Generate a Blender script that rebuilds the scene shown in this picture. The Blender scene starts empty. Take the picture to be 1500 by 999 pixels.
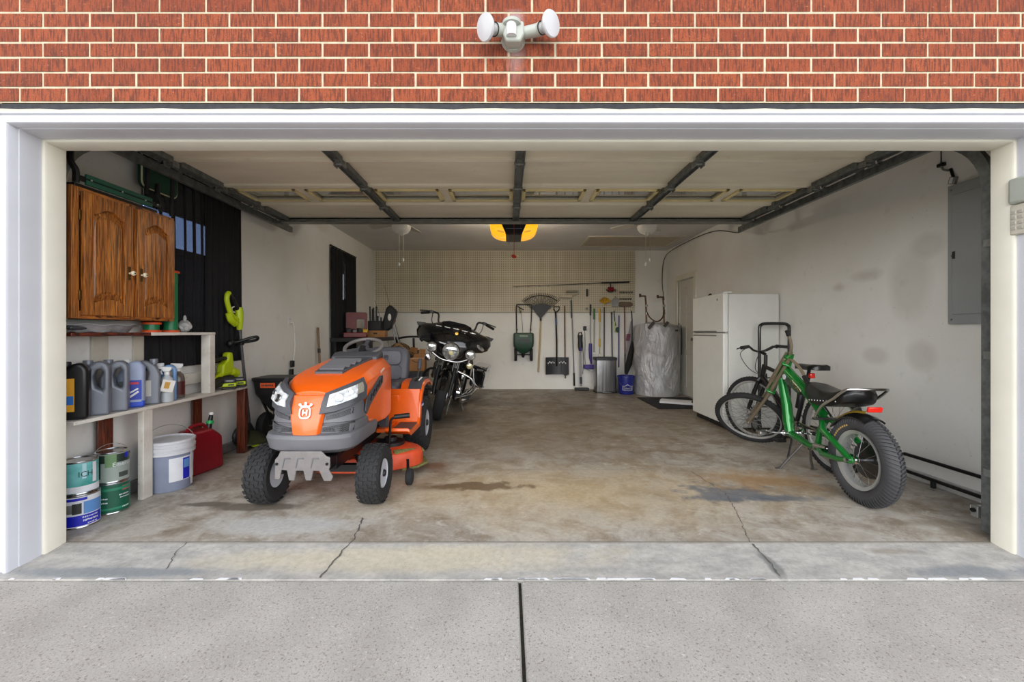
import bpy, bmesh, math, random
from mathutils import Vector, Matrix, Euler
random.seed(7)
SC = bpy.context.scene
COL = SC.collection
PI = math.pi
def R(a): return math.radians(a)

# ------------------------------------------------------------ camera, sky, exposure
FPX, CX, CY, CAMY, CAMZ = 620.0, 744.0, 486.0, -2.2545, 1.13
cd = bpy.data.cameras.new('camera'); cam = bpy.data.objects.new('camera', cd); COL.objects.link(cam)
cam.location = (0, CAMY, CAMZ); cam.rotation_euler = (PI/2, 0, 0)
cd.sensor_width = 36; cd.lens = 36*FPX/1500
cd.shift_x = (750-CX)/1500; cd.shift_y = -(499.5-CY)/1500
cd.clip_start = .05; cd.clip_end = 200
SC.camera = cam
SC.view_settings.view_transform = 'Standard'; SC.view_settings.look = 'None'
SC.view_settings.gamma = 1; SC.view_settings.use_curve_mapping = False
SC.view_settings.exposure = 1.05

w = bpy.data.worlds.new('sky'); SC.world = w; w.use_nodes = True
nt = w.node_tree; nt.nodes.clear()
tc = nt.nodes.new('ShaderNodeTexCoord'); sep = nt.nodes.new('ShaderNodeSeparateXYZ')
nt.links.new(tc.outputs['Generated'], sep.inputs[0])
rp = nt.nodes.new('ShaderNodeValToRGB')
mr = nt.nodes.new('ShaderNodeMapRange'); mr.inputs[1].default_value = -1; mr.inputs[2].default_value = 1
nt.links.new(sep.outputs[2], mr.inputs[0]); nt.links.new(mr.outputs[0], rp.inputs[0])
el = rp.color_ramp.elements
el[0].position = 0.0; el[0].color = (.16, .17, .13, 1)
el[1].position = 1.0; el[1].color = (.42, .47, .56, 1)
e = el.new(.485); e.color = (.20, .22, .17, 1)
e = el.new(.515); e.color = (1.95, 1.97, 2.02, 1)
e = el.new(.60); e.color = (1.5, 1.53, 1.6, 1)
e = el.new(.70); e.color = (.85, .9, 1.0, 1)
bg = nt.nodes.new('ShaderNodeBackground'); bg.inputs[1].default_value = 1.0
out = nt.nodes.new('ShaderNodeOutputWorld')
bl = nt.nodes.new('ShaderNodeMapRange'); bl.inputs[1].default_value = -.42; bl.inputs[2].default_value = -.58; nt.links.new(sep.outputs[0], bl.inputs[0])   # clear blue sky in the north west
mx = nt.nodes.new('ShaderNodeMix'); mx.data_type = 'RGBA'; mx.blend_type = 'MULTIPLY'; mx.inputs[7].default_value = (.42, .58, 1.0, 1)
by = nt.nodes.new('ShaderNodeMapRange'); by.inputs[1].default_value = .15; by.inputs[2].default_value = .4; nt.links.new(sep.outputs[1], by.inputs[0])
ml = nt.nodes.new('ShaderNodeMath'); ml.operation = 'MULTIPLY'; nt.links.new(bl.outputs[0], ml.inputs[0]); nt.links.new(by.outputs[0], ml.inputs[1]); nt.links.new(ml.outputs[0], mx.inputs[0]); nt.links.new(rp.outputs[0], mx.inputs[6]); nt.links.new(mx.outputs[2], bg.inputs[0]); nt.links.new(bg.outputs[0], out.inputs[0])

sd = bpy.data.lights.new('hazy_sun', 'SUN'); sd.energy = 1.0; sd.angle = R(55); sd.color = (1, .97, .92)
so = bpy.data.objects.new('hazy_sun', sd); COL.objects.link(so)
so.rotation_euler = (R(71), 0, R(-8)); so.location = (0, -8, 8)

# ------------------------------------------------------------ helpers
def S(v): return 620.0/(v+2.2545)                     # pixels per metre at depth v
def W(px, py, Y):                                     # photograph pixel at depth Y -> point in the room
    s = S(Y); return Vector(((px-CX)/s, Y, CAMZ+(CY-py)/s))
def lin(c):
    o = []
    for v in c[:3]:
        v = v/255.0; o.append(v/12.92 if v <= .04045 else ((v+.055)/1.055)**2.4)
    return (o[0], o[1], o[2], 1)

MATS = {}
def mat(name, col, rough=.5, metal=0.0, var=.12, vs=9.0, bump=0.0, bs=60.0, coat=0.0, spec=.5, emit=None, es=0, alpha=1, stretch=(1,1,1), col2=None, trans=0, lo=.35, hi=.65, detail=4):
    if name in MATS: return MATS[name]
    m = bpy.data.materials.new(name); m.use_nodes = True; n = m.node_tree
    p = n.nodes['Principled BSDF']; p.inputs['Roughness'].default_value = rough; p.inputs['Metallic'].default_value = metal
    p.inputs['Coat Weight'].default_value = coat; p.inputs['Specular IOR Level'].default_value = spec
    p.inputs['Alpha'].default_value = alpha; p.inputs['Transmission Weight'].default_value = trans
    a = lin(col)
    b = lin(col2) if col2 else tuple(max(0, c*(1-var)) for c in a[:3])+(1,)
    t = n.nodes.new('ShaderNodeTexCoord'); mp = n.nodes.new('ShaderNodeMapping'); mp.inputs['Scale'].default_value = stretch
    n.links.new(t.outputs['Object'], mp.inputs[0])
    no = n.nodes.new('ShaderNodeTexNoise'); no.inputs['Scale'].default_value = vs; no.inputs['Detail'].default_value = detail
    n.links.new(mp.outputs[0], no.inputs['Vector'])
    r = n.nodes.new('ShaderNodeValToRGB'); r.color_ramp.elements[0].color = b; r.color_ramp.elements[1].color = a
    r.color_ramp.elements[0].position = lo; r.color_ramp.elements[1].position = hi
    n.links.new(no.outputs['Fac'], r.inputs[0]); n.links.new(r.outputs[0], p.inputs['Base Color'])
    if bump:
        n2 = n.nodes.new('ShaderNodeTexNoise'); n2.inputs['Scale'].default_value = bs; n2.inputs['Detail'].default_value = 3
        n.links.new(mp.outputs[0], n2.inputs['Vector'])
        bp = n.nodes.new('ShaderNodeBump'); bp.inputs['Strength'].default_value = bump; bp.inputs['Distance'].default_value = .004
        n.links.new(n2.outputs['Fac'], bp.inputs['Height']); n.links.new(bp.outputs[0], p.inputs['Normal'])
    if emit:
        p.inputs['Emission Color'].default_value = lin(emit); p.inputs['Emission Strength'].default_value = es
    MATS[name] = m
    return m

class NT:                                            # small node-graph helper for the big surfaces
    def __init__(s, name, rough=.7):
        s.m = bpy.data.materials.new(name); s.m.use_nodes = True; s.n = s.m.node_tree
        s.p = s.n.nodes['Principled BSDF']; s.p.inputs['Roughness'].default_value = rough
        s.tc = s.n.nodes.new('ShaderNodeTexCoord'); s.vec = s.tc.outputs['Object']
        MATS[name] = s.m
    def new(s, t): return s.n.nodes.new('ShaderNode'+t)
    def link(s, a, b): s.n.links.new(a, b)
    def map(s, scale=(1,1,1), loc=(0,0,0), rot=(0,0,0), vec=None):
        k = s.new('Mapping'); k.inputs['Scale'].default_value = scale; k.inputs['Location'].default_value = loc; k.inputs['Rotation'].default_value = rot
        s.link(vec or s.vec, k.inputs[0]); return k.outputs[0]
    def noise(s, scale, detail=5, vec=None, rough=.55, dist=0):
        k = s.new('TexNoise'); k.inputs['Scale'].default_value = scale; k.inputs['Detail'].default_value = detail
        k.inputs['Roughness'].default_value = rough; k.inputs['Distortion'].default_value = dist
        s.link(vec or s.vec, k.inputs['Vector']); return k.outputs['Fac']
    def ramp(s, fac, lo, hi, a=0.0, b=1.0):
        k = s.new('MapRange'); k.inputs[1].default_value = lo; k.inputs[2].default_value = hi
        k.inputs[3].default_value = a; k.inputs[4].default_value = b; s.link(fac, k.inputs[0]); return k.outputs[0]
    def math(s, op, a, b=None):
        k = s.new('Math'); k.operation = op
        for i, v in enumerate((a, b)):
            if v is None: continue
            if isinstance(v, (int, float)): k.inputs[i].default_value = v
            else: s.link(v, k.inputs[i])
        return k.outputs[0]
    def mix(s, fac, a, b, mode='MIX'):
        k = s.new('Mix'); k.data_type = 'RGBA'; k.blend_type = mode
        if isinstance(fac, (int, float)): k.inputs[0].default_value = fac
        else: s.link(fac, k.inputs[0])
        for i, v in ((6, a), (7, b)):
            if isinstance(v, tuple): k.inputs[i].default_value = lin(v)
            else: s.link(v, k.inputs[i])
        return k.outputs[2]
    def blob(s, cx, cy, rx, ry, soft=.5, wob=.9, ns=3.0, axes='XY', amt=1.0):
        k = s.new('VectorMath'); k.operation = 'SUBTRACT'; s.link(s.vec, k.inputs[0])
        k2 = s.new('VectorMath'); k2.operation = 'MULTIPLY'
        if axes == 'XY': k.inputs[1].default_value = (cx, cy, 0); k2.inputs[1].default_value = (1/rx, 1/ry, 0)
        else: k.inputs[1].default_value = (0, cx, cy); k2.inputs[1].default_value = (0, 1/rx, 1/ry)
        s.link(k.outputs[0], k2.inputs[0])
        k3 = s.new('VectorMath'); k3.operation = 'LENGTH'; s.link(k2.outputs[0], k3.inputs[0])
        nz = s.noise(ns, 5)
        d = s.math('ADD', k3.outputs[1], s.math('MULTIPLY', s.math('SUBTRACT', nz, .5), wob*2))
        return s.ramp(d, 1-soft, 1+soft*.4, amt, 0)
    def bump(s, h, strength=.4, dist=.01, prev=None):
        k = s.new('Bump'); k.inputs['Strength'].default_value = strength; k.inputs['Distance'].default_value = dist
        s.link(h, k.inputs['Height'])
        if prev is not None: s.link(prev, k.inputs['Normal'])
        return k.outputs[0]
    def done(s, col, normal=None, rough=None):
        s.link(col, s.p.inputs['Base Color'])
        if normal is not None: s.link(normal, s.p.inputs['Normal'])
        if rough is not None: s.link(rough, s.p.inputs['Roughness'])
        return s.m

def frame(d):
    d = Vector(d).normalized()
    u = d.orthogonal().normalized(); return u, d.cross(u)
class B:
    def __init__(s, M=None): s.bm = bmesh.new(); s.M = M or Matrix(); s.mi = 0
    def v(s, co): return s.bm.verts.new(s.M @ Vector(co))
    def f(s, vs):
        try:
            f = s.bm.faces.new(vs); f.material_index = s.mi; return f
        except ValueError: return None
    def box(s, x0, x1, y0, y1, z0, z1):
        p = [s.v((x, y, z)) for z in (z0, z1) for y in (y0, y1) for x in (x0, x1)]
        for q in ((0,1,3,2), (4,6,7,5), (0,4,5,1), (2,3,7,6), (0,2,6,4), (1,5,7,3)): s.f([p[i] for i in q])
        return s
    def boxc(s, c, size, rot=(0,0,0)):
        o = s.M; s.M = o @ Matrix.Translation(c) @ Euler(rot).to_matrix().to_4x4()
        a, b, d = size[0]/2, size[1]/2, size[2]/2; s.box(-a, a, -b, b, -d, d); s.M = o; return s
    def beam(s, p0, p1, wd, th, up=(0,0,1)):          # rectangular bar from p0 to p1
        p0, p1 = Vector(p0), Vector(p1); d = (p1-p0).normalized(); u = Vector(up)
        if abs(d.dot(u)) > .98: u = Vector((1,0,0))
        a = d.cross(u).normalized(); b = a.cross(d)
        rings = [[p + a*wd/2*i + b*th/2*j for i, j in ((-1,-1), (1,-1), (1,1), (-1,1))] for p in (p0, p1)]
        return s.loft(rings)
    def loft(s, rings, closed=True, cap=True, wrap=False):
        rv = [[s.v(c) for c in r] for r in rings]
        k = len(rv[0]); n = len(rv)
        for i in range(n if wrap else n-1):
            a, b = rv[i], rv[(i+1) % n]
            for j in range(k if closed else k-1):
                s.f([a[j], a[(j+1) % k], b[(j+1) % k], b[j]])
        if cap and closed and not wrap: s.f(rv[0][::-1]); s.f(rv[-1])
        return s
    def tube(s, pts, r=.01, seg=8, closed=False, sx=1.0):
        pts = [Vector(p) for p in pts]; n = len(pts); rings = []; u = None
        for i, p in enumerate(pts):
            if closed: d = pts[(i+1) % n]-pts[i-1]
            else: d = pts[min(i+1, n-1)]-pts[max(i-1, 0)]
            d.normalize()
            if u is None: u = frame(d)[0]
            else:
                u = u-d*u.dot(d)
                u = u.normalized() if u.length > 1e-6 else frame(d)[0]
            w_ = d.cross(u); rr = r[i] if isinstance(r, (list, tuple)) else r
            rings.append([p+u*rr*math.cos(2*PI*k/seg)+w_*rr*sx*math.sin(2*PI*k/seg) for k in range(seg)])
        return s.loft(rings, wrap=closed)
    def cyl(s, p0, p1, r0, r1=None, seg=16): return s.tube([p0, p1], [r0, r0 if r1 is None else r1], seg)
    def lathe(s, prof, c=(0,0,0), axis=(0,0,1), seg=24, wrap=False):
        c = Vector(c); ax = Vector(axis).normalized(); u, w_ = frame(ax)
        rings = [[c+ax*h+(u*math.cos(2*PI*k/seg)+w_*math.sin(2*PI*k/seg))*max(r, .0004) for k in range(seg)] for r, h in prof]
        return s.loft(rings, wrap=wrap)
    def torus(s, c, axis, R_, r, seg=32, rs=8, sy=1.0):
        return s.lathe([(R_+r*math.cos(2*PI*k/rs), r*sy*math.sin(2*PI*k/rs)) for k in range(rs)], c, axis, seg, wrap=True)
    def sphere(s, c, r, u=16, v=10):
        if isinstance(r, (int, float)): r = (r, r, r)
        rings = []
        for i in range(v+1):
            t = PI*i/v; q = max(math.sin(t), .003)
            rings.append([(c[0]+r[0]*q*math.cos(2*PI*k/u), c[1]+r[1]*q*math.sin(2*PI*k/u), c[2]-r[2]*math.cos(t)) for k in range(u)])
        return s.loft(rings)
    @staticmethod
    def pm(plane, a, b, d): return {'XZ': (a, d, b), 'YZ': (d, a, b), 'XY': (a, b, d)}[plane]
    def prism(s, poly, plane, d0, d1):
        return s.loft([[s.pm(plane, a, b, d) for a, b in poly] for d in (d0, d1)])
    def prism_hole(s, outer, inner, plane, d0, d1):
        lay = []
        for d in (d0, d1):
            o = [s.v(s.pm(plane, a, b, d)) for a, b in outer]; i = [s.v(s.pm(plane, a, b, d)) for a, b in inner]
            ed = []
            for L in (o, i):
                for k in range(len(L)):
                    ed.append(s.bm.edges.get((L[k], L[(k+1) % len(L)])) or s.bm.edges.new((L[k], L[(k+1) % len(L)])))
            g = bmesh.ops.triangle_fill(s.bm, use_beauty=True, use_dissolve=False, edges=ed)
            for q in g['geom']:
                if isinstance(q, bmesh.types.BMFace): q.material_index = s.mi
            lay.append((o, i))
        for t in (0, 1):
            A, C = lay[0][t], lay[1][t]
            for k in range(len(A)):
                s.f([A[k], A[(k+1) % len(A)], C[(k+1) % len(A)], C[k]])
        return s
    def dome(s, outline, cen, prof, plane='XZ', back=None):   # outline shrunk toward cen; prof = [(scale, depth)]
        rings = [[s.pm(plane, cen[0]+(a-cen[0])*k, cen[1]+(b-cen[1])*k, d) for a, b in outline] for k, d in prof]
        if back is not None: rings.insert(0, [s.pm(plane, cen[0]+(a-cen[0])*prof[0][0], cen[1]+(b-cen[1])*prof[0][0], back) for a, b in outline])
        return s.loft(rings)
    def text(s, st, size, M, warp=None, sx=1.0):
        cu = bpy.data.curves.new('t', 'FONT'); cu.body = st; cu.size = size; cu.align_x = 'CENTER'; cu.align_y = 'CENTER'; cu.resolution_u = 2
        ob = bpy.data.objects.new('t', cu); me = bpy.data.meshes.new_from_object(ob)
        vs = []
        for q in me.vertices:
            c = Vector((q.co.x*sx, q.co.y, 0))
            if warp: c = Vector(warp(c.x, c.y))
            vs.append(s.bm.verts.new(s.M @ (M @ c)))
        for p in me.polygons: s.f([vs[i] for i in p.vertices])
        bpy.data.meshes.remove(me); bpy.data.objects.remove(ob); bpy.data.curves.remove(cu)
        return s
    def marks(s, n, cw, h, M, warp=None):               # a line of print too small to read: little uneven strokes
        rs = random.Random(n*7+int(h*1e4))
        for i in range(n):
            x = (i-(n-1)/2)*cw; a, d = x-cw*.38, x+cw*rs.uniform(.2, .40); z0, z1 = -h*.5*rs.uniform(.7, 1), h*.5*rs.uniform(.6, 1)
            P = [(a, z0), (d, z0*rs.uniform(.2, 1)), (d, z1), (a, z1*rs.uniform(.4, 1))]
            s.f([s.bm.verts.new(s.M @ (M @ Vector(warp(x_, y_) if warp else (x_, y_, 0)))) for x_, y_ in P])
        return s
    def build(s, name, m, parent=None, bevel=0, seg=2, sub=0, ang=38, flat=False, solid=0):
        bmesh.ops.recalc_face_normals(s.bm, faces=s.bm.faces[:])
        for f in s.bm.faces: f.smooth = not flat
        for e_ in s.bm.edges:
            if len(e_.link_faces) == 2 and e_.calc_face_angle(0) > R(ang): e_.smooth = False
        me = bpy.data.meshes.new(name); s.bm.to_mesh(me); s.bm.free()
        for k in (m if isinstance(m, (list, tuple)) else [m]): me.materials.append(k)
        o = bpy.data.objects.new(name, me); COL.objects.link(o)
        if parent: o.parent = parent
        if solid:
            q = o.modifiers.new('so', 'SOLIDIFY'); q.thickness = solid; q.offset = 0
        if bevel:
            q = o.modifiers.new('bv', 'BEVEL'); q.width = bevel; q.segments = seg; q.limit_method = 'ANGLE'; q.angle_limit = R(35); q.harden_normals = False
        if sub:
            q = o.modifiers.new('ss', 'SUBSURF'); q.levels = sub; q.render_levels = sub
        return o

def tag(o, label, cat, group=None, kind=None):
    o['label'] = label; o['category'] = cat
    if group: o['group'] = group
    if kind: o['kind'] = kind
    return o
def thing(name, label, cat, loc=(0,0,0), rz=0, group=None, rot=None):
    o = bpy.data.objects.new(name, None); COL.objects.link(o); o.empty_display_size = .1
    o.location = loc; o.rotation_euler = rot or (0, 0, rz)
    return tag(o, label, cat, group)
def struct(o): o['kind'] = 'structure'; return o
def arc(c, r, a0, a1, n, plane='XZ', d=0):
    return [B.pm(plane, c[0]+r*math.cos(R(a0+(a1-a0)*i/n)), c[1]+r*math.sin(R(a0+(a1-a0)*i/n)), d) for i in range(n+1)]
def rrect(x0, x1, z0, z1, r, n=4):
    o = []
    for cx, cz, a in ((x1-r, z1-r, 0), (x0+r, z1-r, 90), (x0+r, z0+r, 180), (x1-r, z0+r, 270)):
        o += [(cx+r*math.cos(R(a+90*i/n)), cz+r*math.sin(R(a+90*i/n))) for i in range(n+1)]
    return o
def spline(pts, n=6):                                  # catmull-rom through 3-D points
    P = [Vector(p) for p in pts]; P = [P[0]*2-P[1]]+P+[P[-1]*2-P[-2]]; o = []
    for i in range(1, len(P)-2):
        for k in range(n):
            t = k/n; a, b, c, d = P[i-1:i+3]
            o.append(.5*((2*b)+(c-a)*t+(2*a-5*b+4*c-d)*t*t+(3*b-a-3*c+d)*t**3))
    return o+[P[-2]]

# ------------------------------------------------------------ common materials
m_black = mat('black_plastic', (24, 24, 26), .45)
m_blackm = mat('black_metal', (20, 20, 22), .35, .3)
m_rubber = mat('black_rubber', (34, 34, 35), .8, bump=.3, bs=200)
m_chrome = mat('chrome', (215, 215, 218), .12, 1.0, var=.05)
m_steel = mat('brushed_steel', (150, 150, 150), .35, 1.0, var=.15)
m_galv = mat('galvanized_steel', (138, 140, 134), .45, .4, var=.3, vs=14)
m_white = mat('white_paint', (228, 228, 230), .5, var=.05)
m_whitep = mat('white_plastic', (225, 225, 222), .4, var=.04)
m_darkst = mat('dark_track_steel', (112, 116, 113), .45, .25, var=.45, vs=25)
# ============================================================ THE SETTING
XL, XR, YB, ZC = -2.645, 3.13, 6.09, 2.73
OX0, OX1, OZ = -2.40, 2.62, 2.13                        # door opening
# ---- floor
g = NT('garage_concrete', .5)
big = g.noise(.9, 6); mid = g.noise(3.2, 7, rough=.65, dist=.6); fine = g.noise(38, 4)
sxy = g.new('SeparateXYZ'); g.link(g.vec, sxy.inputs[0])
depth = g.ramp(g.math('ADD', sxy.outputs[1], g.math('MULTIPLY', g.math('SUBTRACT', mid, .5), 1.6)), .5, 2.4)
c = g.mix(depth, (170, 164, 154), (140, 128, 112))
c = g.mix(g.ramp(mid, .44, .62, 0, .8), c, (122, 107, 88))
c = g.mix(g.ramp(g.noise(7, 8, rough=.75, vec=g.map((1, 1.6, 1), loc=(2, 5, 0)), dist=.8), .52, .66, 0, .6), c, (196, 190, 180))
c = g.mix(g.ramp(big, .50, .68, 0, .55), c, (182, 176, 166))
c = g.mix(g.ramp(g.noise(5.5, 8, rough=.75), .54, .66, 0, .65), c, (106, 90, 70))
# tan worn area in front of the middle, then single stains
c = g.mix(g.blob(.45, .75, 1.5, .55, .9, .8, 2.2, amt=.65), c, (190, 166, 124))
c = g.mix(g.blob(-.1, 2.2, 1.2, .8, .9, .9, 2.0, amt=.5), c, (108, 92, 72))
c = g.mix(g.blob(1.0, 3.6, 1.5, .9, .9, .9, 1.6, amt=.45), c, (96, 80, 61))
c = g.mix(g.blob(-.22, .84, .33, .085, .3, 1.3, 9, amt=.9), c, (98, 76, 50))
c = g.mix(g.blob(-.55, .83, .22, .07, .5, .7, 6, amt=.6), c, (112, 92, 64))
c = g.mix(g.blob(-.62, 1.30, .18, .14, .6, .8, 5, amt=.75), c, (112, 66, 34))
c = g.mix(g.blob(1.55, .72, .34, .16, .4, 1.6, 9, amt=.75), c, (84, 92, 104))
c = g.mix(g.blob(1.80, .62, .5, .06, .5, .9, 7, amt=.7), c, (92, 98, 108))
c = g.mix(g.blob(1.95, .98, .5, .2, .5, 1.5, 7, amt=.6), c, (152, 114, 66))
c = g.mix(g.blob(-1.95, .52, .22, .04, .3, .8, 7, amt=.85), c, (92, 84, 74))
c = g.mix(g.blob(-1.62, .48, .3, .06, .3, .8, 6, amt=.85), c, (94, 86, 76))
c = g.mix(g.blob(-1.75, .64, .12, .03, .4, .8, 9, amt=.7), c, (96, 88, 78))
c = g.mix(g.blob(-1.35, .22, .45, .13, .35, .7, 5, amt=.75), c, (184, 182, 178))
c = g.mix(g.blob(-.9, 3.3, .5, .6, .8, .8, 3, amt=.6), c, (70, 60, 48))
c = g.mix(g.blob(-.2, 4.4, .8, .25, .8, 1.0, 3, amt=.6), c, (72, 60, 46))
c = g.mix(g.blob(2.5, .25, .3, .05, .6, .9, 6, amt=.6), c, (124, 112, 96))
# apron in front of the door: paler, with cream and grey patches
ap = g.ramp(sxy.outputs[1], .015, .0)
apc = g.mix(g.ramp(g.noise(5, 8, rough=.7, vec=g.map((1, 2.5, 1))), .4, .6), (186, 182, 175), (162, 159, 154))
apc = g.mix(g.blob(-.55, -.13, 1.0, .10, .4, .7, 4, amt=.8), apc, (196, 187, 166))
apc = g.mix(g.blob(-.1, -.06, .8, .06, .5, .9, 4, amt=.6), apc, (192, 183, 162))
apc = g.mix(g.blob(-1.9, -.22, .55, .035, .4, .9, 6, amt=.9), apc, (136, 140, 142))
apc = g.mix(g.blob(1.3, -.16, .03, .12, .4, 1.2, 14, amt=.9), apc, (126, 126, 124))
apc = g.mix(g.blob(2.25, -.22, .3, .05, .4, 1.0, 8, amt=.9), apc, (132, 135, 137))
apc = g.mix(g.blob(2.0, -.06, .12, .03, .5, .8, 9, amt=.6), apc, (136, 126, 112))
c = g.mix(ap, c, apc)
c = g.mix(g.ramp(fine, .35, .7, 0, .22), c, (78, 72, 64))
c = g.mix(g.ramp(g.noise(110, 2), .66, .72, 0, .5), c, (70, 64, 56))
nb = g.bump(g.noise(14, 6), .10, .01); nb = g.bump(fine, .08, .003, nb)
m_floor = g.done(c, nb, g.ramp(mid, .35, .65, .34, .58))
b = B()
xs = [XL-.2, XR+.2]; prof = [(YB+.1, 0), (0.0, 0), (-.012, -.004), (-.27, -.030), (-.272, -.16), (YB+.1, -.16)]
b.loft([[(x, y, z) for y, z in prof] for x in xs])
struct(b.build('floor', m_floor))

def crack(name, pts, wd, m, z=.0012):
    q = B()
    P = []
    for i in range(len(pts)-1):
        a, c_ = Vector(pts[i]), Vector(pts[i+1]); n = max(2, int((c_-a).length/.02))
        for k in range(n): P.append(a.lerp(c_, k/n)+Vector((random.uniform(-.007, .007), random.uniform(-.007, .007), 0)))
    P.append(Vector(pts[-1])); L = []; Rr = []
    for i, p in enumerate(P):
        d = (P[min(i+1, len(P)-1)]-P[max(i-1, 0)]).normalized(); nrm = Vector((-d.y, d.x, 0))*wd*random.uniform(.3, 1)/2
        zz = z if p.y > 0 else z + p.y*.11
        L.append(q.v((p.x-nrm.x, p.y-nrm.y, zz+.0002))); Rr.append(q.v((p.x+nrm.x, p.y+nrm.y, zz+.0002)))
    for i in range(len(P)-1): q.f([L[i], L[i+1], Rr[i+1], Rr[i]])
    return struct(q.build(name, m))
m_crack = mat('crack_dark', (96, 92, 86), .9)
m_crackw = mat('crack_filler', (158, 156, 150), .9)
crack('floor_crack', [(-1.72, .02, 0), (-1.71, -.06, 0), (-1.69, -.12, 0), (-1.66, -.2, 0)], .007, m_crack)
crack('floor_crack', [(-.88, .32, 0), (-.84, .05, 0), (-.86, -.08, 0), (-.87, -.2, 0), (-.885, -.262, 0)], .011, m_crack)
crack('floor_crack', [(1.3, 0, 0), (1.31, -.1, 0), (1.29, -.25, 0)], .012, m_crack)
crack('floor_crack', [(1.48, 1.2, 0), (1.5, .95, 0), (1.52, .7, 0), (1.42, .35, 0), (1.3, .02, 0)], .006, m_crack)
crack('floor_crack', [(1.52, .7, 0), (1.75, .6, 0), (2.0, .5, 0), (2.2, .46, 0)], .005, m_crack)
crack('floor_crack', [(-.95, 1.2, 0), (-.2, 1.215, 0), (.6, 1.225, 0), (1.48, 1.21, 0)], .010, m_crackw)
crack('floor_crack', [(-.3, 2.3, 0), (.0, 1.9, 0), (.02, 1.75, 0)], .006, m_crackw)
b = B()                                                 # score line across the sill
b.box(OX0-.1, OX1+.2, .015, .023, -.01, .0012)
struct(b.build('floor_joint', mat('joint', (128, 124, 117), .9)))
# paint flecks along the lip
b = B()
for i in range(46):
    x = random.choice([random.uniform(-2.5, -1.2), random.uniform(-.1, .35), random.uniform(.4, 1.2), random.uniform(1.5, 2.6)]); l = random.uniform(.02, .12)
    pts = [(x-l/2, -.2745), (x+l/2, -.2745), (x+l/2*.8, -.268+random.uniform(0, .006)), (x-l/3, -.266+random.uniform(0, .004))]
    b.loft([[(px, py, -.0295+.11*(py+.27)+dz) for px, py in pts] for dz in (0, .0018)])
o = b.build('paint_flecks', m_white, flat=True); struct(o)

# ---- driveway, two slabs with a mossy joint between
g = NT('exposed_aggregate_concrete', .85)
c = g.mix(g.ramp(g.noise(2.5, 6), .35, .65), (186, 181, 173), (168, 163, 155))
v = g.new('TexVoronoi'); v.inputs['Scale'].default_value = 130; g.link(g.vec, v.inputs['Vector'])
c = g.mix(g.ramp(v.outputs['Distance'], .0, .40, .75, 0), c, (146, 136, 122))
c = g.mix(g.ramp(g.noise(105, 4, rough=.75), .57, .63, 0, .8), c, (112, 100, 86))
c = g.mix(g.ramp(g.noise(88, 5, rough=.8), .62, .67, 0, .9), c, (80, 72, 66))
c = g.mix(g.ramp(g.noise(75, 3, vec=g.map(loc=(3, 7, 1))), .62, .70, 0, .6), c, (206, 203, 197))
m_drive = g.done(c, g.bump(g.noise(120, 4), .35, .004))
for (x0, x1) in ((-7, .049), (.062, 7)):
    b = B(); b.box(x0, x1, -11, -.275, -.19, -.036); struct(b.build('driveway', m_drive, bevel=.006))
b = B(); b.box(.047, .064, -11, -.275, -.19, -.046); struct(b.build('driveway_joint', mat('moss_dirt', (44, 44, 26), .95, col2=(28, 26, 18), vs=40, bump=.6)))
b = B(); b.box(-30, 30, -40, -11, -.2, -.04); struct(b.build('lawn', mat('lawn_green', (84, 96, 58), .95, vs=3, var=.4)))

# ---- walls
def wall_mat(nm, stains):
    g = NT(nm, .62)
    c = g.mix(g.ramp(g.noise(1.3, 5), .35, .7), (232, 231, 226), (222, 220, 213))
    c = g.mix(g.ramp(g.noise(7, 6), .62, .75, 0, .3), c, (192, 187, 176))
    c = g.mix(g.ramp(g.noise(60, 2), .72, .76, 0, .5), c, (140, 134, 122))
    if stains:
        for a in ((1.45, 1.62, .16, .05), (1.75, 1.55, .08, .04)): c = g.mix(g.blob(*a, .7, .6, 5, axes='YZ', amt=.35), c, (150, 143, 128))
        for a in ((1.05, 1.5, .18, .28), (.95, .95, .12, .12), (1.35, .93, .14, .08), (.9, 1.78, .14, .1)): c = g.mix(g.blob(*a, .4, .25, 3, axes='YZ', amt=.4), c, (184, 180, 170))
    return g.done(c, g.bump(g.noise(90, 3), .12, .003))
m_wall = wall_mat('painted_wall', False); m_wallr = wall_mat('patched_wall', True)
def wall_hole(name, holes):
    q = B(); y0, y1, z0, z1 = -.02, YB+.15, -.02, ZC+.1; cur = y0
    for (a, d, e0, e1) in holes:
        q.box(XL-.15, XL, cur, a, z0, z1); q.box(XL-.15, XL, a, d, z0, e0); q.box(XL-.15, XL, a, d, e1, z1); cur = d
    q.box(XL-.15, XL, cur, y1, z0, z1)
    return struct(q.build(name, m_wall))
WIN1 = (.80, 1.66, 1.18, 2.38); WIN2 = (4.15, 4.95, .92, 2.34)
wall_hole('wall_left', [WIN1, WIN2])
b = B(); b.box(XR, XR+.15, -.02, 4.86, -.02, ZC+.1); b.box(XR, XR+.15, 4.86, 5.52, 2.06, ZC+.1); b.box(XR, XR+.15, 5.52, YB+.15, -.02, ZC+.1)
struct(b.build('wall_right', m_wallr))
b = B(); b.box(XL-.1, XR+.1, YB, YB+.15, -.02, ZC+.1); struct(b.build('wall_back', m_wall))
g = NT('ceiling_paint', .7)
c = g.mix(g.ramp(g.noise(1.1, 4), .35, .7), (222, 219, 216), (208, 205, 202))
m_ceil = g.done(c, g.bump(g.noise(120, 3), .15, .003))
b = B(); b.box(XL-.1, XR+.1, .2, YB+.1, ZC, ZC+.12); struct(b.build('ceiling', m_ceil))
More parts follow.
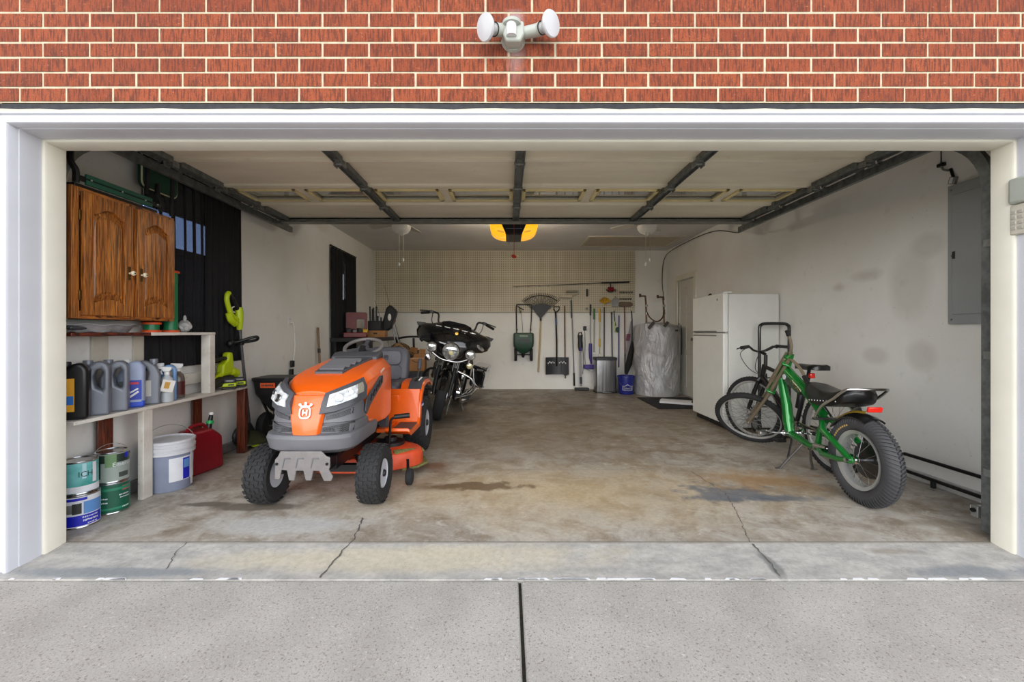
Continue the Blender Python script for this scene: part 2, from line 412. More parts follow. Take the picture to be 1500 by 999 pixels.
# pegboard on the back wall
g = NT('pegboard', .6)
def lines(ax):
    q = g.new('SeparateXYZ'); g.link(g.map((1/.0362,)*3), q.inputs[0])
    fr = g.math('ABSOLUTE', g.math('SUBTRACT', g.math('FRACT', q.outputs[ax]), .5)); return fr
dd = g.math('SQRT', g.math('ADD', g.math('POWER', lines(0), 2), g.math('POWER', lines(2), 2)))
hole = g.ramp(dd, .20, .32, 1, 0)
c = g.mix(g.ramp(g.noise(1.5, 5), .35, .65), (216, 208, 186), (202, 194, 172))
c = g.mix(hole, c, (110, 100, 82))
m_peg = g.done(c)
b = B(); b.box(XL+.03, 2.5, YB-.02, YB-.002, 1.52, ZC-.001); struct(b.build('trim_pegboard', m_peg))
b = B(); b.box(XL+.03, 2.5, YB-.022, YB-.003, 1.505, 1.519); struct(b.build('trim_rail', mat('rail_paint', (150, 146, 136), .6)))
# concrete curb under the left wall, battens on it
b = B(); b.box(XL, XL+.028, .02, YB-.002, .001, .085); struct(b.build('baseboard_left', mat('curb', (132, 130, 126), .9, vs=20, var=.25), bevel=.006))
b = B(); b.box(XR-.02, XR, .02, 3.8, .001, .07); struct(b.build('baseboard_right', mat('base_r', (196, 195, 190), .7, vs=20, var=.15), bevel=.004))
for i, (y0, y1) in enumerate(((.42, .53), (.72, .83))):
    b = B(); b.box(XL, XL+.018, y0, y1, .66, 1.10); struct(b.build('trim_%d' % (i+1), mat('batten', (206, 200, 184), .6), bevel=.003))

# ---- brick facade above the door (real courses), lintel and wood casing
g = NT('red_brick', .85)
gi = g.new('NewGeometry')
c = g.mix(gi.outputs['Random Per Island'], (150, 72, 38), (132, 58, 28))
st = g.noise(1, 3, vec=g.map((120, 1, 14)))
c = g.mix(g.ramp(st, .46, .60, 0, .8), c, (84, 38, 22))
c = g.mix(g.ramp(g.noise(140, 3), .60, .72, 0, .8), c, (92, 46, 32))
c = g.mix(g.ramp(g.noise(70, 3), .62, .74, 0, .5), c, (196, 120, 88))
c = g.mix(g.ramp(g.noise(190, 2), .57, .66, 0, .8), c, (84, 42, 28))
sx_ = g.new('SeparateXYZ'); g.link(g.vec, sx_.inputs[0])   # lime streak washed down under the lamp
sm = g.math('MULTIPLY', g.ramp(g.math('ABSOLUTE', g.math('SUBTRACT', sx_.outputs[0], g.math('ADD', .035, g.math('MULTIPLY', g.math('SUBTRACT', st, .5), .05)))), .012, .05, .6, 0), g.math('MULTIPLY', g.ramp(sx_.outputs[2], 2.30, 2.58), g.ramp(sx_.outputs[2], 2.70, 2.66)))
c = g.mix(sm, c, (176, 160, 160))
m_brick = g.done(c, g.bump(st, .5, .004))
m_mortar = mat('cream_mortar', (206, 192, 164), .9, vs=30, var=.2, bump=.5, bs=150)
YF = -.2015; sB = 302.0
zb0 = CAMZ+(CY-149)/sB; ch = 21.9/sB; bw = 68.25/sB; mt = 3.3/sB
b = B(); b.box(-6, 6, YF+.0025, .05, zb0-.004, 3.6)
b.mi = 1
x_even = (28.5-CX)/sB
for r in range(17):
    z0 = zb0+r*ch; off = x_even + (bw/2 if r % 2 else 0)
    for k in range(-18, 42):
        xa = off+k*bw+mt/2; xb = xa+bw-mt
        if xb < -5.9 or xa > 5.9: continue
        j = random.uniform(-.0016, .0016)
        b.box(xa, xb, YF+j, YF+.03, z0+mt*.25+random.uniform(-.0008, .0008), z0+ch-mt*.75)
struct(b.build('wall_front', [m_mortar, m_brick], flat=True))
# brick returns left and right of the opening, hardly in frame
for sgn, xa, xb in ((0, -6, OX0-.062), (1, OX1+.062, 6)):
    b = B(); b.box(xa, xb, YF+.006, .05, -.02, zb0-.004); b.mi = 1
    n = int(zb0/ch)
    for r in range(n):
        z0 = zb0-(r+1)*ch
        k = 0
        while True:
            x1_ = (xb-.004-k*bw) if sgn == 0 else (xa+.004+k*bw+bw-mt); x0_ = x1_-bw+mt
            if x0_ < -5.9 or x1_ > 5.9: break
            if z0 > .02: b.box(x0_, x1_, YF, YF+.03, z0+mt*.25, z0+ch-mt*.75)
            k += 1
    struct(b.build('wall_front_return', [m_mortar, m_brick], flat=True))
b = B(); b.box(-3.2, 3.4, YF+.002, .04, zb0-.045, zb0-.008); struct(b.build('trim_lintel', mat('rusty_lintel', (52, 52, 56), .6, .5, vs=30, var=.4), bevel=.002))
m_cas = mat('casing_white', (203, 204, 210), .42, var=.05, vs=5)
m_casy = mat('casing_cream', (222, 218, 202), .45, var=.06, vs=5)
def casing(prof, m, name, cut=True):                      # profile (outward offset from opening, y) swept around the opening, mitred
    q = B()
    path = [(OX0, -.04, -1, 0), (OX0, OZ, -1, 1), (OX1, OZ, 1, 1), (OX1, -.04, 1, 0)]
    rings = []
    for x, z, sx, sz in path: rings.append([(x+sx*o, y, (z+sz*o) if sz else z) for o, y in prof])
    q.loft(rings)
    return struct(q.build(name, m, bevel=.002))
casing([(.058, YF-.028), (.058, .0), (-.002, .0), (-.002, YF-.018), (.004, YF-.028), (.018, YF-.030), (.022, YF-.022), (.040, YF-.022), (.044, YF-.034)], m_cas, 'trim_3')
casing([(.0, YF+.02), (.0, .0), (-.012, .0), (-.012, -.145), (-.006, YF+.02)], m_cas, 'trim_4')
casing([(-.010, -.085), (-.010, .02), (-.028, .02), (-.028, -.075), (-.022, -.085)], m_casy, 'trim_5')
# caulk bead between casing and lintel
b = B(); b.tube([(x, YF-.012, OZ+.066+random.uniform(-.004, .004)) for x in [-2.46+i*.1 for i in range(52)]], .008, 6)
struct(b.build('trim_caulk', mat('caulk', (214, 206, 186), .8)))
# framing wall behind the casing (closes the shell left and right of the opening)
b = B(); b.box(XL-.15, OX0-.0, -.012, .03, -.02, 2.9); b.box(OX1+.0, XR+.15, -.012, .03, -.02, 2.9); b.box(XL-.15, XR+.15, -.012, .03, OZ, 2.9); b.box(XL-.15, XR+.15, .03, .25, ZC, 2.9)
struct(b.build('wall_front_inner', m_wall))
# grey block at the foot of the left casing
b = B(); b.box(-2.64, -2.462, YF-.03, YF+.02, -.034, .07); struct(b.build('trim_block', mat('grey_block', (118, 116, 112), .9, vs=20), bevel=.008))
# roof overhang outside the left window, and hedge-dark yard
b = B(); b.box(-3.35, XL-.15, -.2, 8, 2.36, 2.46); b.box(-3.37, -3.33, -.2, 8, 2.30, 2.50); struct(b.build('trim_eave', mat('eave', (120, 112, 104), .8), bevel=.004))
b = B(); b.box(-9, XL-.16, -.2, 12, -.3, -.1); struct(b.build('side_yard', mat('lawn_green', (84, 96, 58), .95)))

# ---- windows in the left wall
m_wf = mat('window_vinyl', (206, 206, 206), .4); m_glass = mat('pane_glass', (240, 245, 250), .02, trans=1.0, var=0, spec=.5)
def window(n, y0, y1, z0, z1):
    q = B()
    for a, d, e0, e1 in ((y0, y0+.05, z0+.0505, z1-.0505), (y1-.05, y1, z0+.0505, z1-.0505), (y0, y1, z0, z0+.05), (y0, y1, z1-.05, z1), (y0+.0505, y1-.0505, (z0+z1)/2-.025, (z0+z1)/2+.025)):
        q.box(XL-.11, XL-.03, a, d, e0, e1)
    f = struct(q.build('window_%d' % n, m_wf, bevel=.004))
    q = B(); q.box(XL-.09, XL-.084, y0+.045, y1-.045, z0+.045, z1-.045); p = q.build('pane', m_glass, f)
    q = B(); q.box(XL-.14, XL-.138, y0, y1, z0, (z0+z1)/2); q.build('dark_sheet', mat('sash_darkening', (26, 28, 32), .8, alpha=.9), f)  # added dark sheet that dims the view through the lower sash, no real mesh
    q = B(); q.box(XL-.05, XL+.008, y0-.02, y1+.02, z0-.03, z0); q.build('sill', m_white, f, bevel=.004)
    return f
window(1, *WIN1); window(2, *WIN2)
# ---- side door in the right wall
dm = mat('door_paint', (206, 202, 190), .5, var=.05)
b = B(); b.box(XR+.03, XR+.075, 4.87, 5.51, .012, 2.05); d = struct(b.build('door_1', dm))
for (f0, f1) in ((1.55, 1.92), (.82, 1.46), (.16, .72)):
    for a in (4.94, 5.22):
        q = B(); q.box(XR+.02, XR+.03, a, a+.22, f0, f1); q.build('panel', dm, d, bevel=.006)
q = B(); q.lathe([(.0, 0), (.028, .004), (.028, .02), (.012, .03), (.012, .05)], (XR-.025, 4.92, 1.0), (1, 0, 0), 14); q.build('door_handle', m_steel, d)
b = B()
b.box(XR-.02, XR+.02, 4.77, 4.86, 0.001, 2.06); b.box(XR-.02, XR+.02, 5.52, 5.61, 0.001, 2.06); b.box(XR-.02, XR+.02, 4.77, 5.61, 2.0605, 2.15)
struct(b.build('trim_6', m_casy, bevel=.006))
# attic hatch in the ceiling
b = B(); b.box(1.38, 2.92, 4.82, 5.62, ZC-.012, ZC-.001); t_ = struct(b.build('trim_hatch', mat('hatch', (188, 176, 156), .6), bevel=.003))
q = B()
for a in ((1.34, 2.96, 4.78, 4.83), (1.34, 2.96, 5.60, 5.65), (1.34, 1.39, 4.831, 5.599), (2.91, 2.96, 4.831, 5.599)): q.box(*a, ZC-.02, ZC-.001)
q.build('hatch_frame', mat('hatch_frame', (202, 194, 178), .6), t_, bevel=.003)
# ============================================================ OVERHEAD DOOR, TRACKS, OPENER, FANS
g = NT('door_underside', .6)
c = g.mix(g.ramp(g.noise(2.2, 6, vec=g.map((.5, 2, 1))), .35, .68), (234, 226, 204), (216, 208, 186))
c = g.mix(g.ramp(g.noise(8, 6, rough=.7), .60, .74, 0, .45), c, (200, 184, 148))
m_door = g.done(c, g.bump(g.noise(40, 4), .10, .003))
m_yel = mat('yellowed_trim', (232, 216, 156), .55, col2=(216, 202, 150))
DX0, DX1, DZ = -2.45, 2.61, 2.36
gd = thing('garage_door', 'cream overhead garage door slid open under the ceiling, with a row of windows', 'garage door', (0.08, 1.3, DZ))
def L(o, x, y, z): return (x-o.location.x, y-o.location.y, z-o.location.z)
ST = [DX0+.045, -1.20, .085, 1.36, DX1-.045]
gm = Matrix.Translation((-.08, -1.3, -DZ))
edges = [.24, .77, 1.30, 1.83, 2.36]
for i in range(4):
    y0, y1 = edges[i]+.003, edges[i+1]-.003
    b = B(gm)
    if i != 2:
        b.box(DX0, DX1, y0, y1, DZ+.006, DZ+.045)
    else:
        b.box(DX0, DX1, y0, y0+.12, DZ+.006, DZ+.045); b.box(DX0, DX1, y1-.12, y1, DZ+.006, DZ+.045)
        mids = [(ST[k]+ST[k+1])/2 for k in range(4)]
        for x in sorted(ST+mids): b.box(x-.06, x+.06, y0+.12, y1-.12, DZ+.006, DZ+.045)
    b.box(DX0, DX1, y0, y0+.022, DZ-.012, DZ+.01); b.box(DX0, DX1, y1-.022, y1, DZ-.012, DZ+.01)
    sec = b.build('door_section', m_door, gd, bevel=.004)
    if i == 2:
        xs = sorted(ST+mids)
        for k in range(8):
            xa, xb = xs[k]+.06, xs[k+1]-.06
            q = B(gm)
            for a in ((xa-.02, xb+.02, y0+.105, y0+.135), (xa-.02, xb+.02, y1-.135, y1-.105), (xa-.022, xa+.012, y0+.105, y1-.105), (xb-.012, xb+.022, y0+.105, y1-.105)): q.box(*a, DZ-.008, DZ+.006)
            q.build('window_frame', m_yel, sec, bevel=.003)
            q = B(gm); q.box(xa, xb, y0+.12, y1-.12, DZ+.02, DZ+.024); q.build('window_pane', m_glass, sec)
    for k, x in enumerate(ST):
        wd = .045 if k in (0, 4) else .034
        q = B(gm); z = DZ-.014
        q.box(x-wd, x+wd, y0+.035, y1-.035, z-.004, z+.02); q.box(x-wd, x-wd+.008, y0+.035, y1-.035, z-.022, z); q.box(x+wd-.008, x+wd, y0+.035, y1-.035, z-.022, z)
        q.build('stile', m_darkst, sec, bevel=.002)
for j in (1, 2, 3):
    for k, x in enumerate(ST):
        q = B(gm); y = edges[j]
        q.box(x-.03, x+.03, y-.055, y+.055, DZ-.024, DZ-.016); q.cyl((x-.04, y, DZ-.03), (x+.04, y, DZ-.03), .011, seg=10)
        for sx in (-.018, .018):
            for sy in (-.04, .04): q.cyl((x+sx, y+sy, DZ-.036), (x+sx, y+sy, DZ-.016), .007, seg=6)
        q.box(x-.035, x-.028, y-.03, y+.03, DZ-.055, DZ-.016); q.box(x+.028, x+.035, y-.03, y+.03, DZ-.055, DZ-.016)
        q.build('hinge', m_galv, gd)
for sx, x in ((-1, DX0), (1, DX1)):
    for j in range(5):
        q = B(gm); y = edges[j]+(-.06 if j == 4 else .06 if j == 0 else 0)
        q.cyl((x+sx*-.06, y, DZ-.035), (x+sx*.05, y, DZ-.035), .006, seg=8); q.lathe([(.022, -.011), (.024, 0), (.022, .011)], (x+sx*.055, y, DZ-.035), (1, 0, 0), 14)
        q.build('roller', m_galv, gd)
b = B(gm); b.box(DX0, DX1, 2.335, 2.355, DZ-.045, DZ+.03); b.box(DX0, DX1, 2.30, 2.40, DZ-.048, DZ-.040); b.box(DX0, DX1, 2.392, 2.40, DZ-.045, DZ-.01)
b.build('strut', m_galv, gd, bevel=.002)
b = B(gm); b.box(.06, .11, .26, .44, DZ-.045, DZ-.01); b.build('pull_bracket', m_darkst, gd, bevel=.003)

for sx, X, lab in ((-1, -2.495, 'dark steel door track curving up over the wooden cabinet'), (1, 2.665, 'dark steel door track curving up beside the grey breaker panel')):
    t = thing('door_track', lab, 'door track', (X, .11, 0), group='tracks of the overhead door')
    m0 = Matrix.Translation((-X, -.11, 0))
    path = [(X, .085, .02), (X, .085, 1.0), (X, .085, 1.92)]+[(X, .085+.38-.38*math.cos(R(a)), 1.92+.38*math.sin(R(a))) for a in range(9, 91, 9)]+[(X, 1.4, 2.302), (X, 2.62, 2.304)]
    q = B(m0); rings = []
    for i, p in enumerate(path):
        d = (Vector(path[min(i+1, len(path)-1)])-Vector(path[max(i-1, 0)])).normalized(); nv = Vector((1, 0, 0)).cross(d)
        P = Vector(p)
        prof = [(-.016, -.03), (.016, -.03), (.016, -.024), (-.010, -.024), (-.010, .024), (.016, .024), (.016, .03), (-.016, .03)]
        rings.append([P+Vector((-sx*-1*u*1.0, 0, 0))+nv*v_ for u, v_ in prof])
    q.loft(rings); q.build('rail', m_darkst, t, ang=50)
    q = B(m0); q.box(min(X+sx*.012, X+sx*.03), max(X+sx*.012, X+sx*.03), .032, .115, .03, 1.95); q.build('jamb_angle', mat('chipped_angle', (166, 172, 174), .5, .2, vs=30, var=.6), t)
    q = B(m0); q.box(X+(-.03 if sx < 0 else .012), X+(-.012 if sx < 0 else .03), .30, 2.6, 2.30, 2.345); q.build('angle', m_darkst, t)
    for y in (.95, 2.52):
        q = B(m0); q.box(X-.018, X+.018, y-.018, y+.018, 2.33, ZC); q.build('hanger', m_galv, t)
    for z in (.35, 1.0, 1.62):
        q = B(m0); q.box(X-.02, X+.02, .033, .10, z-.02, z+.02); q.cyl((X, .08, z), (X-sx*.022, .08, z), .008, seg=6); q.build('bracket', m_galv, t)
# opener, its rail, cord and amber lenses
op = thing('garage_door_opener', 'black ceiling door opener with amber lenses and a red pull handle', 'door opener', (.075, 3.25, 2.475))
m_amber = mat('amber_lens', (236, 176, 40), .25, coat=.3, emit=(250, 176, 30), es=.55)
b = B(); b.loft([[(x, y, z) for x, z in ((-.17, .11), (.17, .11), (.175, .04), (.10, -.13), (-.10, -.13), (-.175, .04))] for y in (-.22, .24)])
body = b.build('housing', m_black, op, bevel=.012)
b = B(); b.boxc((0, -.225, .035), (.24, .006, .022)); b.build('label_strip', mat('label_grey', (150, 150, 150), .5), body)
b = B(); b.boxc((0, -.223, -.055), (.2, .008, .006)); b.build('trim_line', mat('blue_grey', (110, 130, 160), .4), body)
for sx in (-1, 1):
    q = B(); rings = []
    for k, y in ((.82, -.215), (1, -.19), (1, .18), (.82, .21)):
        rings.append([(sx*(.10+.0+.205*k*max(0, math.cos(R(a)))) if True else 0, y, -.005+.125*k*math.sin(R(a))) for a in range(-90, 91, 15)])
    q.loft(rings); lens = q.build('lens', m_amber, op, ang=60)
    q = B()
    for i in range(6): q.boxc((sx*(.13+.014*i), -.222, -.10+.003*i), (.007, .006, .02))
    q.build('vent', m_yel, lens)
b = B(); b.box(-.02, .02, -3.02, -.2, .03, .07); b.build('rail', m_darkst, op)
for sx in (-1, 1):
    q = B(); q.box(sx*.15-.015, sx*.15+.015, -.015, .015, .10, .30); q.build('hanger', m_galv, op)
q = B(); q.tube(spline([(.0, -.26, .02), (.002, -.26, -.2), (0, -.255, -.4)]), .0035, 6); q.build('pull_cord', mat('red_cord', (170, 60, 40), .7), op)
q = B(); q.cyl((-.03, -.255, -.40), (.03, -.255, -.42), .014, seg=10); q.sphere((0, -.255, -.41), (.02, .02, .025)); q.build('pull_handle', mat('red_handle', (196, 48, 24), .4), op)
q = B(); q.boxc((.045, -.25, -.40), (.03, .004, .022)); q.build('tag', m_yel, op)
q = B(); q.tube([(-.06, -.1, -.12), (-.062, -.1, -.23)], .003, 6); q.build('antenna', m_black, op)
q = B(); q.beam((0, -.5, .04), (0, -.86, -.05), .03, .008); q.build('arm', m_darkst, op)
for sx in (-1, 1):                                      # the opener's own two bulbs
    ld = bpy.data.lights.new('opener_bulb', 'POINT'); ld.energy = 7; ld.color = (1, .90, .74); ld.shadow_soft_size = .06
    lo_ = bpy.data.objects.new('opener_bulb', ld); COL.objects.link(lo_); lo_.parent = op; lo_.location = (sx*.2, .30, -.02)
# ceiling fans
m_blade = mat('fan_blade', (196, 190, 176), .5, var=.1); m_bowl = mat('frosted_glass', (226, 224, 216), .35, var=.03)
def fan(x, y, rz, lab):
    t = thing('ceiling_fan', lab, 'ceiling fan', (x, y, 2.515), rz, 'ceiling fans behind the open door')
    q = B(); q.lathe([(.0, .214), (.09, .214), (.10, .12), (.12, .10), (.125, .02), (.08, .0), (0, 0)], seg=28); q.build('motor', mat('fan_motor', (176, 168, 146), .4), t)
    q = B(); q.lathe([(.0, 0), (.09, -.004), (.125, -.02), (.118, -.06), (.085, -.105), (.03, -.128), (.012, -.145), (0, -.147)], seg=28); q.build('light_bowl', m_bowl, t)
    for k in range(5):
        M_ = Matrix.Rotation(R(72*k), 4, 'Z')
        q = B(M_); q.loft([[(r, -w_, z0-.012), (r, w_, z0+.012), (r, w_, z0+.018), (r, -w_, z0-.006)] for r, w_, z0 in ((.16, .045, .03), (.22, .06, .03), (.45, .068, .028), (.53, .062, .027), (.545, .04, .027))])
        bl = q.build('blade', m_blade, t)
        q = B(M_); q.boxc((.13, 0, .034), (.11, .035, .008)); q.build('blade_iron', m_galv, bl)
    for dx, ln in ((-.02, .42), (.03, .36)):
        q = B(); q.tube([(dx, -.06, -.08), (dx, -.06, -.08-ln)], .0035, 5); ch = q.build('pull_chain', mat('chain', (196, 190, 172), .4, .5), t)
        q = B(); q.lathe([(0, 0), (.010, .008), (.014, .03), (.006, .05), (0, .052)], (dx, -.06, -.13-ln), seg=10); q.build('pull_knob', m_whitep, ch)
    return t
fan(-1.38, 3.22, R(8), 'ceiling fan on the left, hanging pull chains over the motorcycle')
fan(1.80, 3.22, R(-14), 'ceiling fan on the right, in front of the attic hatch')

# ============================================================ LEFT WALL: cabinet, shelf and what stands on it
def oak(name, c1, c2, ax=(26, 26, 2.2)):
    g = NT(name, .42); g.p.inputs['Coat Weight'].default_value = .25; g.p.inputs['Coat Roughness'].default_value = .25
    n1 = g.noise(1.6, 5, vec=g.map(ax), rough=.7, dist=1.2); n2 = g.noise(1, 3, vec=g.map((ax[0]*8, ax[1]*8, ax[2]*2.2)))
    c = g.mix(g.ramp(n1, .36, .62), c1, c2); c = g.mix(g.ramp(n2, .50, .60, 0, .9), c, tuple(int(k*.38) for k in c2))
    c = g.mix(g.ramp(g.noise(.9, 3, vec=g.map(ax), dist=2.5), .46, .52, 0, .35), c, tuple(int(k*.6) for k in c2))
    return g.done(c, g.bump(n2, .12, .002))
m_oak = oak('oak_vertical', (206, 132, 54), (152, 84, 30)); m_oakh = oak('oak_horizontal', (204, 126, 50), (146, 78, 28), (26, 2.4, 26))
cab = thing('wall_cabinet', 'oak wall cabinet with two arched raised panel doors and cream knobs', 'cabinet', (-2.645, .485, 1.206))
cm = Matrix.Translation((2.645, -.485, -1.206)); CXF = -2.45
b = B(cm); b.box(XL+.001, CXF-.02, .12, .85, 1.206, 1.96); b.build('body', mat('cabinet_side', (110, 60, 26), .5, vs=14, var=.3), cab)
for y0, y1 in ((.12, .165), (.815, .85), (.485, .53)):
    b = B(cm); b.box(CXF-.02, CXF, y0, y1, 1.206, 1.96); b.build('face_stile', m_oak, cab, bevel=.002)
for z0, z1 in ((1.206, 1.25), (1.915, 1.96)):
    for y0, y1 in ((.165, .485), (.53, .815)):
        b = B(cm); b.box(CXF-.02, CXF-.001, y0, y1, z0, z1); b.build('face_rail', m_oakh, cab, bevel=.002)
def cab_door(y0, y1, kn):
    z0, z1 = 1.228, 1.935; sw = .058
    def arch(ins, up, dn):
        a0, a1 = y0+sw+ins, y1-sw-ins; n = 10; o = []
        for i in range(n+1):
            u = i/n; o.append((a0+(a1-a0)*u, z0+dn+ins-.0+.035*math.sin(PI*u)*-0+ (.028*(math.sin(PI*u)) if True else 0)))
        for i in range(n+1):
            u = 1-i/n; o.append((a0+(a1-a0)*u, z1-up-ins+.045*math.sin(PI*u)**1.5-.0))
        return o
    q = B(cm); q.prism_hole([(y0, z0), (y1, z0), (y1, z1), (y0, z1)], arch(0, .115, .07), 'YZ', CXF, CXF+.02)
    d = q.build('door', m_oak, cab, bevel=.004)
    o1 = arch(-.004, .115, .07); cen = ((y0+y1)/2, (z0+z1)/2)
    q = B(cm); q.dome(o1, cen, [(1, CXF+.002), (.985, CXF+.003), (.80, CXF+.015), (.77, CXF+.015)], 'YZ'); q.build('raised_panel', m_oak, d, ang=12)
    q = B(cm); q.lathe([(.006, 0), (.006, .012), (.014, .02), (.016, .028), (.011, .036), (0, .038)], (CXF+.02, kn, 1.505), (1, 0, 0), 16); q.build('knob', mat('cream_knob', (226, 214, 184), .3), d)
    q = B(cm); q.lathe([(0, 0), (.0045, .0002), (.0045, .004)], (CXF+.056, kn, 1.505), (1, 0, 0), 10); q.build('knob_screw', m_blackm, d)
    q = B(cm); q.box(CXF+.0195, CXF+.0215, kn-.011, kn+.011, 1.462, 1.548); q.build('back_plate', mat('old_brass', (96, 72, 36), .4, .8), d, bevel=.004)
    for z in (1.34, 1.80):
        yy = y0-.005 if kn > (y0+y1)/2 else y1+.005
        q = B(cm); q.box(CXF, CXF+.008, yy-.009, yy+.009, z-.03, z+.03); q.build('hinge', mat('old_brass', (96, 72, 36), .4, .8), d, bevel=.003)
cab_door(.172, .490, .462); cab_door(.522, .832, .552)
# seat frame lying on the cabinet, cushion panel hanging behind it
m_green = mat('bottle_green', (24, 84, 66), .45); m_greenf = mat('green_canvas', (22, 66, 48), .85, bump=.4, bs=300)
t = thing('tree_stand', 'green and black metal seat frame lying on top of the oak cabinet', 'tree stand', (-2.50, .43, 1.961))
q = lambda: B(Matrix.Translation((2.50, -.43, -1.961)))
for z0, z1 in ((1.985, 2.013), (2.021, 2.047)):
    b = q(); b.box(-2.462, -2.446, .205, .66, z0, z1); b.build('slat', m_green, t, bevel=.003)
b = q(); b.box(-2.62, -2.463, .15, .72, 1.962, 1.982); b.box(-2.47, -2.452, .15, .74, 2.0, 2.03); b.build('frame', m_blackm, t, bevel=.003)
for y in (.23, .43, .60, .70):
    b = q(); b.lathe([(0, .006), (.006, .004), (.007, 0)], (-2.446, y, 2.017), (1, 0, 0), 10); b.build('bolt', m_chrome, t)
for y in (.165, .76):
    b = q(); b.tube(spline([(-2.47, y, 1.985), (-2.46, y-.01, 2.05), (-2.47, y-.03, 2.10), (-2.47, y-.03, 2.17)]), .016, 8); b.build('bracket', m_blackm, t)
t = thing('cushion_panel', 'dark green padded panel with cream piping hanging by the window top', 'cushion', (-2.57, .86, 2.14))
q = lambda: B(Matrix.Translation((2.57, -.86, -2.14)))
ol = rrect(.70, 1.01, 2.15, 2.42, .04)
b = q(); b.dome(ol, (.855, 2.285), [(1, -2.555), (.96, -2.545), (.8, -2.54)], 'YZ', back=-2.585); b.build('pad', m_greenf, t)
b = q(); b.tube([(-2.556, y, z) for y, z in ol], .006, 6, closed=True); b.build('piping', mat('cream_piping', (206, 200, 170), .7), t)
for y, z in ((.715, 2.10), (.935, 2.0)):
    b = q(); b.tube(spline([(-2.535, y, 2.5), (-2.53, y+.003, 2.3), (-2.535, y, z)]), .013, 6, sx=.4); b.build('strap', m_black, t)

g = NT('shelf_white', .55)
c = g.mix(g.ramp(g.noise(6, 5, vec=g.map((1, .4, 1))), .4, .66), (220, 216, 206), (196, 190, 178)); c = g.mix(g.ramp(g.noise(30, 5), .64, .72, 0, .6), c, (140, 128, 110))
m_shelf = g.done(c)
m_redw = oak('red_stained_wood', (132, 62, 30), (92, 36, 18), (22, 22, 2.5)); m_redh = oak('red_stained_board', (120, 48, 28), (84, 30, 18), (22, 2.5, 22))
sh = thing('storage_shelf', 'long two tier wooden wall shelf with white boards and red brown legs', 'shelf', (-2.55, .9, 0))
q = lambda: B(Matrix.Translation((2.55, -.9, 0)))
b = q(); b.box(XL+.045, -2.455, .125, .66, 1.104, 1.125); b.build('board', m_redh, sh, bevel=.003)
b = q(); b.box(XL+.045, -2.455, .662, 1.30, 1.104, 1.126); b.build('board', m_shelf, sh, bevel=.003)
b = q(); b.box(XL+.045, -2.44, .125, 1.72, .600, .622); b.build('board', m_shelf, sh, bevel=.003)
for y0, y1, z0, z1, x0, x1 in ((1.235, 1.298, .622, 1.104, -2.53, -2.457), (.585, .66, .001, .600, -2.485, -2.445)):
    b = q(); b.box(x0, x1, y0, y1, z0, z1); b.build('leg', m_shelf, sh, bevel=.003)
b = q(); b.box(-2.52, -2.445, 1.675, 1.722, .001, .600); b.build('leg', m_redw, sh, bevel=.003)
for y in (.43, 1.24):
    b = q(); b.box(XL+.030, XL+.045, y, y+.105, .10, .599); b.build('leg', m_redw, sh, bevel=.002)
b = q(); b.box(XL+.03, XL+.045, .9, 1.70, .70, .79); b.build('back_rail', m_shelf, sh, bevel=.003)

# curtains
m_cur = mat('black_curtain', (22, 22, 25), .9, bump=.2, bs=200, var=.3); m_sheer = mat('sheer_black_curtain', (26, 26, 30), .9, alpha=.72)
def drape(name, m, y0, y1, z0, z1, x, folds, amp, lab, group, seedv=0, gather=0):
    random.seed(seedv); ph = random.random()*6; q = B(Matrix.Translation((-x, -(y0+y1)/2, -z0))); n = folds*8; rows = 14; P = []
    for j in range(rows+1):
        v_ = j/rows; row = []
        for i in range(n+1):
            u = i/n; wgt = 1-gather*math.sin(PI*min(1, v_*1.3))*.5
            yy = y1-(y1-y0)*(1-u)*wgt if gather > 0 else y0+(y1-y0)*u
            row.append(q.v((x+amp*math.sin(ph+u*folds*2*PI+.6*math.sin(v_*3+u*5))*(.6+.4*v_), yy, z1+(z0-z1)*v_)))
        P.append(row)
    for j in range(rows):
        for i in range(n): q.f([P[j][i], P[j][i+1], P[j+1][i+1], P[j+1][i]])
    t = thing(name, lab, 'curtain', (x, (y0+y1)/2, z0), group=group)
    q.build('cloth', m, t, solid=.003, ang=180)
    return t
c1 = drape('curtain', m_cur, 1.40, 1.90, .85, 2.46, -2.622, 7, .012, 'black curtain gathered at the right of the front window', None, 1)
sc1 = drape('sheer_curtain', m_sheer, .80, 1.42, .85, 2.46, -2.625, 7, .009, 'sheer black curtain drawn over the front window glass', None, 2)
for y, r_ in ((.93, .010), (1.05, .013), (1.17, .009), (1.27, .012), (1.36, .010)):
    b = B(); b.tube(spline([(.004, y-1.11, 1.61), (.008, y-1.11+.01, .9), (.005, y-1.11, .4), (.006, y-1.11+.012, 0.005)]), r_, 6, sx=.5); b.build('pleat', m_cur, sc1)
drape('curtain', m_cur, 4.0, 4.42, .80, 2.40, -2.618, 4, .014, 'black curtain on the near half of the rear window', None, 3)
drape('curtain', m_cur, 4.56, 5.02, .80, 2.40, -2.618, 5, .014, 'black curtain on the far half of the rear window', None, 4)
drape('sheer_curtain', m_sheer, 4.40, 4.58, .80, 2.40, -2.62, 3, .010, 'sheer dark strip between the black rear window curtains', None, 5)
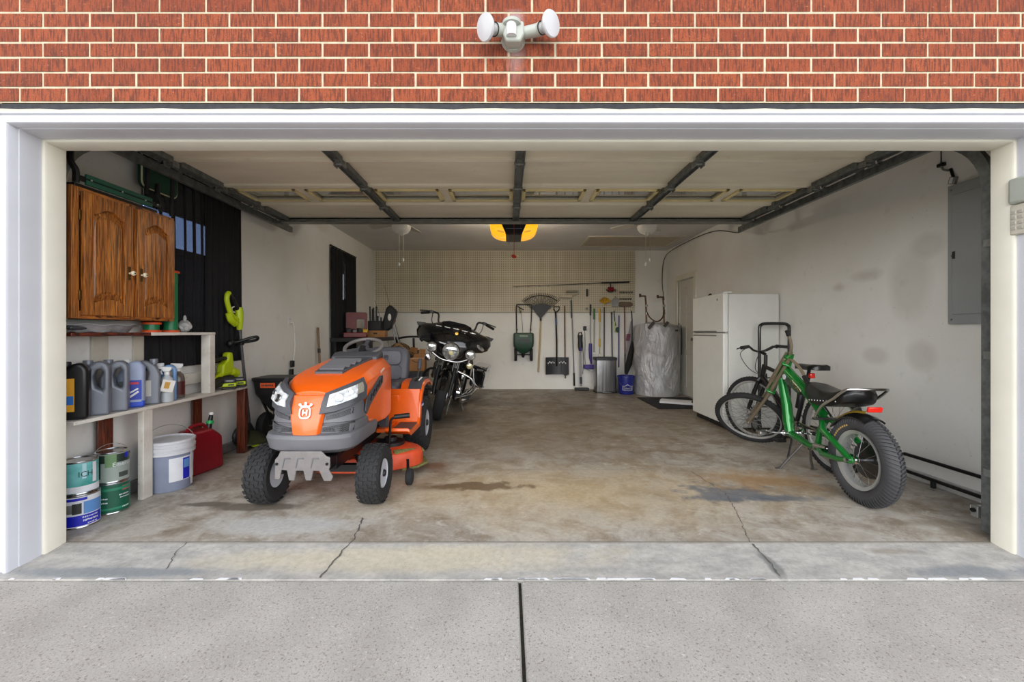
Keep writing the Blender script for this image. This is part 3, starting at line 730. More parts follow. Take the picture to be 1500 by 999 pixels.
for y0, y1, lab in ((.85, 1.95, 'black curtain rod over the front window'), (4.0, 5.06, 'black curtain rod over the rear window')):
    z = 2.475 if y0 < 2 else 2.415
    t = thing('curtain_rod', lab, 'curtain rod', (-2.622, (y0+y1)/2, z))
    b = B(); b.cyl((0, -(y1-y0)/2, 0), (0, (y1-y0)/2, 0), .010, seg=10); b.build('rod', m_blackm, t)
    for s_ in (-1, 1):
        b = B(); b.box(-.022, .006, s_*(y1-y0)/2*.94-.008, s_*(y1-y0)/2*.94+.008, -.006, .006); b.build('bracket', m_blackm, t)
# foil pan, green canisters, plastic bag
t = thing('roasting_pan', 'shiny foil roasting pan on the red shelf board under the cabinet', 'pan', (-2.55, .38, 1.125))
m_foil = mat('foil', (196, 198, 200), .3, .35, bump=.8, bs=60, var=.3)
b = B(); ring = []
for k, z in ((.72, .002), (.76, .004), (.92, .045), (1.0, .050), (1.02, .046), (.98, .044), (.9, .042), (.72, .008)):
    ring.append([(.075*k*math.cos(a), .26*k*math.sin(a)*1.0, z+.004*math.sin(a*9)) for a in [2*PI*i/40 for i in range(40)]])
b.loft(ring); b.build('tray', m_foil, t)
b = B(); b.boxc((.0, -.10, .030), (.10, .26, .022), (.0, .05, .1)); b.build('foil_lining', mat('dark_foil', (84, 88, 92), .25, .3, bump=.8, bs=50), t, bevel=.01)
m_or = mat('orange_plastic', (222, 86, 36), .4); m_gp = mat('green_plastic', (20, 122, 74), .35)
def canister(x, y, h, lab):
    t = thing('garden_spool', lab, 'canister', (x, y, 1.126), group='green and orange canisters on the upper shelf')
    b = B(); b.lathe([(.046, .016), (.046, h-.012)], seg=24); b.build('tube', m_gp, t)
    for z in (0, h-.016):
        b = B(); b.lathe([(0, z), (.056, z), (.058, z+.005), (.058, z+.013), (.05, z+.018), (0, z+.018)], seg=24); b.build('cap', m_or, t)
canister(-2.535, .755, .072, 'short green canister with orange cap just under the cabinet')
canister(-2.535, .925, .46, 'tall green canister with orange caps beyond the end of the cabinet')
b = B(Matrix.Translation((0, 0, 0))); random.seed(3)
b.sphere((0, 0, .045), (.045, .04, .045), 14, 8)
for v_ in b.bm.verts: v_.co += Vector((random.uniform(-.008, .008), random.uniform(-.008, .008), random.uniform(-.006, .01)))
b.sphere((.0, 0, .105), (.012, .012, .028), 8, 6)
o = b.build('plastic_bag', mat('clear_bag', (216, 216, 214), .25, alpha=.7), ang=10); o.location = (-2.53, 1.06, 1.127); tag(o, 'crumpled clear plastic bag beside the tall green canister', 'bag')
# ---- bottles on the lower shelf
m_gjug = mat('silver_grey_plastic', (120, 124, 132), .38, .25, var=.08); m_bjug = mat('black_jug', (20, 20, 22), .3)
def jug(x, y, h, wd, dp, body, lab, rz=28, cap=m_black, group=None, hole=True, mirror=1, parts=None):
    t = thing('jug', lab, 'jug', (x, y, .622), R(rz), group)
    b = B(); w2 = wd/2; m = mirror
    out_ = [(-w2, 0), (w2, 0), (w2, h*.84), (w2*.86, h*.93), (w2*.55, h*.97), (w2*.1, h*.98), (-w2*.2, h*.93), (-w2*.62, h*.86), (-w2, h*.66)]
    if hole:
        inn = [(w2*.10, h*.50), (w2*.52, h*.44), (w2*.62, h*.50), (w2*.62, h*.78), (w2*.45, h*.85), (w2*.10, h*.82), (-w2*.05, h*.70)]
        o2 = [(a*m, z) for a, z in out_]; i2 = [(a*m, z) for a, z in inn]
        b.prism_hole(o2, i2, 'XZ', -dp/2, dp/2)
    else: b.prism([(a*m, z) for a, z in out_], 'XZ', -dp/2, dp/2)
    b.build('body', body, t, bevel=dp*.20, seg=3)
    b = B(); b.lathe([(.018, 0), (.018, .012), (.024, .012), (.024, .034), (.022, .038), (0, .038)], (-m*w2*.45, 0, h*.885), seg=20); b.build('cap', cap, t)
    return t
def wrap_label(t, wd, dp, z0, z1, m, name='label', x0=-1, x1=1, off=.0012):
    b = B(); b.box(x0*wd/2, x1*wd/2, -dp/2-off, -dp/2, z0, z1); return b.build(name, m, t)
j = jug(-2.525, .205, .335, .14, .105, m_bjug, 'black jug with an orange and blue label at the near end of the shelf', 35, m_black, hole=False)
l = wrap_label(j, .14, .105, .05, .24, mat('amber_label', (222, 160, 40), .4), x0=-.6, x1=.2)
b = B(); b.box(-.03, .01, -.0555, -.0540, .09, .14); b.build('label_emblem', mat('blue_print', (40, 110, 190), .4), l)
jug(-2.525, .335, .335, .14, .098, m_gjug, 'silver grey jug standing next to the black jug', 35, m_gjug, 'silver grey jugs')
jug(-2.525, .465, .33, .138, .098, m_gjug, 'silver grey jug second from the black one, before the blue label', 35, m_gjug, 'silver grey jugs')
j = jug(-2.53, .593, .32, .138, .10, mat('blue_grey_jug', (150, 162, 188), .35), 'blue grey jug with a bright blue label and white cap', 35, m_whitep, hole=False)
l = wrap_label(j, .138, .10, .055, .185, mat('deep_blue_label', (34, 58, 168), .35), x0=-.55, x1=.8)
b = B(); b.boxc((-.045, -.0525, .12), (.03, .002, .12)); b.build('label_panel', mat('grey_print', (66, 74, 70), .4), l)
b = B(); b.beam((-.01, -.053, .07), (.04, -.053, .11), .002, .012); b.beam((-.008, -.053, .10), (.038, -.053, .13), .002, .010); b.build('label_stripes', m_whitep, l)
b = B(); b.boxc((.018, -.0525, .165), (.045, .002, .014)); b.build('label_mark', mat('red_print', (200, 44, 60), .4), l)
b = B(); b.box(-.070, .070, -.051, .051, .003, .05); b.build('fluid', mat('blue_fluid', (44, 78, 190), .2), j, bevel=.012)
j = jug(-2.53, .722, .315, .138, .10, m_gjug, 'silver grey jug with a round handle between the blue jug and the tagged spray bottle', 35, m_gjug, 'silver grey jugs', mirror=-1)
l = wrap_label(j, .138, .10, .06, .17, mat('pale_label', (196, 194, 186), .5), x0=-.75, x1=.3)
b = B(); b.lathe([(0, .002), (.022, .0018), (.024, 0)], (-.03, -.0515, .115), (0, -1, 0), 18); b.build('label_emblem', mat('label_gold', (150, 136, 74), .5), l)
def spray(x, y, h, body, lab, rz, lbl=None, group=None):
    t = thing('spray_bottle', lab, 'spray bottle', (x, y, .622), R(rz), group)
    b = B(); b.lathe([(0, 0), (.040, .002), (.042, .01), (.042, h*.55), (.034, h*.66), (.016, h*.74), (.014, h*.80), (0, h*.80)], seg=24); bo = b.build('body', body, t)
    b = B(); b.lathe([(.017, h*.76), (.017, h*.83), (.012, h*.84)], seg=16); b.build('collar', m_whitep, t)
    b = B(); b.prism([(-.02, h*.84), (.016, h*.84), (.03, h*.92), (.03, h*.97), (-.045, h*.99), (-.05, h*.93), (-.03, h*.91)], 'XZ', -.014, .014); hd = b.build('sprayer_head', m_whitep, t, bevel=.004)
    b = B(); b.tube(spline([(-.026, 0, h*.90), (-.036, 0, h*.85), (-.03, 0, h*.77)]), .005, 6); b.build('trigger', m_whitep, t)
    if lbl:
        b = B(); b.lathe([(.0426, h*.10), (.0426, h*.48)], seg=24); b.build('label', lbl, bo)
    return t
t = spray(-2.472, .815, .26, mat('clear_fluid', (200, 206, 208), .15, alpha=.8), 'white spray bottle with a paper tag in front of the round handled jug', 20)
b = B(Matrix.Rotation(R(35), 4, 'Z')); b.boxc((-.01, -.05, .12), (.075, .002, .085), (0, .25, 0)); l = b.build('paper_tag', mat('tag_paper', (226, 222, 214), .6), t)
b = B(Matrix.Rotation(R(35), 4, 'Z')); b.boxc((-.015, -.052, .125), (.03, .002, .045), (0, .25, 0)); b.build('tag_print', mat('tag_gold', (196, 150, 62), .6), l)
j = jug(-2.53, .872, .27, .135, .095, mat('washer_fluid_blue', (120, 160, 208), .15, alpha=.9), 'pale blue washer fluid jug between the two spray bottles', 35, m_white)
b = B(); b.box(-.064, .064, -.045, .045, .004, .10); b.build('fluid', mat('washer_fluid', (70, 120, 190), .2), j, bevel=.012)
wrap_label(j, .135, .095, .09, .17, mat('dark_label', (70, 46, 40), .5), x0=-.6, x1=.05)
spray(-2.535, 1.0, .27, mat('clear_brown', (104, 92, 84), .2), 'clear spray bottle with a dark red label farthest along the shelf', 40, mat('maroon_label', (84, 30, 28), .45))
# blower, its charger packs and the string trimmer
m_lime = mat('lime_plastic', (184, 206, 22), .4, var=.08)
t = thing('leaf_blower', 'lime and black cordless leaf blower lying on the end of the white shelf', 'leaf blower', (-2.53, 1.5, .622))
q = lambda: B(Matrix.Translation((2.53, -1.5, -.622)))
b = q(); b.tube([(-2.50, 1.26, .665), (-2.52, 1.36, .675), (-2.53, 1.48, .70), (-2.53, 1.6, .70)], [.035, .042, .05, .045], 14); b.build('nozzle', m_black, t)
b = q(); b.tube(spline([(-2.50, 1.30, .72), (-2.53, 1.45, .748), (-2.535, 1.60, .765), (-2.535, 1.70, .74)]), [.012]*6+[.03]*6+[.045]*6+[.03], 12); b.build('housing', m_lime, t)
b = q(); b.loft([[(-2.565, y0, z), (-2.50, y0, z), (-2.50, y1, z), (-2.565, y1, z)] for z, y0, y1 in ((.75, 1.46, 1.62), (.84, 1.47, 1.61), (.87, 1.53, 1.61), (.93, 1.54, 1.60), (.945, 1.55, 1.59))]); b.build('motor_cover', m_lime, t, bevel=.015, seg=3)
b = q(); b.tube(spline([(-2.53, 1.55, .89), (-2.53, 1.48, .892), (-2.53, 1.40, .888), (-2.53, 1.35, .893)]), .019, 10); b.build('handle', m_black, t)
b = q(); b.boxc((-2.53, 1.325, .885), (.05, .08, .055), (.15, 0, 0)); b.build('battery_grip', m_lime, t, bevel=.014, seg=3)
def charger(x, y, lab):
    t = thing('battery_charger', lab, 'battery', (x, y, .622), R(35), 'lime batteries on the shelf end')
    b = B(); b.box(-.055, .055, -.04, .04, 0, .022); b.build('base', m_black, t, bevel=.006)
    b = B(); b.box(-.055, .055, -.041, .041, .023, .056); l_ = b.build('pack', m_lime, t, bevel=.008)
    b = B(); b.boxc((.015, -.0415, .04), (.045, .002, .012)); b.build('label', m_black, l_)
    b = B(); b.box(-.05, .05, -.038, .038, .057, .092); b.build('top', mat('navy_plastic', (34, 36, 54), .4), t, bevel=.008)
    b = B(); b.boxc((.005, -.0385, .075), (.05, .002, .012)); b.build('terminal', m_galv, t)
charger(-2.475, 1.50, 'lime battery in a black charger nearest the white shelf post'); charger(-2.475, 1.635, 'lime battery in a black charger at the very end of the shelf')
t = thing('string_trimmer', 'lime string trimmer leaning on the wall past the shelf end', 'trimmer', (-2.53, 1.93, 0))
q = lambda: B(Matrix.Translation((2.53, -1.93, 0)))
A0, A1 = Vector((-2.54, 1.745, 1.20)), Vector((-2.53, 1.90, .16))
b = q(); b.cyl(A0, A1, .0135, seg=12); b.build('shaft', mat('trimmer_shaft', (96, 96, 100), .35, .5), t)
b = q(); b.tube([A0+Vector((0, -.005, .16)), A0+Vector((0, .0, .10)), A0+Vector((0, .002, .02)), A0+Vector((0, .008, -.05))], [.032, .038, .034, .022], 12); b.build('motor_housing', m_lime, t)
b = q(); b.tube(spline([(-2.54, 1.735, 1.33), (-2.54, 1.66, 1.42), (-2.54, 1.60, 1.47)]), .021, 10); b.build('grip', m_black, t)
b = q(); b.tube(spline([(-2.54, 1.72, 1.24), (-2.54, 1.63, 1.29), (-2.54, 1.575, 1.40), (-2.54, 1.575, 1.46), (-2.54, 1.60, 1.485)]), .022, 10); b.build('rear_handle', m_lime, t)
b = q(); b.tube(spline([(-2.54, 1.70, 1.20), (-2.54, 1.63, 1.24), (-2.54, 1.60, 1.30)]), .03, 10, sx=.7); b.build('battery_housing', m_lime, t)
b = q(); b.tube(spline([(-2.54, 1.672, 1.365), (-2.545, 1.65, 1.35), (-2.545, 1.655, 1.32), (-2.54, 1.68, 1.31)]), .006, 6); b.build('trigger', m_whitep, t)
b = q(); b.tube(spline([(-2.58, 1.70, 1.03), (-2.52, 1.72, 1.04), (-2.43, 1.76, 1.075), (-2.40, 1.80, 1.08), (-2.43, 1.83, 1.05), (-2.53, 1.80, 1.03)]), .014, 10); b.sphere((-2.58, 1.68, 1.02), (.03, .035, .035)); b.build('loop_handle', m_black, t)
b = q(); b.boxc((-2.555, 1.782, 1.03), (.06, .05, .06)); b.build('clamp', m_black, t, bevel=.01)
b = q(); b.tube([(-2.55, 1.885, .24), (-2.54, 1.91, .14), (-2.52, 1.93, .07)], [.03, .05, .045], 12); b.build('motor_head', m_black, t)
b = q(); b.loft([[(-2.49+(.03+.11*k)*math.cos(R(a)), 1.88+(.03+.15*k)*math.sin(R(a)), .16-.10*k+dz) for k, dz in ((0, 0), (1, 0), (1, .012), (0, .014))] for a in range(-170, 40, 15)]); b.build('guard', mat('guard_olive', (44, 50, 20), .5, col2=(26, 28, 18)), t)
b = q(); b.lathe([(0, 0), (.035, .001), (.04, .012), (.04, .04), (0, .045)], (-2.49, 1.92, .002), seg=18); b.build('spool', m_lime, t)
b = q(); b.sphere((-2.58, 1.81, .13), (.04, .09, .09)); b.build('guard_shroud', m_black, t)

# ---- paint cans, bucket and fuel can under the shelf
def warp(r, a0): return lambda x, y: (r*math.sin(x/r+0)*1.0, -r*math.cos(x/r), y)
m_tin = mat('tin_rim', (190, 190, 190), .25, 1.0, var=.1)
def paint_can(x, y, z, lab, labelm, faces, grp='paint cans under the shelf', handle=True, rz=46, r=.083, h=.19, lidm=None):
    t = thing('paint_can', lab, 'paint can', (x, y, z), R(rz), grp)
    b = B(); b.lathe([(0, .002), (r, 0), (r+.0015, .004), (r, .008), (r, h-.008), (r+.002, h-.004), (r, h), (r-.008, h), (r-.010, h-.005), (0, h-.006)], seg=40); bo = b.build('body', m_tin, t)
    b = B(); b.lathe([(r+.0008, .010), (r+.0008, h-.010)], seg=40); b.build('label', labelm, t)
    for fn in faces: fn(t, r, h)
    if handle:
        b = B(); b.tube([((r+.003)*math.cos(R(a)), -.01, h-.035+(r*.95)*math.sin(R(a))) for a in range(0, 181, 12)], .0016, 6); b.build('wire_handle', m_tin, t)
    return t
def patch(a0, a1, z0, z1, m, off=.0016, name='label_patch'):
    def fn(t, r, h):
        b = B(); n = max(2, int((a1-a0)/6)); A = [R(a0+(a1-a0)*i/n) for i in range(n+1)]
        b.loft([[((r+o_)*math.sin(a), -(r+o_)*math.cos(a), z) for o_, z in ((off-.0010, z0), (off, z0), (off, z1), (off-.0010, z1))] for a in A]); b.build(name, m, t)
    return fn
def print_line(n, size, a, z, m, cw=.0085):
    def fn(t, r, h):
        rr = r+.0028
        b = B(); b.marks(n, cw, size, Matrix.Identity(4), lambda x, y: (rr*math.sin(x/rr+R(a)), -rr*math.cos(x/rr+R(a)), y+z)); b.build('print_line', m, t)
    return fn
def word(st, size, a, z, m, sx=1.0):
    def fn(t, r, h):
        rr = r+.0028
        b = B(); b.text(st, size, Matrix.Identity(4), lambda x, y: (rr*math.sin(x/rr+R(a)), -rr*math.cos(x/rr+R(a)), y+z), sx); b.build('lettering', m, t)
    return fn
m_teal = mat('teal_label', (48, 142, 132), .35, col2=(120, 190, 190), vs=7); m_dkg = mat('dark_green_label', (16, 88, 66), .35); m_bluel = mat('royal_blue', (28, 36, 178), .35); m_wl = mat('white_label', (222, 224, 228), .4)
m_ink = mat('dark_print', (40, 44, 40), .5)
paint_can(-2.52, .235, .001, 'paint can with white and royal blue label, lowest at the door jamb', m_wl, [patch(-60, 75, .015, .075, m_bluel), patch(-75, 20, .160, .175, m_bluel), patch(10, 75, .08, .15, mat('sky_print', (96, 146, 206), .4)), print_line(9, .011, 30, .062, m_wl), print_line(9, .014, 32, .043, m_wl), print_line(6, .010, 36, .024, m_wl), patch(-20, 5, .085, .145, m_ink, .0028), patch(-60, 0, .09, .14, m_galv)], handle=False, rz=46, r=.09)
paint_can(-2.522, .235, .192, 'teal and white paint can stacked on the blue labelled one', m_teal, [patch(-80, 85, .012, .048, m_wl), word('ICHI', .045, 22, .115, m_ink, .9), patch(40, 55, .06, .175, m_wl, .003, 'paint_drip'), patch(8, 20, .09, .175, mat('pale_blue_print', (176, 214, 220), .4))], handle=False)
paint_can(-2.508, .425, .001, 'dark green paint can on the floor beside the grey bucket', m_dkg, [patch(-80, 80, .028, .040, mat('mid_green', (40, 130, 96), .4)), print_line(7, .011, 38, .112, m_wl), print_line(7, .007, 40, .095, m_wl), print_line(6, .010, -30, .10, m_wl), print_line(6, .010, -30, .075, m_wl), print_line(5, .008, 42, .034, m_wl), patch(-30, 75, .145, .160, mat('mid_green', (40, 130, 96), .4), .0020), patch(30, 62, .135, .165, mat('red_grey', (150, 96, 92), .5))], handle=False, r=.088)
paint_can(-2.508, .425, .192, 'black, green and white paint can stacked on the dark green one', mat('silver_label', (150, 160, 152), .35), [patch(-70, -40, .03, .17, m_ink), patch(-75, 80, .125, .175, mat('ink_green', (34, 50, 40), .4)), patch(-25, 12, .10, .178, mat('olive_print', (104, 136, 92), .4), .0022), word('Emerald', .036, 38, .112, m_wl), patch(42, 58, .145, .177, m_bluel, .0026), patch(20, 60, .03, .06, mat('grey_print', (66, 74, 70), .4)), patch(-70, -46, .03, .10, m_wl, .0024)], handle=True)
t = thing('bucket', 'large grey pail with a sealed white rimmed lid behind the shelf post', 'bucket', (-2.465, .825, .001), R(43))
m_pail = mat('pail_grey', (140, 148, 170), .45)
b = B(); b.lathe([(0, 0), (.132, 0), (.136, .006), (.146, .30), (.15, .31), (0, .31)], seg=40); b.build('pail', m_pail, t)
b = B(); b.lathe([(.148, .255), (.156, .258), (.156, .275), (.150, .277), (.150, .29), (.158, .292), (.158, .312), (.150, .314), (.152, .335), (.158, .338), (.158, .352), (.148, .356), (.14, .345), (0, .345)], seg=40); b.build('lid', mat('lid_white', (206, 208, 212), .45, var=.1), t)
patch(-5, 70, .07, .235, m_wl, .003, 'label')(t, .1415, .3); patch(28, 48, .075, .225, m_bluel, .0045)(t, .1415, .3); patch(30, 46, .155, .215, mat('sky_print', (96, 146, 206), .4), .006)(t, .1415, .3); patch(52, 62, .02, .26, m_wl, .0055, 'paint_drip')(t, .1415, .3)
b = B(); b.tube([(.158*math.cos(R(a)), .02, .30+.15*math.sin(R(a))) for a in range(0, 181, 10)], .0022, 6); b.build('wire_handle', m_tin, t)
m_fuel = mat('fuel_red', (136, 18, 32), .38, bump=.1, bs=40)
t = thing('fuel_can', 'dark red plastic fuel can with a black and green spout', 'fuel can', (-2.50, 1.165, .001), R(80))
b = B(); b.prism([(-.155, 0), (.155, 0), (.165, .02), (.15, .26), (.12, .29), (.05, .345), (-.10, .345), (-.155, .30)], 'XZ', -.085, .085); b.build('tank', m_fuel, t, bevel=.02, seg=3)
b = B(); b.tube(spline([(-.12, 0, .335), (-.06, 0, .375), (.03, 0, .375), (.08, 0, .33)]), .014, 8); b.build('handle', m_fuel, t)
b = B(); b.cyl((.09, 0, .31), (.105, 0, .375), .024, .020); sp = b.build('spout', m_black, t)
b = B(); b.cyl((.105, 0, .365), (.11, 0, .39), .026, .026); b.build('ring', mat('green_ring', (40, 176, 90), .4), sp)
b = B(); b.cyl((.11, 0, .39), (.12, 0, .435), .018, .014); b.build('spout_tube', m_black, sp)
b = B(); b.cyl((.12, 0, .435), (.124, 0, .455), .018, .017); b.build('cap', m_whitep, sp)
# ---- tow spreader with black hopper
t = thing('tow_spreader', 'black hopper tow spreader with an orange label beside the mower', 'spreader', (-2.33, 2.22, 0))
q = lambda: B(Matrix.Translation((2.33, -2.22, 0)))
def hop(k, z): return [(-2.33+k*a, 2.22+k*d*.62, z) for a, d in rrect(-.28, .28, -.28, .28, .06)]
b = q(); b.loft([hop(1.0, .66), hop(1.04, .655), hop(1.04, .63), hop(.99, .625), hop(.93, .50), hop(.88, .47), hop(.48, .31), hop(.42, .30)]); h_ = b.build('hopper', m_black, t, ang=25)
b = q(); b.boxc((-2.44, 2.043, .585), (.15, .003, .05), (.08, 0, 0)); l = b.build('label', mat('label_orange', (226, 92, 44), .5), h_)
b = q(); b.marks(8, .015, .024, Matrix.Translation((-2.44, 2.0395, .585)) @ Euler((R(90), 0, 0)).to_matrix().to_4x4()); b.build('lettering', mat('dark_print', (40, 44, 40), .5), l)
for sx in (-1, 1):
    b = q(); b.beam((-2.33+sx*.22, 2.10, .47), (-2.33+sx*.14, 2.22, .14), .02, .02); b.beam((-2.33+sx*.22, 2.34, .47), (-2.33+sx*.14, 2.24, .14), .02, .02); b.build('frame_leg', m_blackm, t)
    b = q(); b.lathe([(.05, -.03), (.125, -.035), (.14, -.015), (.14, .015), (.125, .035), (.05, .03)], (-2.33+sx*.235, 2.23, .141), (1, 0, 0), 28); b.build('wheel', m_rubber, t)
    b = q(); b.lathe([(0, -.02), (.085, -.026), (.085, .026), (0, .02)], (-2.33+sx*.235, 2.23, .141), (1, 0, 0), 20); b.build('rim', m_whitep, t)
b = q(); b.cyl((-2.58, 2.23, .141), (-2.08, 2.23, .141), .011, seg=10); b.build('axle', m_steel, t)
b = q(); b.lathe([(0, 0), (.13, .0), (.14, .012), (.06, .02), (0, .02)], (-2.33, 2.2, .20), seg=24); b.build('spinner', m_galv, t)
b = q(); b.cyl((-2.33, 2.2, .16), (-2.33, 2.2, .33), .012, seg=8); b.build('drive_shaft', m_chrome, t)
b = q(); b.beam((-2.33, 2.16, .16), (-2.26, 1.92, .12), .03, .03); b.build('drawbar', m_blackm, t)
# ---- outlet, cord with adapter, pole on the left wall
t = thing('wall_outlet', 'white wall outlet on the left wall above the mower hood', 'outlet', (XL, 2.87, 1.26))
b = B(); b.box(.0005, .006, -.036, .036, -.058, .058); b.build('plate', m_whitep, t, bevel=.003)
for z in (-.022, .022):
    b = B(); b.box(.006, .010, -.017, .017, z-.014, z+.014); b.build('socket', mat('socket', (206, 204, 198), .4), t, bevel=.003)
t = thing('power_adapter', 'white cord with a black adapter hanging from the wall outlet', 'power cord', (XL+.03, 2.90, 1.2))
b = B(); b.tube(spline([(-.018, -.03, .038), (.02, -.03, .03), (.01, .02, -.1), (.005, .03, -.3), (.0, .0, -.42)]), .005, 6); b.build('cord', m_whitep, t)
b = B(); b.box(-.02, .01, -.04, .02, -.50, -.42); b.build('adapter', m_black, t, bevel=.006)
b = B(); b.box(-.022, .012, -.055, -.005, -.61, -.52); b.build('plug_block', m_black, t, bevel=.006)
t = thing('wooden_pole', 'worn wooden pole leaning against the left wall beyond the outlet', 'pole', (XL+.10, 3.55, 0))
b = B(); b.tube([(0, 0, .002), (-.075, .03, 1.19)], .016, 10); b.build('shaft', mat('old_wood', (130, 104, 80), .8, vs=20, stretch=(1, 1, .2)), t)
b = B(); b.tube([(-.053, .022, .84), (-.056, .023, .90)], .021, 10); b.build('band', m_black, t)
# ============================================================ FACADE FITTINGS
t = thing('floodlight', 'white twin head motion sensor floodlight on the brick above the door', 'light', (.026, YF, 2.545))
m_lamp = mat('aged_white_plastic', (176, 180, 170), .45, var=.08); m_bulb = mat('flood_bulb', (196, 196, 198), .25, var=.02)
b = B(); b.lathe([(0, 0), (.058, 0), (.055, -.02), (0, -.022)], (0, 0, -.005), (0, 1, 0), 32); b.build('base_plate', m_lamp, t)
b = B(); b.prism([(-.035, -.055), (.035, -.055), (.052, -.02), (.048, .04), (-.042, .04), (-.050, -.02)], 'XZ', -.075, -.018); sn = b.build('sensor_body', m_lamp, t, bevel=.008)
b = B(); b.tube([(-.010, -.078, -.035), (-.010, -.078, .02)], .024, 20); b.build('sensor_lens', m_white, sn)
b = B(); b.lathe([(.036, .018), (.044, .022), (.044, .036), (.02, .044), (0, .044)], (-.008, -.065, 0), (0, 0, 1), 24); b.build('hood', m_lamp, sn)
for sx, e0, e1, nrm, s0 in ((-1, (-.030, -.04, .025), (-.066, -.060, .005), (-.72, -.62, -.30), 0), (1, (.045, -.04, .005), (.112, -.050, .012), (.68, -.70, -.16), 0)):
    d = Vector(nrm).normalized(); p0 = Vector(e0); p1 = Vector(e1)
    b = B(); b.tube([p0, p1, p1+d*.03], [.026, .028, .030], 20); so_ = b.build('socket_arm', m_lamp, t)
    c0 = p1+d*.012; b = B(); b.lathe([(.018, 0), (.020, .030), (.040, .052), (.055, .068), (.057, .076), (.053, .082), (.03, .086), (0, .087)], c0, d, 32); b.build('bulb', m_bulb, t)
    b = B(); b.lathe([(.030, .028), (.025, .029), (.025, .031), (.031, .032)], p1, d, 20, wrap=True); b.build('gasket', m_black, so_)
t = thing('door_keypad', 'beige wireless door keypad on the right white door casing', 'keypad', (OX1, -.115, 1.77))
m_beige = mat('beige_plastic', (202, 196, 180), .45)
b = B(); b.box(-.030, -.0135, -.05, .045, -.145, .01); b.build('base', m_beige, t, bevel=.006)
b = B(); b.box(-.042, -.0135, -.055, .048, .012, .145); b.build('cover', m_lamp, t, bevel=.014, seg=3)
for i in range(4):
    for k in range(3):
        b = B(); b.boxc((-.0315, -.032+.030*k, -.03-.027*i), (.005, .022, .018)); b.build('key', mat('key_grey', (176, 172, 160), .5), t, bevel=.003)
# ============================================================ RIGHT WALL
m_pan = mat('panel_grey', (150, 154, 154), .45, .1, var=.06, vs=4)
t = thing('breaker_panel', 'large grey electrical breaker panel on the right wall', 'breaker panel', (XR, .58, 1.185))
q = lambda: B(Matrix.Translation((-XR, -.58, -1.185)))
b = q(); b.box(XR-.035, XR-.0005, .40, .725, 1.185, 2.15); b.build('box', m_pan, t, bevel=.004)
b = q(); b.box(XR-.043, XR-.035, .43, .69, 1.25, 2.08); d = b.build('door', m_pan, t, bevel=.006)
for y in (.445, .68):
    for z in (1.215, 2.115, 1.66):
        b = q(); b.lathe([(0, .005), (.006, .004), (.007, 0)], (XR-.035, y+ (0.02 if y > .5 else -.02), z), (-1, 0, 0), 10); b.build('screw', m_steel, t)
b = q(); b.boxc((XR-.046, .675, 1.66), (.006, .014, .05)); b.build('latch', m_blackm, d)
# square patch in the drywall under it, wall fitting above
t = thing('wall_fitting', 'small metal cable fitting on the right wall above the breaker panel', 'fitting', (XR, .71, 2.19))
b = B(); b.boxc((-.012, 0, .0), (.024, .045, .05), (.3, 0, 0)); b.build('box', m_galv, t, bevel=.004)
b = B(); b.boxc((-.026, 0, .0), (.006, .02, .04), (.3, 0, 0)); b.build('label', m_wl, t)
b = B(); b.cyl((-.008, 0, .02), (-.008, .02, .09), .009, seg=8); b.build('stem', m_blackm, t)
t = thing('cable_clamp', 'little black clamp on the right wall near the header', 'clamp', (XR, .79, 2.33))
b = B(); b.boxc((-.012, 0, 0), (.024, .05, .025)); b.build('bracket', m_blackm, t, bevel=.004)
b = B(); b.cyl((-.014, .0, 0), (-.014, .0, .12), .004, seg=6); b.build('wire', m_blackm, t)
b = B(); b.tube(spline([(-.014, 0, 0), (-.02, -.02, -.04), (-.012, -.05, -.06)]), .007, 8); b.build('elbow', m_galv, t)
t = thing('tube_rail', 'low black tubular rail frame lying along the foot of the right wall', 'rail', (3.07, .6, 0))
pts = [(-.01, -.5, .19), (-.01, .30, .19), (-.01, .42, .185), (-.005, .47, .15), (0, .47, .10), (.005, .43, .062), (0, .30, .058), (0, -.5, .058)]
b = B(); b.tube(spline(pts, 5), .013, 10); b.build('tube', m_blackm, t)
for y in (-.30, .2):
    b = B(); b.box(-.012, .012, y-.012, y+.012, .002, .05); b.build('foot', m_black, t, bevel=.003)
t = thing('safety_sensor', 'small grey door sensor on a white bracket at the right track foot', 'sensor', (2.70, .17, .10))
b = B(); b.box(-.0, .06, -.02, .05, -.02, .02); b.build('bracket', m_whitep, t, bevel=.003)
b = B(); b.box(-.03, .0, -.02, .02, -.03, .035); b.build('eye', m_galv, t, bevel=.004)
b = B(); b.lathe([(.012, 0), (.012, .012), (0, .012)], (-.03, 0, .01), (-1, 0, 0), 12); b.build('lens', m_blackm, t)
t = thing('black_cable', 'thin black cable looping from the right track to the back corner pipes', 'cable', (3.1, 4.5, 2.6))
b = B(Matrix.Translation((-3.1, -4.5, -2.6))); b.tube(spline([(2.68, 2.60, 2.31), (2.85, 3.0, 2.36), (3.07, 4.0, 2.62), (3.09, 4.8, 2.68), (3.09, 5.8, 2.66), (3.05, 6.04, 2.5), (3.02, 6.03, 2.1), (2.90, 5.6, 1.72)]), .007, 6); b.build('wire', m_black, t)
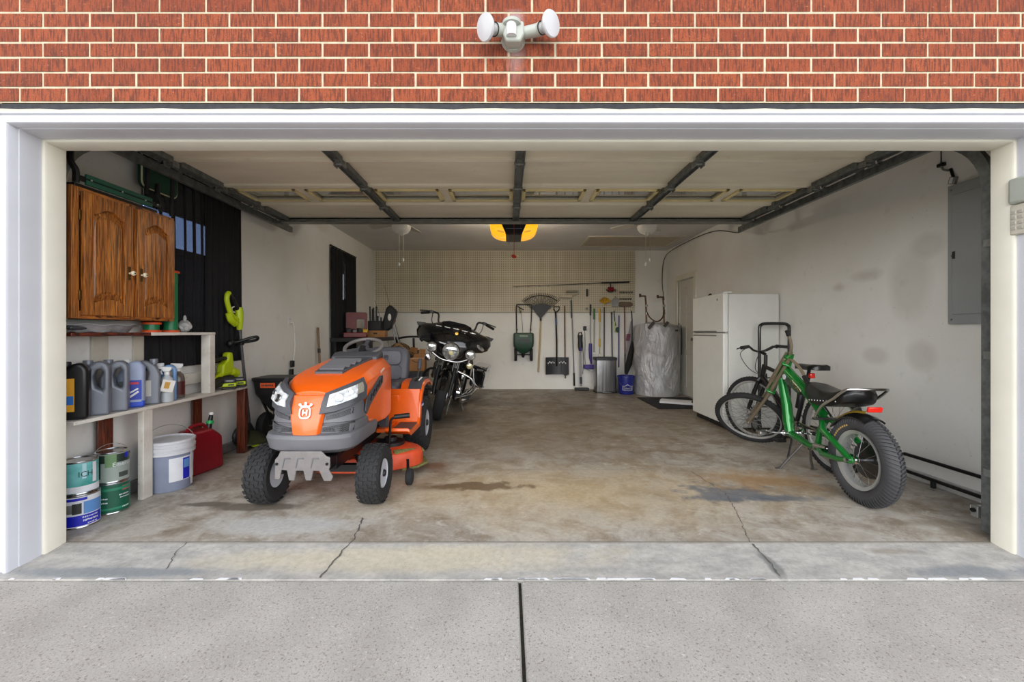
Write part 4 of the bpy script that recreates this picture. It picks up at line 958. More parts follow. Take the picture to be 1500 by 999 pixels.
# refrigerator
m_fr = mat('fridge_white', (226, 226, 220), .35, var=.03, coat=.2); m_fr2 = mat('fridge_side', (216, 216, 210), .45, var=.04)
FY0, FY1, FX, FZ = 2.61, 3.42, 2.475, 1.58
t = thing('refrigerator', 'white top freezer refrigerator against the right wall', 'refrigerator', (2.8, 3.0, 0))
q = lambda: B(Matrix.Translation((-2.8, -3.0, 0)))
b = q(); b.box(FX+.065, XR-.012, FY0, FY1, .025, FZ-.012); b.build('cabinet', m_fr2, t, bevel=.008)
b = q(); b.box(FX, FX+.06, FY0, FY1, 1.125, FZ); d1 = b.build('door', m_fr, t, bevel=.014, seg=3)
b = q(); b.box(FX, FX+.06, FY0, FY1, .07, 1.112); d2 = b.build('door', m_fr, t, bevel=.014, seg=3)
b = q(); b.box(FX+.03, FX+.064, FY0+.012, FY1-.012, .08, FZ-.02); b.build('gasket', mat('gasket_grey', (150, 150, 146), .7), t)
b = q(); b.box(FX+.05, FX+.12, FY0+.02, FY1-.02, .002, .066); b.build('kick_grille', m_black, t)
for z in (1.135, 1.085):
    b = q(); b.box(FX-.004, FX+.004, FY0+.16, FY1-.03, z-.007, z+.007); b.build('handle_lip', mat('grey_lip', (120, 120, 116), .4), d1 if z > 1.1 else d2, bevel=.003)
b = q(); b.box(FX+.005, FX+.10, FY0+.0, FY0+.07, FZ, FZ+.014); b.build('hinge_cover', m_fr, t, bevel=.004)
b = q(); b.lathe([(0, .003), (.014, .002), (.015, 0)], (FX, FY0+.14, FZ-.07), (-1, 0, 0), 16); b.build('badge', m_steel, d1)
t = thing('clamp_tool', 'little dark tool left on top of the refrigerator', 'tool', (2.58, 3.15, FZ-.012))
b = B(); b.sphere((0, 0, .014), (.03, .05, .014)); b.build('body', m_black, t); b = B(); b.tube(spline([(0, -.03, .014), (.01, .0, .045), (0, .04, .03)]), .008, 6); b.build('handle', m_black, t)
# ============================================================ RIDING MOWER
m_or2 = mat('mower_orange', (240, 98, 14), .3, coat=.4, var=.06); m_deck = mat('deck_orange', (216, 78, 38), .5, var=.2, vs=12, bump=.2, bs=60)
m_gr = mat('mower_grey', (104, 104, 108), .48, var=.08, bump=.06, bs=300); m_grd = mat('mower_dark_grey', (74, 75, 80), .5, var=.08)
m_seat = mat('seat_vinyl', (84, 85, 92), .45, var=.08, bump=.15, bs=120); m_rim = mat('rim_white', (190, 192, 200), .4, var=.1)
m_grass = mat('dried_grass', (128, 126, 70), .95, vs=60, var=.5)
def tire(b, c, Rr, wd, rim, lugs=0, sq=.25, lw=.02, lh=.010, seg=48, rows=3):
    h = wd/2; q = sq
    prof = [(rim, -h*.78), (rim+(Rr-rim)*.35, -h), (Rr-(Rr-rim)*.25, -h*.98), (Rr*.985, -h*.72), (Rr, -h*.3), (Rr, h*.3), (Rr*.985, h*.72), (Rr-(Rr-rim)*.25, h*.98), (rim+(Rr-rim)*.35, h), (rim, h*.78), (rim-.012, h*.6), (rim-.012, -h*.6)]
    b.lathe(prof, c, (1, 0, 0), seg, wrap=True)
    o = b.M
    for k in range(lugs):
        for r_ in range(rows):
            a = 2*PI*(k+(r_ % 2)*.5)/lugs; xx = (r_-(rows-1)/2)*(wd*.92/rows)
            rr = Rr-(0 if abs(xx) < wd*.3 else Rr*.018)
            b.M = o @ Matrix.Translation(c) @ Matrix.Rotation(a, 4, 'X'); b.boxc((xx, 0, rr+lh*.25), (wd*.74/rows, lw, lh), (0, (xx/wd)*.5, .25*(-1)**r_))
    b.M = o
mw = thing('riding_mower', 'orange and grey riding lawn mower facing the driveway', 'lawn mower', (-1.236, .56, 0))
def mq(): return B()
# wheels
def mwheel(x, y, Rr, wd, rim, lugs, side):
    b = mq(); tire(b, (x, y, Rr+.004), Rr, wd, rim, lugs, lw=Rr*.125, lh=Rr*.034, rows=5); t_ = b.build('tire', m_rubber, mw, ang=30)
    b = mq(); s = side; h = wd/2
    b.lathe([(rim, s*h*.72), (rim*.98, s*h*.80), (rim*.86, s*h*.62), (rim*.5, s*h*.30), (rim*.34, s*h*.34), (rim*.30, s*h*.75), (0, s*h*.8)], (x, y, Rr+.004), (1, 0, 0), 28)
    b.lathe([(rim, -s*h*.72), (rim*.9, -s*h*.6), (rim*.6, -s*h*.1), (0, -s*h*.1)], (x, y, Rr+.004), (1, 0, 0), 28); r_ = b.build('rim', m_rim, t_)
    b = mq(); b.lathe([(rim*.26, s*h*.8), (rim*.2, s*h*.95), (0, s*h*.96)], (x, y, Rr+.004), (1, 0, 0), 14); b.build('hub_cap', m_black, t_)
for sx in (-1, 1): mwheel(sx*.352, 0, .188, .150, .095, 26, sx)
for sx in (-1, 1): mwheel(sx*.372, 1.27, .252, .20, .125, 32, sx)
# frame, axle, engine shadows under the hood
b = mq(); b.box(-.17, .17, -.18, 1.45, .27, .36); b.build('chassis', m_blackm, mw, bevel=.01)
b = mq(); b.beam((-.29, 0, .23), (.29, 0, .23), .05, .045); b.build('front_axle', m_blackm, mw)
for sx in (-1, 1):
    b = mq(); b.cyl((sx*.265, 0, .19), (sx*.255, 0, .31), .02, seg=12); b.build('spindle', m_blackm, mw)
    b = mq(); b.tube([(sx*.25, .03, .20), (sx*.15, .2, .25), (.05*sx, .4, .26)], .009, 8); b.build('steering_rod', m_steel, mw)
b = mq(); b.box(-.20, .20, .0, .55, .36, .58); b.build('engine', m_black, mw, bevel=.02)
# front fascia with bumper: stacked outlines
def sl(z, w_, yf, yb):
    P = [(-w_, yb), (-w_, yf+.20), (-w_*.985, yf+.13), (-w_*.90, yf+.075), (-w_*.72, yf+.035), (-w_*.4, yf+.010), (0, yf)]
    P = P+[(-x, y) for x, y in P[-2::-1]]
    return [(x, y, z) for x, y in P]
b = mq()
b.loft([sl(.372, .205, -.17, .16), sl(.380, .240, -.215, .2), sl(.408, .276, -.252, .26), sl(.478, .290, -.268, .26), sl(.500, .286, -.258, .24), sl(.506, .268, -.232, .24)])
b.build('bumper', m_gr, mw, bevel=.006)
b = mq()
b.loft([sl(.495, .268, -.222, .12), sl(.55, .272, -.218, .10), sl(.557, .264, -.208, .10), sl(.562, .264, -.208, .10), sl(.569, .271, -.214, .10), sl(.64, .266, -.196, .06), sl(.70, .256, -.166, .02), sl(.735, .245, -.138, 0), sl(.752, .228, -.108, -.02)])
fas = b.build('grille', m_gr, mw, ang=28)
# orange hood, flaring toward the dash
b = mq(); secs = []
for y, zt, hwt, zs, hws, zb in ((-.150, .742, .100, .738, .108, .722), (-.09, .768, .135, .752, .148, .72), (-.02, .794, .178, .765, .200, .70), (.05, .812, .210, .775, .245, .62), (.10, .828, .226, .78, .270, .52), (.25, .858, .226, .80, .276, .47), (.50, .893, .220, .83, .276, .45), (.66, .915, .212, .85, .268, .46), (.71, .905, .205, .845, .262, .48)):
    secs.append([(-hws+.0, y, zb), (-hws-.002, y, (zb+zs)/2), (-hws, y, zs), (-hwt, y, zt), (-hwt*.5, y, zt+.012), (0, y, zt+.014), (hwt*.5, y, zt+.012), (hwt, y, zt), (hws, y, zs), (hws+.002, y, (zb+zs)/2), (hws, y, zb)])
b.loft(secs); hood = b.build('hood', m_or2, mw, bevel=.006, ang=22)
# grey louvred cover on top of the hood
b = mq(); b.loft([[(-x, y, z-.02), (-x*.97, y, z+.004), (x*.97, y, z+.004), (x, y, z-.02)] for x, y, z in ((.098, .10, .853), (.125, .30, .880), (.145, .50, .909), (.155, .60, .925), (.18, .70, .944))]); hv = b.build('hood_vent', m_grd, mw, bevel=.004)
for i in range(4):
    y = .17+.085*i; b = mq(); b.boxc((0, y, .872+.0122*i*1.0+.004), (.17+.02*i, .045, .012), (.45, 0, 0)); b.build('louvre', m_gr, hv, bevel=.003)
b = mq(); b.loft([[(-x, y, z-.05), (-x, y, z), (x, y, z), (x, y, z-.05)] for x, y, z in ((.185, .58, .930), (.19, .66, .962), (.18, .76, .968), (.17, .80, .94))]); b.build('dash', m_grd, mw, bevel=.014, seg=3)
# centre panel with the crest
b = mq(); cp = []
for z, hw, y in ((.50, .072, -.245), (.57, .085, -.238), (.66, .098, -.222), (.735, .108, -.178)):
    cp.append([(-hw-.014, y+.03, z), (-hw, y+.004, z), (-hw*.5, y-.004, z), (0, y-.006, z), (hw*.5, y-.004, z), (hw, y+.004, z), (hw+.014, y+.03, z)])
b.loft(cp, cap=True); pan = b.build('grille_panel', m_or2, mw, bevel=.004, ang=25)
b = mq(); zc = .645; yc = -.236
Mt = Matrix.Translation((0, yc, zc)) @ Euler((R(90-13), 0, 0)).to_matrix().to_4x4()
b.M = Mt; rO, rI = rrect(-.036, .036, -.046, .030, .026), rrect(-.027, .027, -.037, .021, .018)
b.prism_hole(rO, rI, 'XY', 0, .003)
b.prism([(-.016, -.024), (-.008, -.024), (-.008, -.012), (.008, -.012), (.008, -.024), (.016, -.024), (.016, .010), (.008, .010), (.008, -.003), (-.008, -.003), (-.008, .010), (-.016, .010)], 'XY', 0, .003)
for x in (-.034, 0, .034): b.lathe([(.0085, 0), (.0085, .003)], (x, .048-.008*(abs(x) > .01), 0), (0, 0, 1), 12)
b.prism([(-.030, .026), (-.034, .040), (-.015, .034), (-.004, .042), (.004, .042), (.015, .034), (.034, .040), (.030, .026)], 'XY', 0, .003)
b.build('crest', mat('crest_white', (236, 232, 222), .4), pan)
# headlights in the fascia corners, honeycomb intakes
def on_fascia(sx, pts, lift, zz=None):                     # (u = fraction across, z) -> point on the fascia surface
    o = []
    for u, z in pts:
        T = [(.495, .268, -.222), (.569, .271, -.214), (.64, .266, -.196), (.70, .256, -.166), (.735, .245, -.138), (.752, .228, -.108)]
        for k in range(len(T)-1):
            if z <= T[k+1][0] or k == len(T)-2:
                f_ = (z-T[k][0])/(T[k+1][0]-T[k][0]); w_ = T[k][1]+(T[k+1][1]-T[k][1])*f_; yf = T[k][2]+(T[k+1][2]-T[k][2])*f_; break
        cv = [(0, 0), (.4, .010), (.72, .035), (.90, .075), (.985, .13), (1, .20)]
        for k in range(5):
            if u <= cv[k+1][0]: f_ = (u-cv[k][0])/(cv[k+1][0]-cv[k][0]); dy = cv[k][1]+(cv[k+1][1]-cv[k][1])*f_; break
        o.append(Vector((sx*u*w_, yf+dy-lift, z)))
    return o
def fascia_patch(name, m, sx, pts, lift, par, nu=8):         # top/bottom edges as polylines -> curved shell
    top, bot = pts; b = mq(); G_ = []
    for i in range(nu+1):
        f_ = i/nu
        def at(P):
            t = f_*(len(P)-1); k = min(int(t), len(P)-2); return (P[k][0]+(P[k+1][0]-P[k][0])*(t-k), P[k][1]+(P[k+1][1]-P[k][1])*(t-k))
        a, d = at(top), at(bot); p1, p0 = on_fascia(sx, [a], lift)[0], on_fascia(sx, [d], lift)[0]
        n_ = Vector((sx*.3, -.9, .2)).normalized()*.008
        G_.append([p0+n_*-1, p0, p1, p1+n_*-1])
    b.loft(G_); return b.build(name, m, par, ang=60)
m_hl = mat('headlight_lens', (232, 234, 234), .12, coat=.6, col2=(176, 180, 182), vs=40)
m_mesh = mat('intake_mesh', (18, 18, 19), .7)
for sx in (-1, 1):
    TP = [Vector((sx*x, y, z)) for x, y, z in ((.098, -.178, .748), (.165, -.128, .776), (.232, -.040, .806), (.262, .045, .826))]
    BT = [Vector((sx*x, y, z)) for x, y, z in ((.085, -.236, .628), (.180, -.214, .642), (.256, -.150, .668), (.290, .02, .690))]
    def hpt(u, v_, lift):
        k = min(int(u*3), 2); t_ = u*3-k; a, d = TP[k].lerp(TP[k+1], t_), BT[k].lerp(BT[k+1], t_)
        nrm = Vector((sx*(.25+.6*u), -.95+.4*u, .35)).normalized(); return d.lerp(a, v_)+nrm*(lift+.022*math.sin(PI*v_))
    def hpatch(name, m, u0, u1, v0, v1, lift, par, sk=0):
        b = mq(); b.loft([[hpt(u, v0+sk*(1-(u-u0)/(u1-u0)), lift-.02), hpt(u, v0+sk*(1-(u-u0)/(u1-u0)), lift), hpt(u, (v0+v1)/2, lift+.002), hpt(u, v1, lift), hpt(u, v1, lift-.02)] for u in [u0+(u1-u0)*i/10 for i in range(11)]]); return b.build(name, m, par, ang=50)
    hf = hpatch('headlight_bezel', m_grd, 0, 1, 0, 1, .0, mw)
    hl = hpatch('headlight', m_hl, .13, .74, .24, .80, .006, mw, .0)
    hpatch('headlight_trim', mat('amber_grey', (150, 146, 130), .3), .75, .90, .34, .80, .006, mw)
    b = mq(); c_ = hpt(.34, .5, .010); b.lathe([(.026, 0), (.024, .004), (.014, .002), (0, .001)], c_, (sx*.4, -.85, .3), 18); b.build('reflector', m_chrome, hl)
    b = mq(); c_ = hpt(.58, .55, .010); b.lathe([(.018, 0), (.016, .003), (0, .001)], c_, (sx*.5, -.8, .3), 18); b.build('reflector', m_chrome, hl)
    for top, bot in (([(.42, .605), (.7, .625), (.94, .648)], [(.42, .588), (.7, .598), (.93, .612)]), ([(.36, .540), (.66, .553), (.96, .563)], [(.36, .516), (.66, .512), (.72, .502), (.95, .508)])):
        ms = fascia_patch('air_intake', m_mesh, sx, (top, bot), .005, mw)
        b = mq()
        for i in range(26):
            for k in range(4):
                f_ = (i+.5*(k % 2)+.25)/26.5; g_ = (k+.5)/4
                def at(P):
                    t = f_*(len(P)-1); j = min(int(t), len(P)-2); return (P[j][0]+(P[j+1][0]-P[j][0])*(t-j), P[j][1]+(P[j+1][1]-P[j][1])*(t-j))
                a, d = at(top), at(bot); c_ = on_fascia(sx, [(a[0]*g_+d[0]*(1-g_), a[1]*g_+d[1]*(1-g_))], .0060)[0]
                b.lathe([(.0050, 0), (.0040, 0), (.0040, .0015), (.0050, .0015)], c_, (sx*.3, -.93, .1), 6, wrap=True)
        b.build('honeycomb', m_gr, ms)
    # side vent panel and script on the hood flank
    X = sx*.279
    b = mq(); b.prism([(.02, .60), (.05, .68), (.34, .80), (.42, .80), (.42, .745), (.12, .62), (.05, .575)], 'YZ', X-.004, X+.004); sv = b.build('side_vent', m_grd, mw, bevel=.003)
    for i in range(5):
        f_ = i/4; b = mq(); b.beam((X+sx*.006, .12+.06*i, .655+.024*i), (X+sx*.006, .15+.06*i, .695+.024*i), .008, .012); b.build('fin', m_black, sv)
    b = mq(); b.marks(5, .022, .030, Matrix.Translation((sx*.279, .42, .838)) @ Euler((R(90), 0, R(90*sx))).to_matrix().to_4x4() @ Euler((R(-5), 0, R(10*sx))).to_matrix().to_4x4()); b.build('lettering', mat('crest_white', (236, 232, 222), .4), hood)
    b = mq(); b.marks(4, .014, .014, Matrix.Translation((sx*.2785, .13, .52)) @ Euler((R(90), 0, R(90*sx))).to_matrix().to_4x4()); b.build('decal', mat('decal_peach', (232, 170, 130), .4), hood)
# brush guard under the bumper
b = mq(); yg = -.285
b.prism([(-.125, .415), (.120, .415), (.150, .385), (.172, .378), (.172, .322), (.165, .305), (.190, .262), (.178, .236), (.135, .236), (.108, .296), (.072, .298), (.060, .240), (.026, .240), (.012, .298), (-.030, .298), (-.040, .240), (-.074, .240), (-.086, .300), (-.118, .304), (-.128, .246), (-.160, .246), (-.158, .365), (-.140, .385)], 'XZ', yg, yg+.012)
gu = b.build('brush_guard', mat('guard_grey', (126, 122, 120), .45, .3, var=.15, vs=20), mw, bevel=.004)
for x in (-.10, -.02, .07):
    b = mq(); b.tube([(x-.0, yg-.001, .372), (x+.035, yg-.001, .372)], .004, 6); b.build('rib', m_gr, gu)
    b = mq(); b.tube([(x-.0, yg-.001, .372), (x-.012, yg-.001, .315)], .004, 6); b.build('rib', m_gr, gu)
for x in (-.145, .155):
    b = mq(); b.cyl((x, yg-.004, .34), (x, yg+.002, .34), .009, seg=8); b.build('bolt', m_blackm, gu)
    b = mq(); b.box(x-.012, x+.012, yg+.01, -.10, .30, .365); b.build('guard_bracket', m_blackm, mw)
# foot decks and fenders: one pressed orange body
b = mq()
for sx in (-1, 1):
    prof = [(.56, .335), (.62, .30), (.98, .295), (1.02, .34), (1.05, .45), (1.10, .56), (1.18, .625), (1.30, .645), (1.46, .635), (1.56, .585), (1.56, .60)]
    top = [(y, z+.012) for y, z in prof]
    poly = prof[:-1]+[(1.55, .62), (1.45, .662), (1.28, .672), (1.15, .650), (1.06, .585), (1.0, .47), (.97, .37), (.92, .325), (.64, .325), (.57, .36)]
    b.loft([[(sx*x, y, z+dz) for y, z in poly] for x, dz in ((.25, 0), (.435, 0), (.452, -.012))])
    b.loft([[(sx*x, y, z) for y, z in ((.97, .34), (1.06, .585), (1.15, .66), (1.28, .675), (1.5, .66), (1.55, .35))] for x in (.245, .255)])
b.box(-.25, .25, 1.0, 1.55, .50, .56); b.box(-.25, .25, .62, 1.02, .31, .34); b.loft([[(x, y, z) for y, z in ((.93, .325), (.95, .325), (1.07, .60), (1.05, .61))] for x in (-.435, .435)])
fen = b.build('fender_body', m_or2, mw, bevel=.012, seg=3, ang=30)
b = mq(); b.loft([[(x, y, z) for x, z in ((-.24, .30), (-.24, .60), (.24, .60), (.24, .30))] for y in (.70, .735)]); b.build('dash_tower', m_grd, mw, bevel=.02)
for sx in (-1, 1):
    b = mq(); b.boxc((sx*.36, .80, .328), (.15, .26, .01)); b.build('foot_mat', m_grd, mw, bevel=.003)
# fender console with lever on the driver's right as seen here
b = mq(); b.loft([[(.315, y, z), (.437, y, z-.002), (.437, y, z+.012), (.315, y, z+.014)] for y, z in ((1.07, .585), (1.16, .652), (1.28, .674), (1.42, .668))]); cs = b.build('lever_console', m_grd, mw, bevel=.01, seg=3)
b = mq(); b.boxc((.372, 1.22, .684), (.02, .16, .006), (.12, 0, 0)); b.build('lever_slot', m_black, cs)
for i in range(4):
    b = mq(); b.boxc((.403, 1.16+.04*i, .678+.004*i), (.012, .016, .008)); b.build('notch', m_whitep, cs)
b = mq(); b.cyl((.372, 1.22, .68), (.378, 1.30, .80), .007, seg=8); lv = b.build('lever', m_steel, mw)
b = mq(); b.tube([(.376, 1.28, .77), (.379, 1.31, .83), (.381, 1.325, .868)], [.016, .022, .014], 12); b.build('knob', m_grd, lv)
b = mq(); b.boxc((.4535, 1.06, .47), (.003, .09, .04)); st_ = b.build('sticker', mat('sticker_blue', (44, 54, 140), .4), mw)
b = mq(); b.boxc((.4552, 1.06, .463), (.002, .085, .018)); b.build('sticker_band', m_wl, st_)
# pedal
b = mq(); b.tube(spline([(.30, .52, .22), (.315, .50, .40), (.325, .50, .445), (.36, .51, .46), (.40, .53, .462)]), .010, 8); pd = b.build('pedal_arm', m_blackm, mw)
b = mq(); b.tube([(.345, .505, .462), (.455, .545, .468)], [.019, .02], 12); b.build('pedal', m_black, pd)
# steering wheel and column, seat
b = mq(); b.tube([(0, .74, .93), (0, .80, 1.0)], .028, 12); b.build('steering_column', m_black, mw)
scn = Vector((0, .815, 1.0)); ax = Vector((0, -.42, .91)).normalized(); u_, w2_ = Vector((1, 0, 0)), ax.cross(Vector((1, 0, 0)))
b = mq(); b.torus(scn, ax, .155, .0155, 40, 10); sw_ = b.build('steering_wheel', mat('wheel_grey', (112, 108, 106), .5), mw)
for a in (90, 210, 330):
    b = mq(); d_ = u_*math.cos(R(a))+w2_*math.sin(R(a)); b.beam(scn-ax*.012+d_*.025, scn+d_*.148, .034, .010, up=ax); b.build('spoke', m_grd, sw_)
b = mq(); b.lathe([(.045, -.02), (.042, .008), (.03, .014), (0, .015)], scn, ax, 20); b.build('hub', m_grd, sw_)
b = mq(); b.tube([(.09, .74, .93), (.13, .72, .935)], .012, 8); b.sphere((.145, .715, .937), (.028, .02, .014)); b.build('throttle', m_black, mw)
b = mq()
def sect(y, z, hw, th, tilt): return [(hw*cx, y+tilt*cz*th, z+th*cz*(1-.0*tilt)) for cx, cz in ((-.92, -1), (-1, -.3), (-.97, .5), (-.8, .95), (-.3, .8), (.3, .8), (.8, .95), (.97, .5), (1, -.3), (.92, -1))]
b.loft([sect(1.10, .60, .19, .035, 0), sect(1.14, .605, .225, .06, 0), sect(1.30, .60, .235, .065, 0), sect(1.44, .595, .235, .07, 0), sect(1.54, .62, .225, .08, 0)])
seat = b.build('seat', m_seat, mw, bevel=.02, seg=3, ang=50)
b = mq()
bk = rrect(-.222, .222, .60, .975, .10, 6)
b.loft([[(x*k, y+(z-.6)*.22, .6+(z-.6)*kk) for x, z in bk] for y, k, kk in ((1.44, .90, .96), (1.455, .98, .99), (1.49, 1, 1), (1.54, .97, .985), (1.56, .85, .93))])
bkr = b.build('backrest', m_seat, mw, ang=50)
b = mq(); b.loft([[(x*k, y+(z-.6)*.22, z) for x, z in rrect(-.15, .15, .80, .935, .04)] for y, k in ((1.436, .95), (1.428, 1), (1.424, .96))]); b.build('back_pad', m_seat, bkr, bevel=.004)
b = mq(); b.loft([[(x*k, y+(z-.6)*.22, z) for x, z in rrect(-.165, .165, .655, .79, .04)] for y, k in ((1.436, .95), (1.426, 1), (1.42, .96))]); b.build('lumbar_pad', m_seat, bkr, bevel=.004)
b = mq(); b.prism_hole([(x-.0, z+.873) for x, z in rrect(-.022, .022, -.028, .022, .012)], [(x, z+.873) for x, z in rrect(-.015, .015, -.021, .015, .008)], 'XZ', 0, .003)
b.box(-.008, -.003, 0, .003, .860, .884); b.box(.003, .008, 0, .003, .860, .884); b.box(-.005, .005, 0, .003, .869, .874)
o = b.build('seat_crest', mat('crest_dark', (52, 52, 58), .5), bkr); o.location = (0, 1.418+(.873-.6)*.22-.002, 0)
b = mq(); b.box(-.15, .15, 1.15, 1.5, .55, .575); b.build('seat_pan', m_blackm, mw)
# cutting deck
b = mq(); dk = []
for a in range(0, 360, 12):
    x = .545*math.cos(R(a)); y = .62+.27*math.sin(R(a))*(1 if abs(math.cos(R(a))) > .4 else 1.02)
    dk.append((x, y))
b.loft([[(x*k, .62+(y-.62)*k, z) for x, y in dk] for k, z in ((1.0, .07), (1.0, .165), (.97, .19), (.80, .215), (.3, .22))]); dck = b.build('cutting_deck', m_deck, mw, bevel=.008, ang=30)
for x in (-.28, .0, .28):
    b = mq(); b.lathe([(.11, .0), (.11, .028), (.05, .032), (.05, .06), (0, .062)], (x, .64, .215), seg=24); b.build('spindle_pulley', m_black, dck)
b = mq(); b.tube(spline([(.36, .44, .205), (.48, .55, .19), (.54, .66, .165)]), .02, 8, sx=.4); b.build('grass_clump', m_grass, dck)
b = mq(); b.loft([[(x, y, z) for x, y in ((.42, .44), (.53, .52), (.585, .64), (.53, .78), (.42, .80))] for z in (.058, .075)]); b.build('chute_lip', m_grass, dck, bevel=.004)
for sx in (-1, 1):
    b = mq(); b.tube([(sx*.49, .30, .064), (sx*.535, .30, .064)], [.058, .058], 24); b.build('gauge_wheel', m_rubber, mw, bevel=.01)
    b = mq(); b.beam((sx*.50, .31, .06), (sx*.47, .42, .15), .02, .03); b.build('gauge_bracket', m_blackm, mw)
b = mq(); b.box(-.15, .20, .28, .36, .09, .20); b.build('deck_front_plate', m_deck, mw, bevel=.008)
for x in (-.1, .02, .14):
    b = mq(); b.tube([(x, .10, .30), (x+.06, .30, .19)], .009, 8); b.build('linkage', m_blackm, mw)
# ============================================================ MOTORCYCLE (leaning on its stand)
m_gloss = mat('gloss_black', (14, 14, 16), .12, coat=.8, var=.1); m_satin = mat('satin_black', (26, 26, 28), .4, .2)
mc = thing('motorcycle', 'black touring motorcycle with a batwing fairing leaning on its stand', 'motorcycle', (-.955, 3.22, .002), rot=(0, R(13), R(-3)))
def bq(): return B()
RW = .325
# front wheel, turned a little; rear wheel
def mwh(cy, rr, wd, M, sub):
    b = B(M); tire(b, (0, 0, 0), rr, wd, rr-.095, 0, seg=56); t_ = b.build('tire', m_rubber, mc, ang=60)
    b = B(M); b.lathe([(rr-.09, -wd*.36), (rr-.085, -wd*.40), (rr-.10, -wd*.34), (rr-.115, -.01), (rr-.115, .01), (rr-.10, wd*.34), (rr-.085, wd*.40), (rr-.09, wd*.36), (rr-.108, .02), (rr-.108, -.02)], (0, 0, 0), (1, 0, 0), 40, wrap=True); b.build('rim', m_chrome, t_)
    for k in range(9):
        a = 2*PI*k/9; b = B(M); b.beam((0, .05*math.cos(a), .05*math.sin(a)), (0, (rr-.105)*math.cos(a), (rr-.105)*math.sin(a)), .022, .016); b.build('wheel_spoke', m_satin, t_)
    b = B(M); b.cyl((-.07, 0, 0), (.07, 0, 0), .045, seg=18); b.build('hub', m_satin, t_)
    b = B(M); b.lathe([(.09, -.004), (.148, -.004), (.148, .004), (.09, .004)], (.075, 0, 0), (1, 0, 0), 32, wrap=True); b.build('brake_disc', m_steel, t_)
STM = Matrix.Translation((0, .10, RW)) @ Matrix.Rotation(R(10), 4, 'Z') @ Matrix.Translation((0, -.10, 0))
mwh(0, RW, .13, STM @ Matrix.Translation((0, .0, 0)), 0)
mwh(0, RW-.01, .15, Matrix.Translation((0, 1.62, RW-.01)), 0)
def F(x, y, z): return STM @ Vector((x, y, z-RW))               # steered assembly
def fq(): return B(STM @ Matrix.Translation((0, 0, -RW)))
for sx in (-1, 1):
    b = fq(); b.tube([(sx*.10, 0, RW), (sx*.10, .02, .42), (sx*.105, .13, .68)], [.034, .036, .034], 16); lg = b.build('fork_leg', m_satin, mc)
    b = fq(); b.tube([(sx*.105, .13, .68), (sx*.11, .20, .90)], .026, 14); b.build('fork_tube', m_chrome, lg)
    b = fq(); b.sphere((sx*.125, 0, RW), (.02, .03, .03)); b.build('axle_cap', m_chrome, lg)
    for i in range(4):
        b = fq(); b.tube([(sx*.105+(-.03+.02*i), .095, .63), (sx*.105+(-.03+.02*i)*1.1, .13, .76)], .008, 8); b.build('fork_cover_fin', m_chrome, lg)
b = fq()
rings = []
for a in range(20, 165, 10):
    ca, sa = math.cos(R(a)), math.sin(R(a)); rr = RW+.028
    rings.append([(x*.075, -ca*(rr-abs(x)**2*.045*1.2)*1.0, RW+sa*(rr-abs(x)**2*.05)) for x in (-1, -.8, -.4, 0, .4, .8, 1)]+[(x*.068, -ca*(rr-.012-abs(x)**2*.05), RW+sa*(rr-.012-abs(x)**2*.055)) for x in (1, 0, -1)])
b.loft(rings); b.build('front_fender', m_gloss, mc, ang=50)
b = fq(); b.tube(spline([(.115, -.24, .14), (.118, -.16, .33), (.118, -.02, .50)]), .008, 8); b.build('fender_trim', m_chrome, mc)
# batwing fairing
half = [(0, 1.215), (.10, 1.215), (.22, 1.20), (.31, 1.165), (.40, 1.15), (.465, 1.12), (.485, 1.05), (.46, .985), (.395, .95), (.30, .935), (.235, .90), (.20, .84), (.165, .80), (.12, .785), (0, .78)]
ol = half+[(-x, z) for x, z in half[-2:0:-1]]
b = fq(); FY = .12
ol = [(x*1.03, .78+(z-.78)*1.09) for x, z in ol]
def fy(x, k): return -.30+.9*x*x*.95+(.26*(k**2.2))*.35
rings = []
for k in (1.0, .97, .90, .75, .5, .25, .06):
    r_ = []
    for x, z in ol:
        xx, zz = x*k, 1.0+(z-1.0)*k
        r_.append((xx, -.215+.75*xx*xx+.10*k**6+.25*max(0, zz-1.0)+ (.04 if k == 1 else 0), zz))
    rings.append(r_)
back = [(x, .11+.45*abs(x)*.6+.15*max(0, z-1.0), z) for x, z in ol]
b.loft([back]+rings); fa = b.build('fairing', m_gloss, mc, ang=60)
for sx in (-1, 1):
    b = fq(); rr_ = []
    for k, dy in ((1, .0), (.9, -.006), (.5, -.004), (.1, 0)):
        P = []
        for a in range(0, 360, 20):
            x, z = .355+.055*k*math.cos(R(a)), 1.03+.028*k*math.sin(R(a))+.4*(.055*k*math.cos(R(a)))*-1
            P.append((sx*x, -.202+.75*x*x+.25*max(0, z-1.0)+dy, z))
        rr_.append(P)
    b.loft(rr_); b.build('fairing_vent', m_chrome if sx > 0 else m_satin, fa)
b = fq(); b.loft([[(x, -.14+.3*x*x+.45*(z-1.2)+dy, z) for x, z in ((-.20, 1.205), (.20, 1.205), (.185, 1.26), (.10, 1.285), (-.10, 1.285), (-.185, 1.26))] for dy in (0, .006)]); b.build('windshield', mat('smoked_screen', (18, 18, 20), .1, alpha=.92, coat=.5), mc)
for x in (-.22, -.11, .0, .11, .22):
    b = fq(); b.boxc((x, -.165+.75*x*x*.8, 1.203-.16*x*x), (.075, .012, .012)); b.build('trim_strip', m_chrome, fa, bevel=.003)
b = fq(); b.lathe([(.02, 0), (.02, .008), (0, .01)], (.02, -.185, 1.15), (0, -1, .2), 16); b.build('emblem', mat('amber_badge', (206, 160, 70), .3, .6), fa)
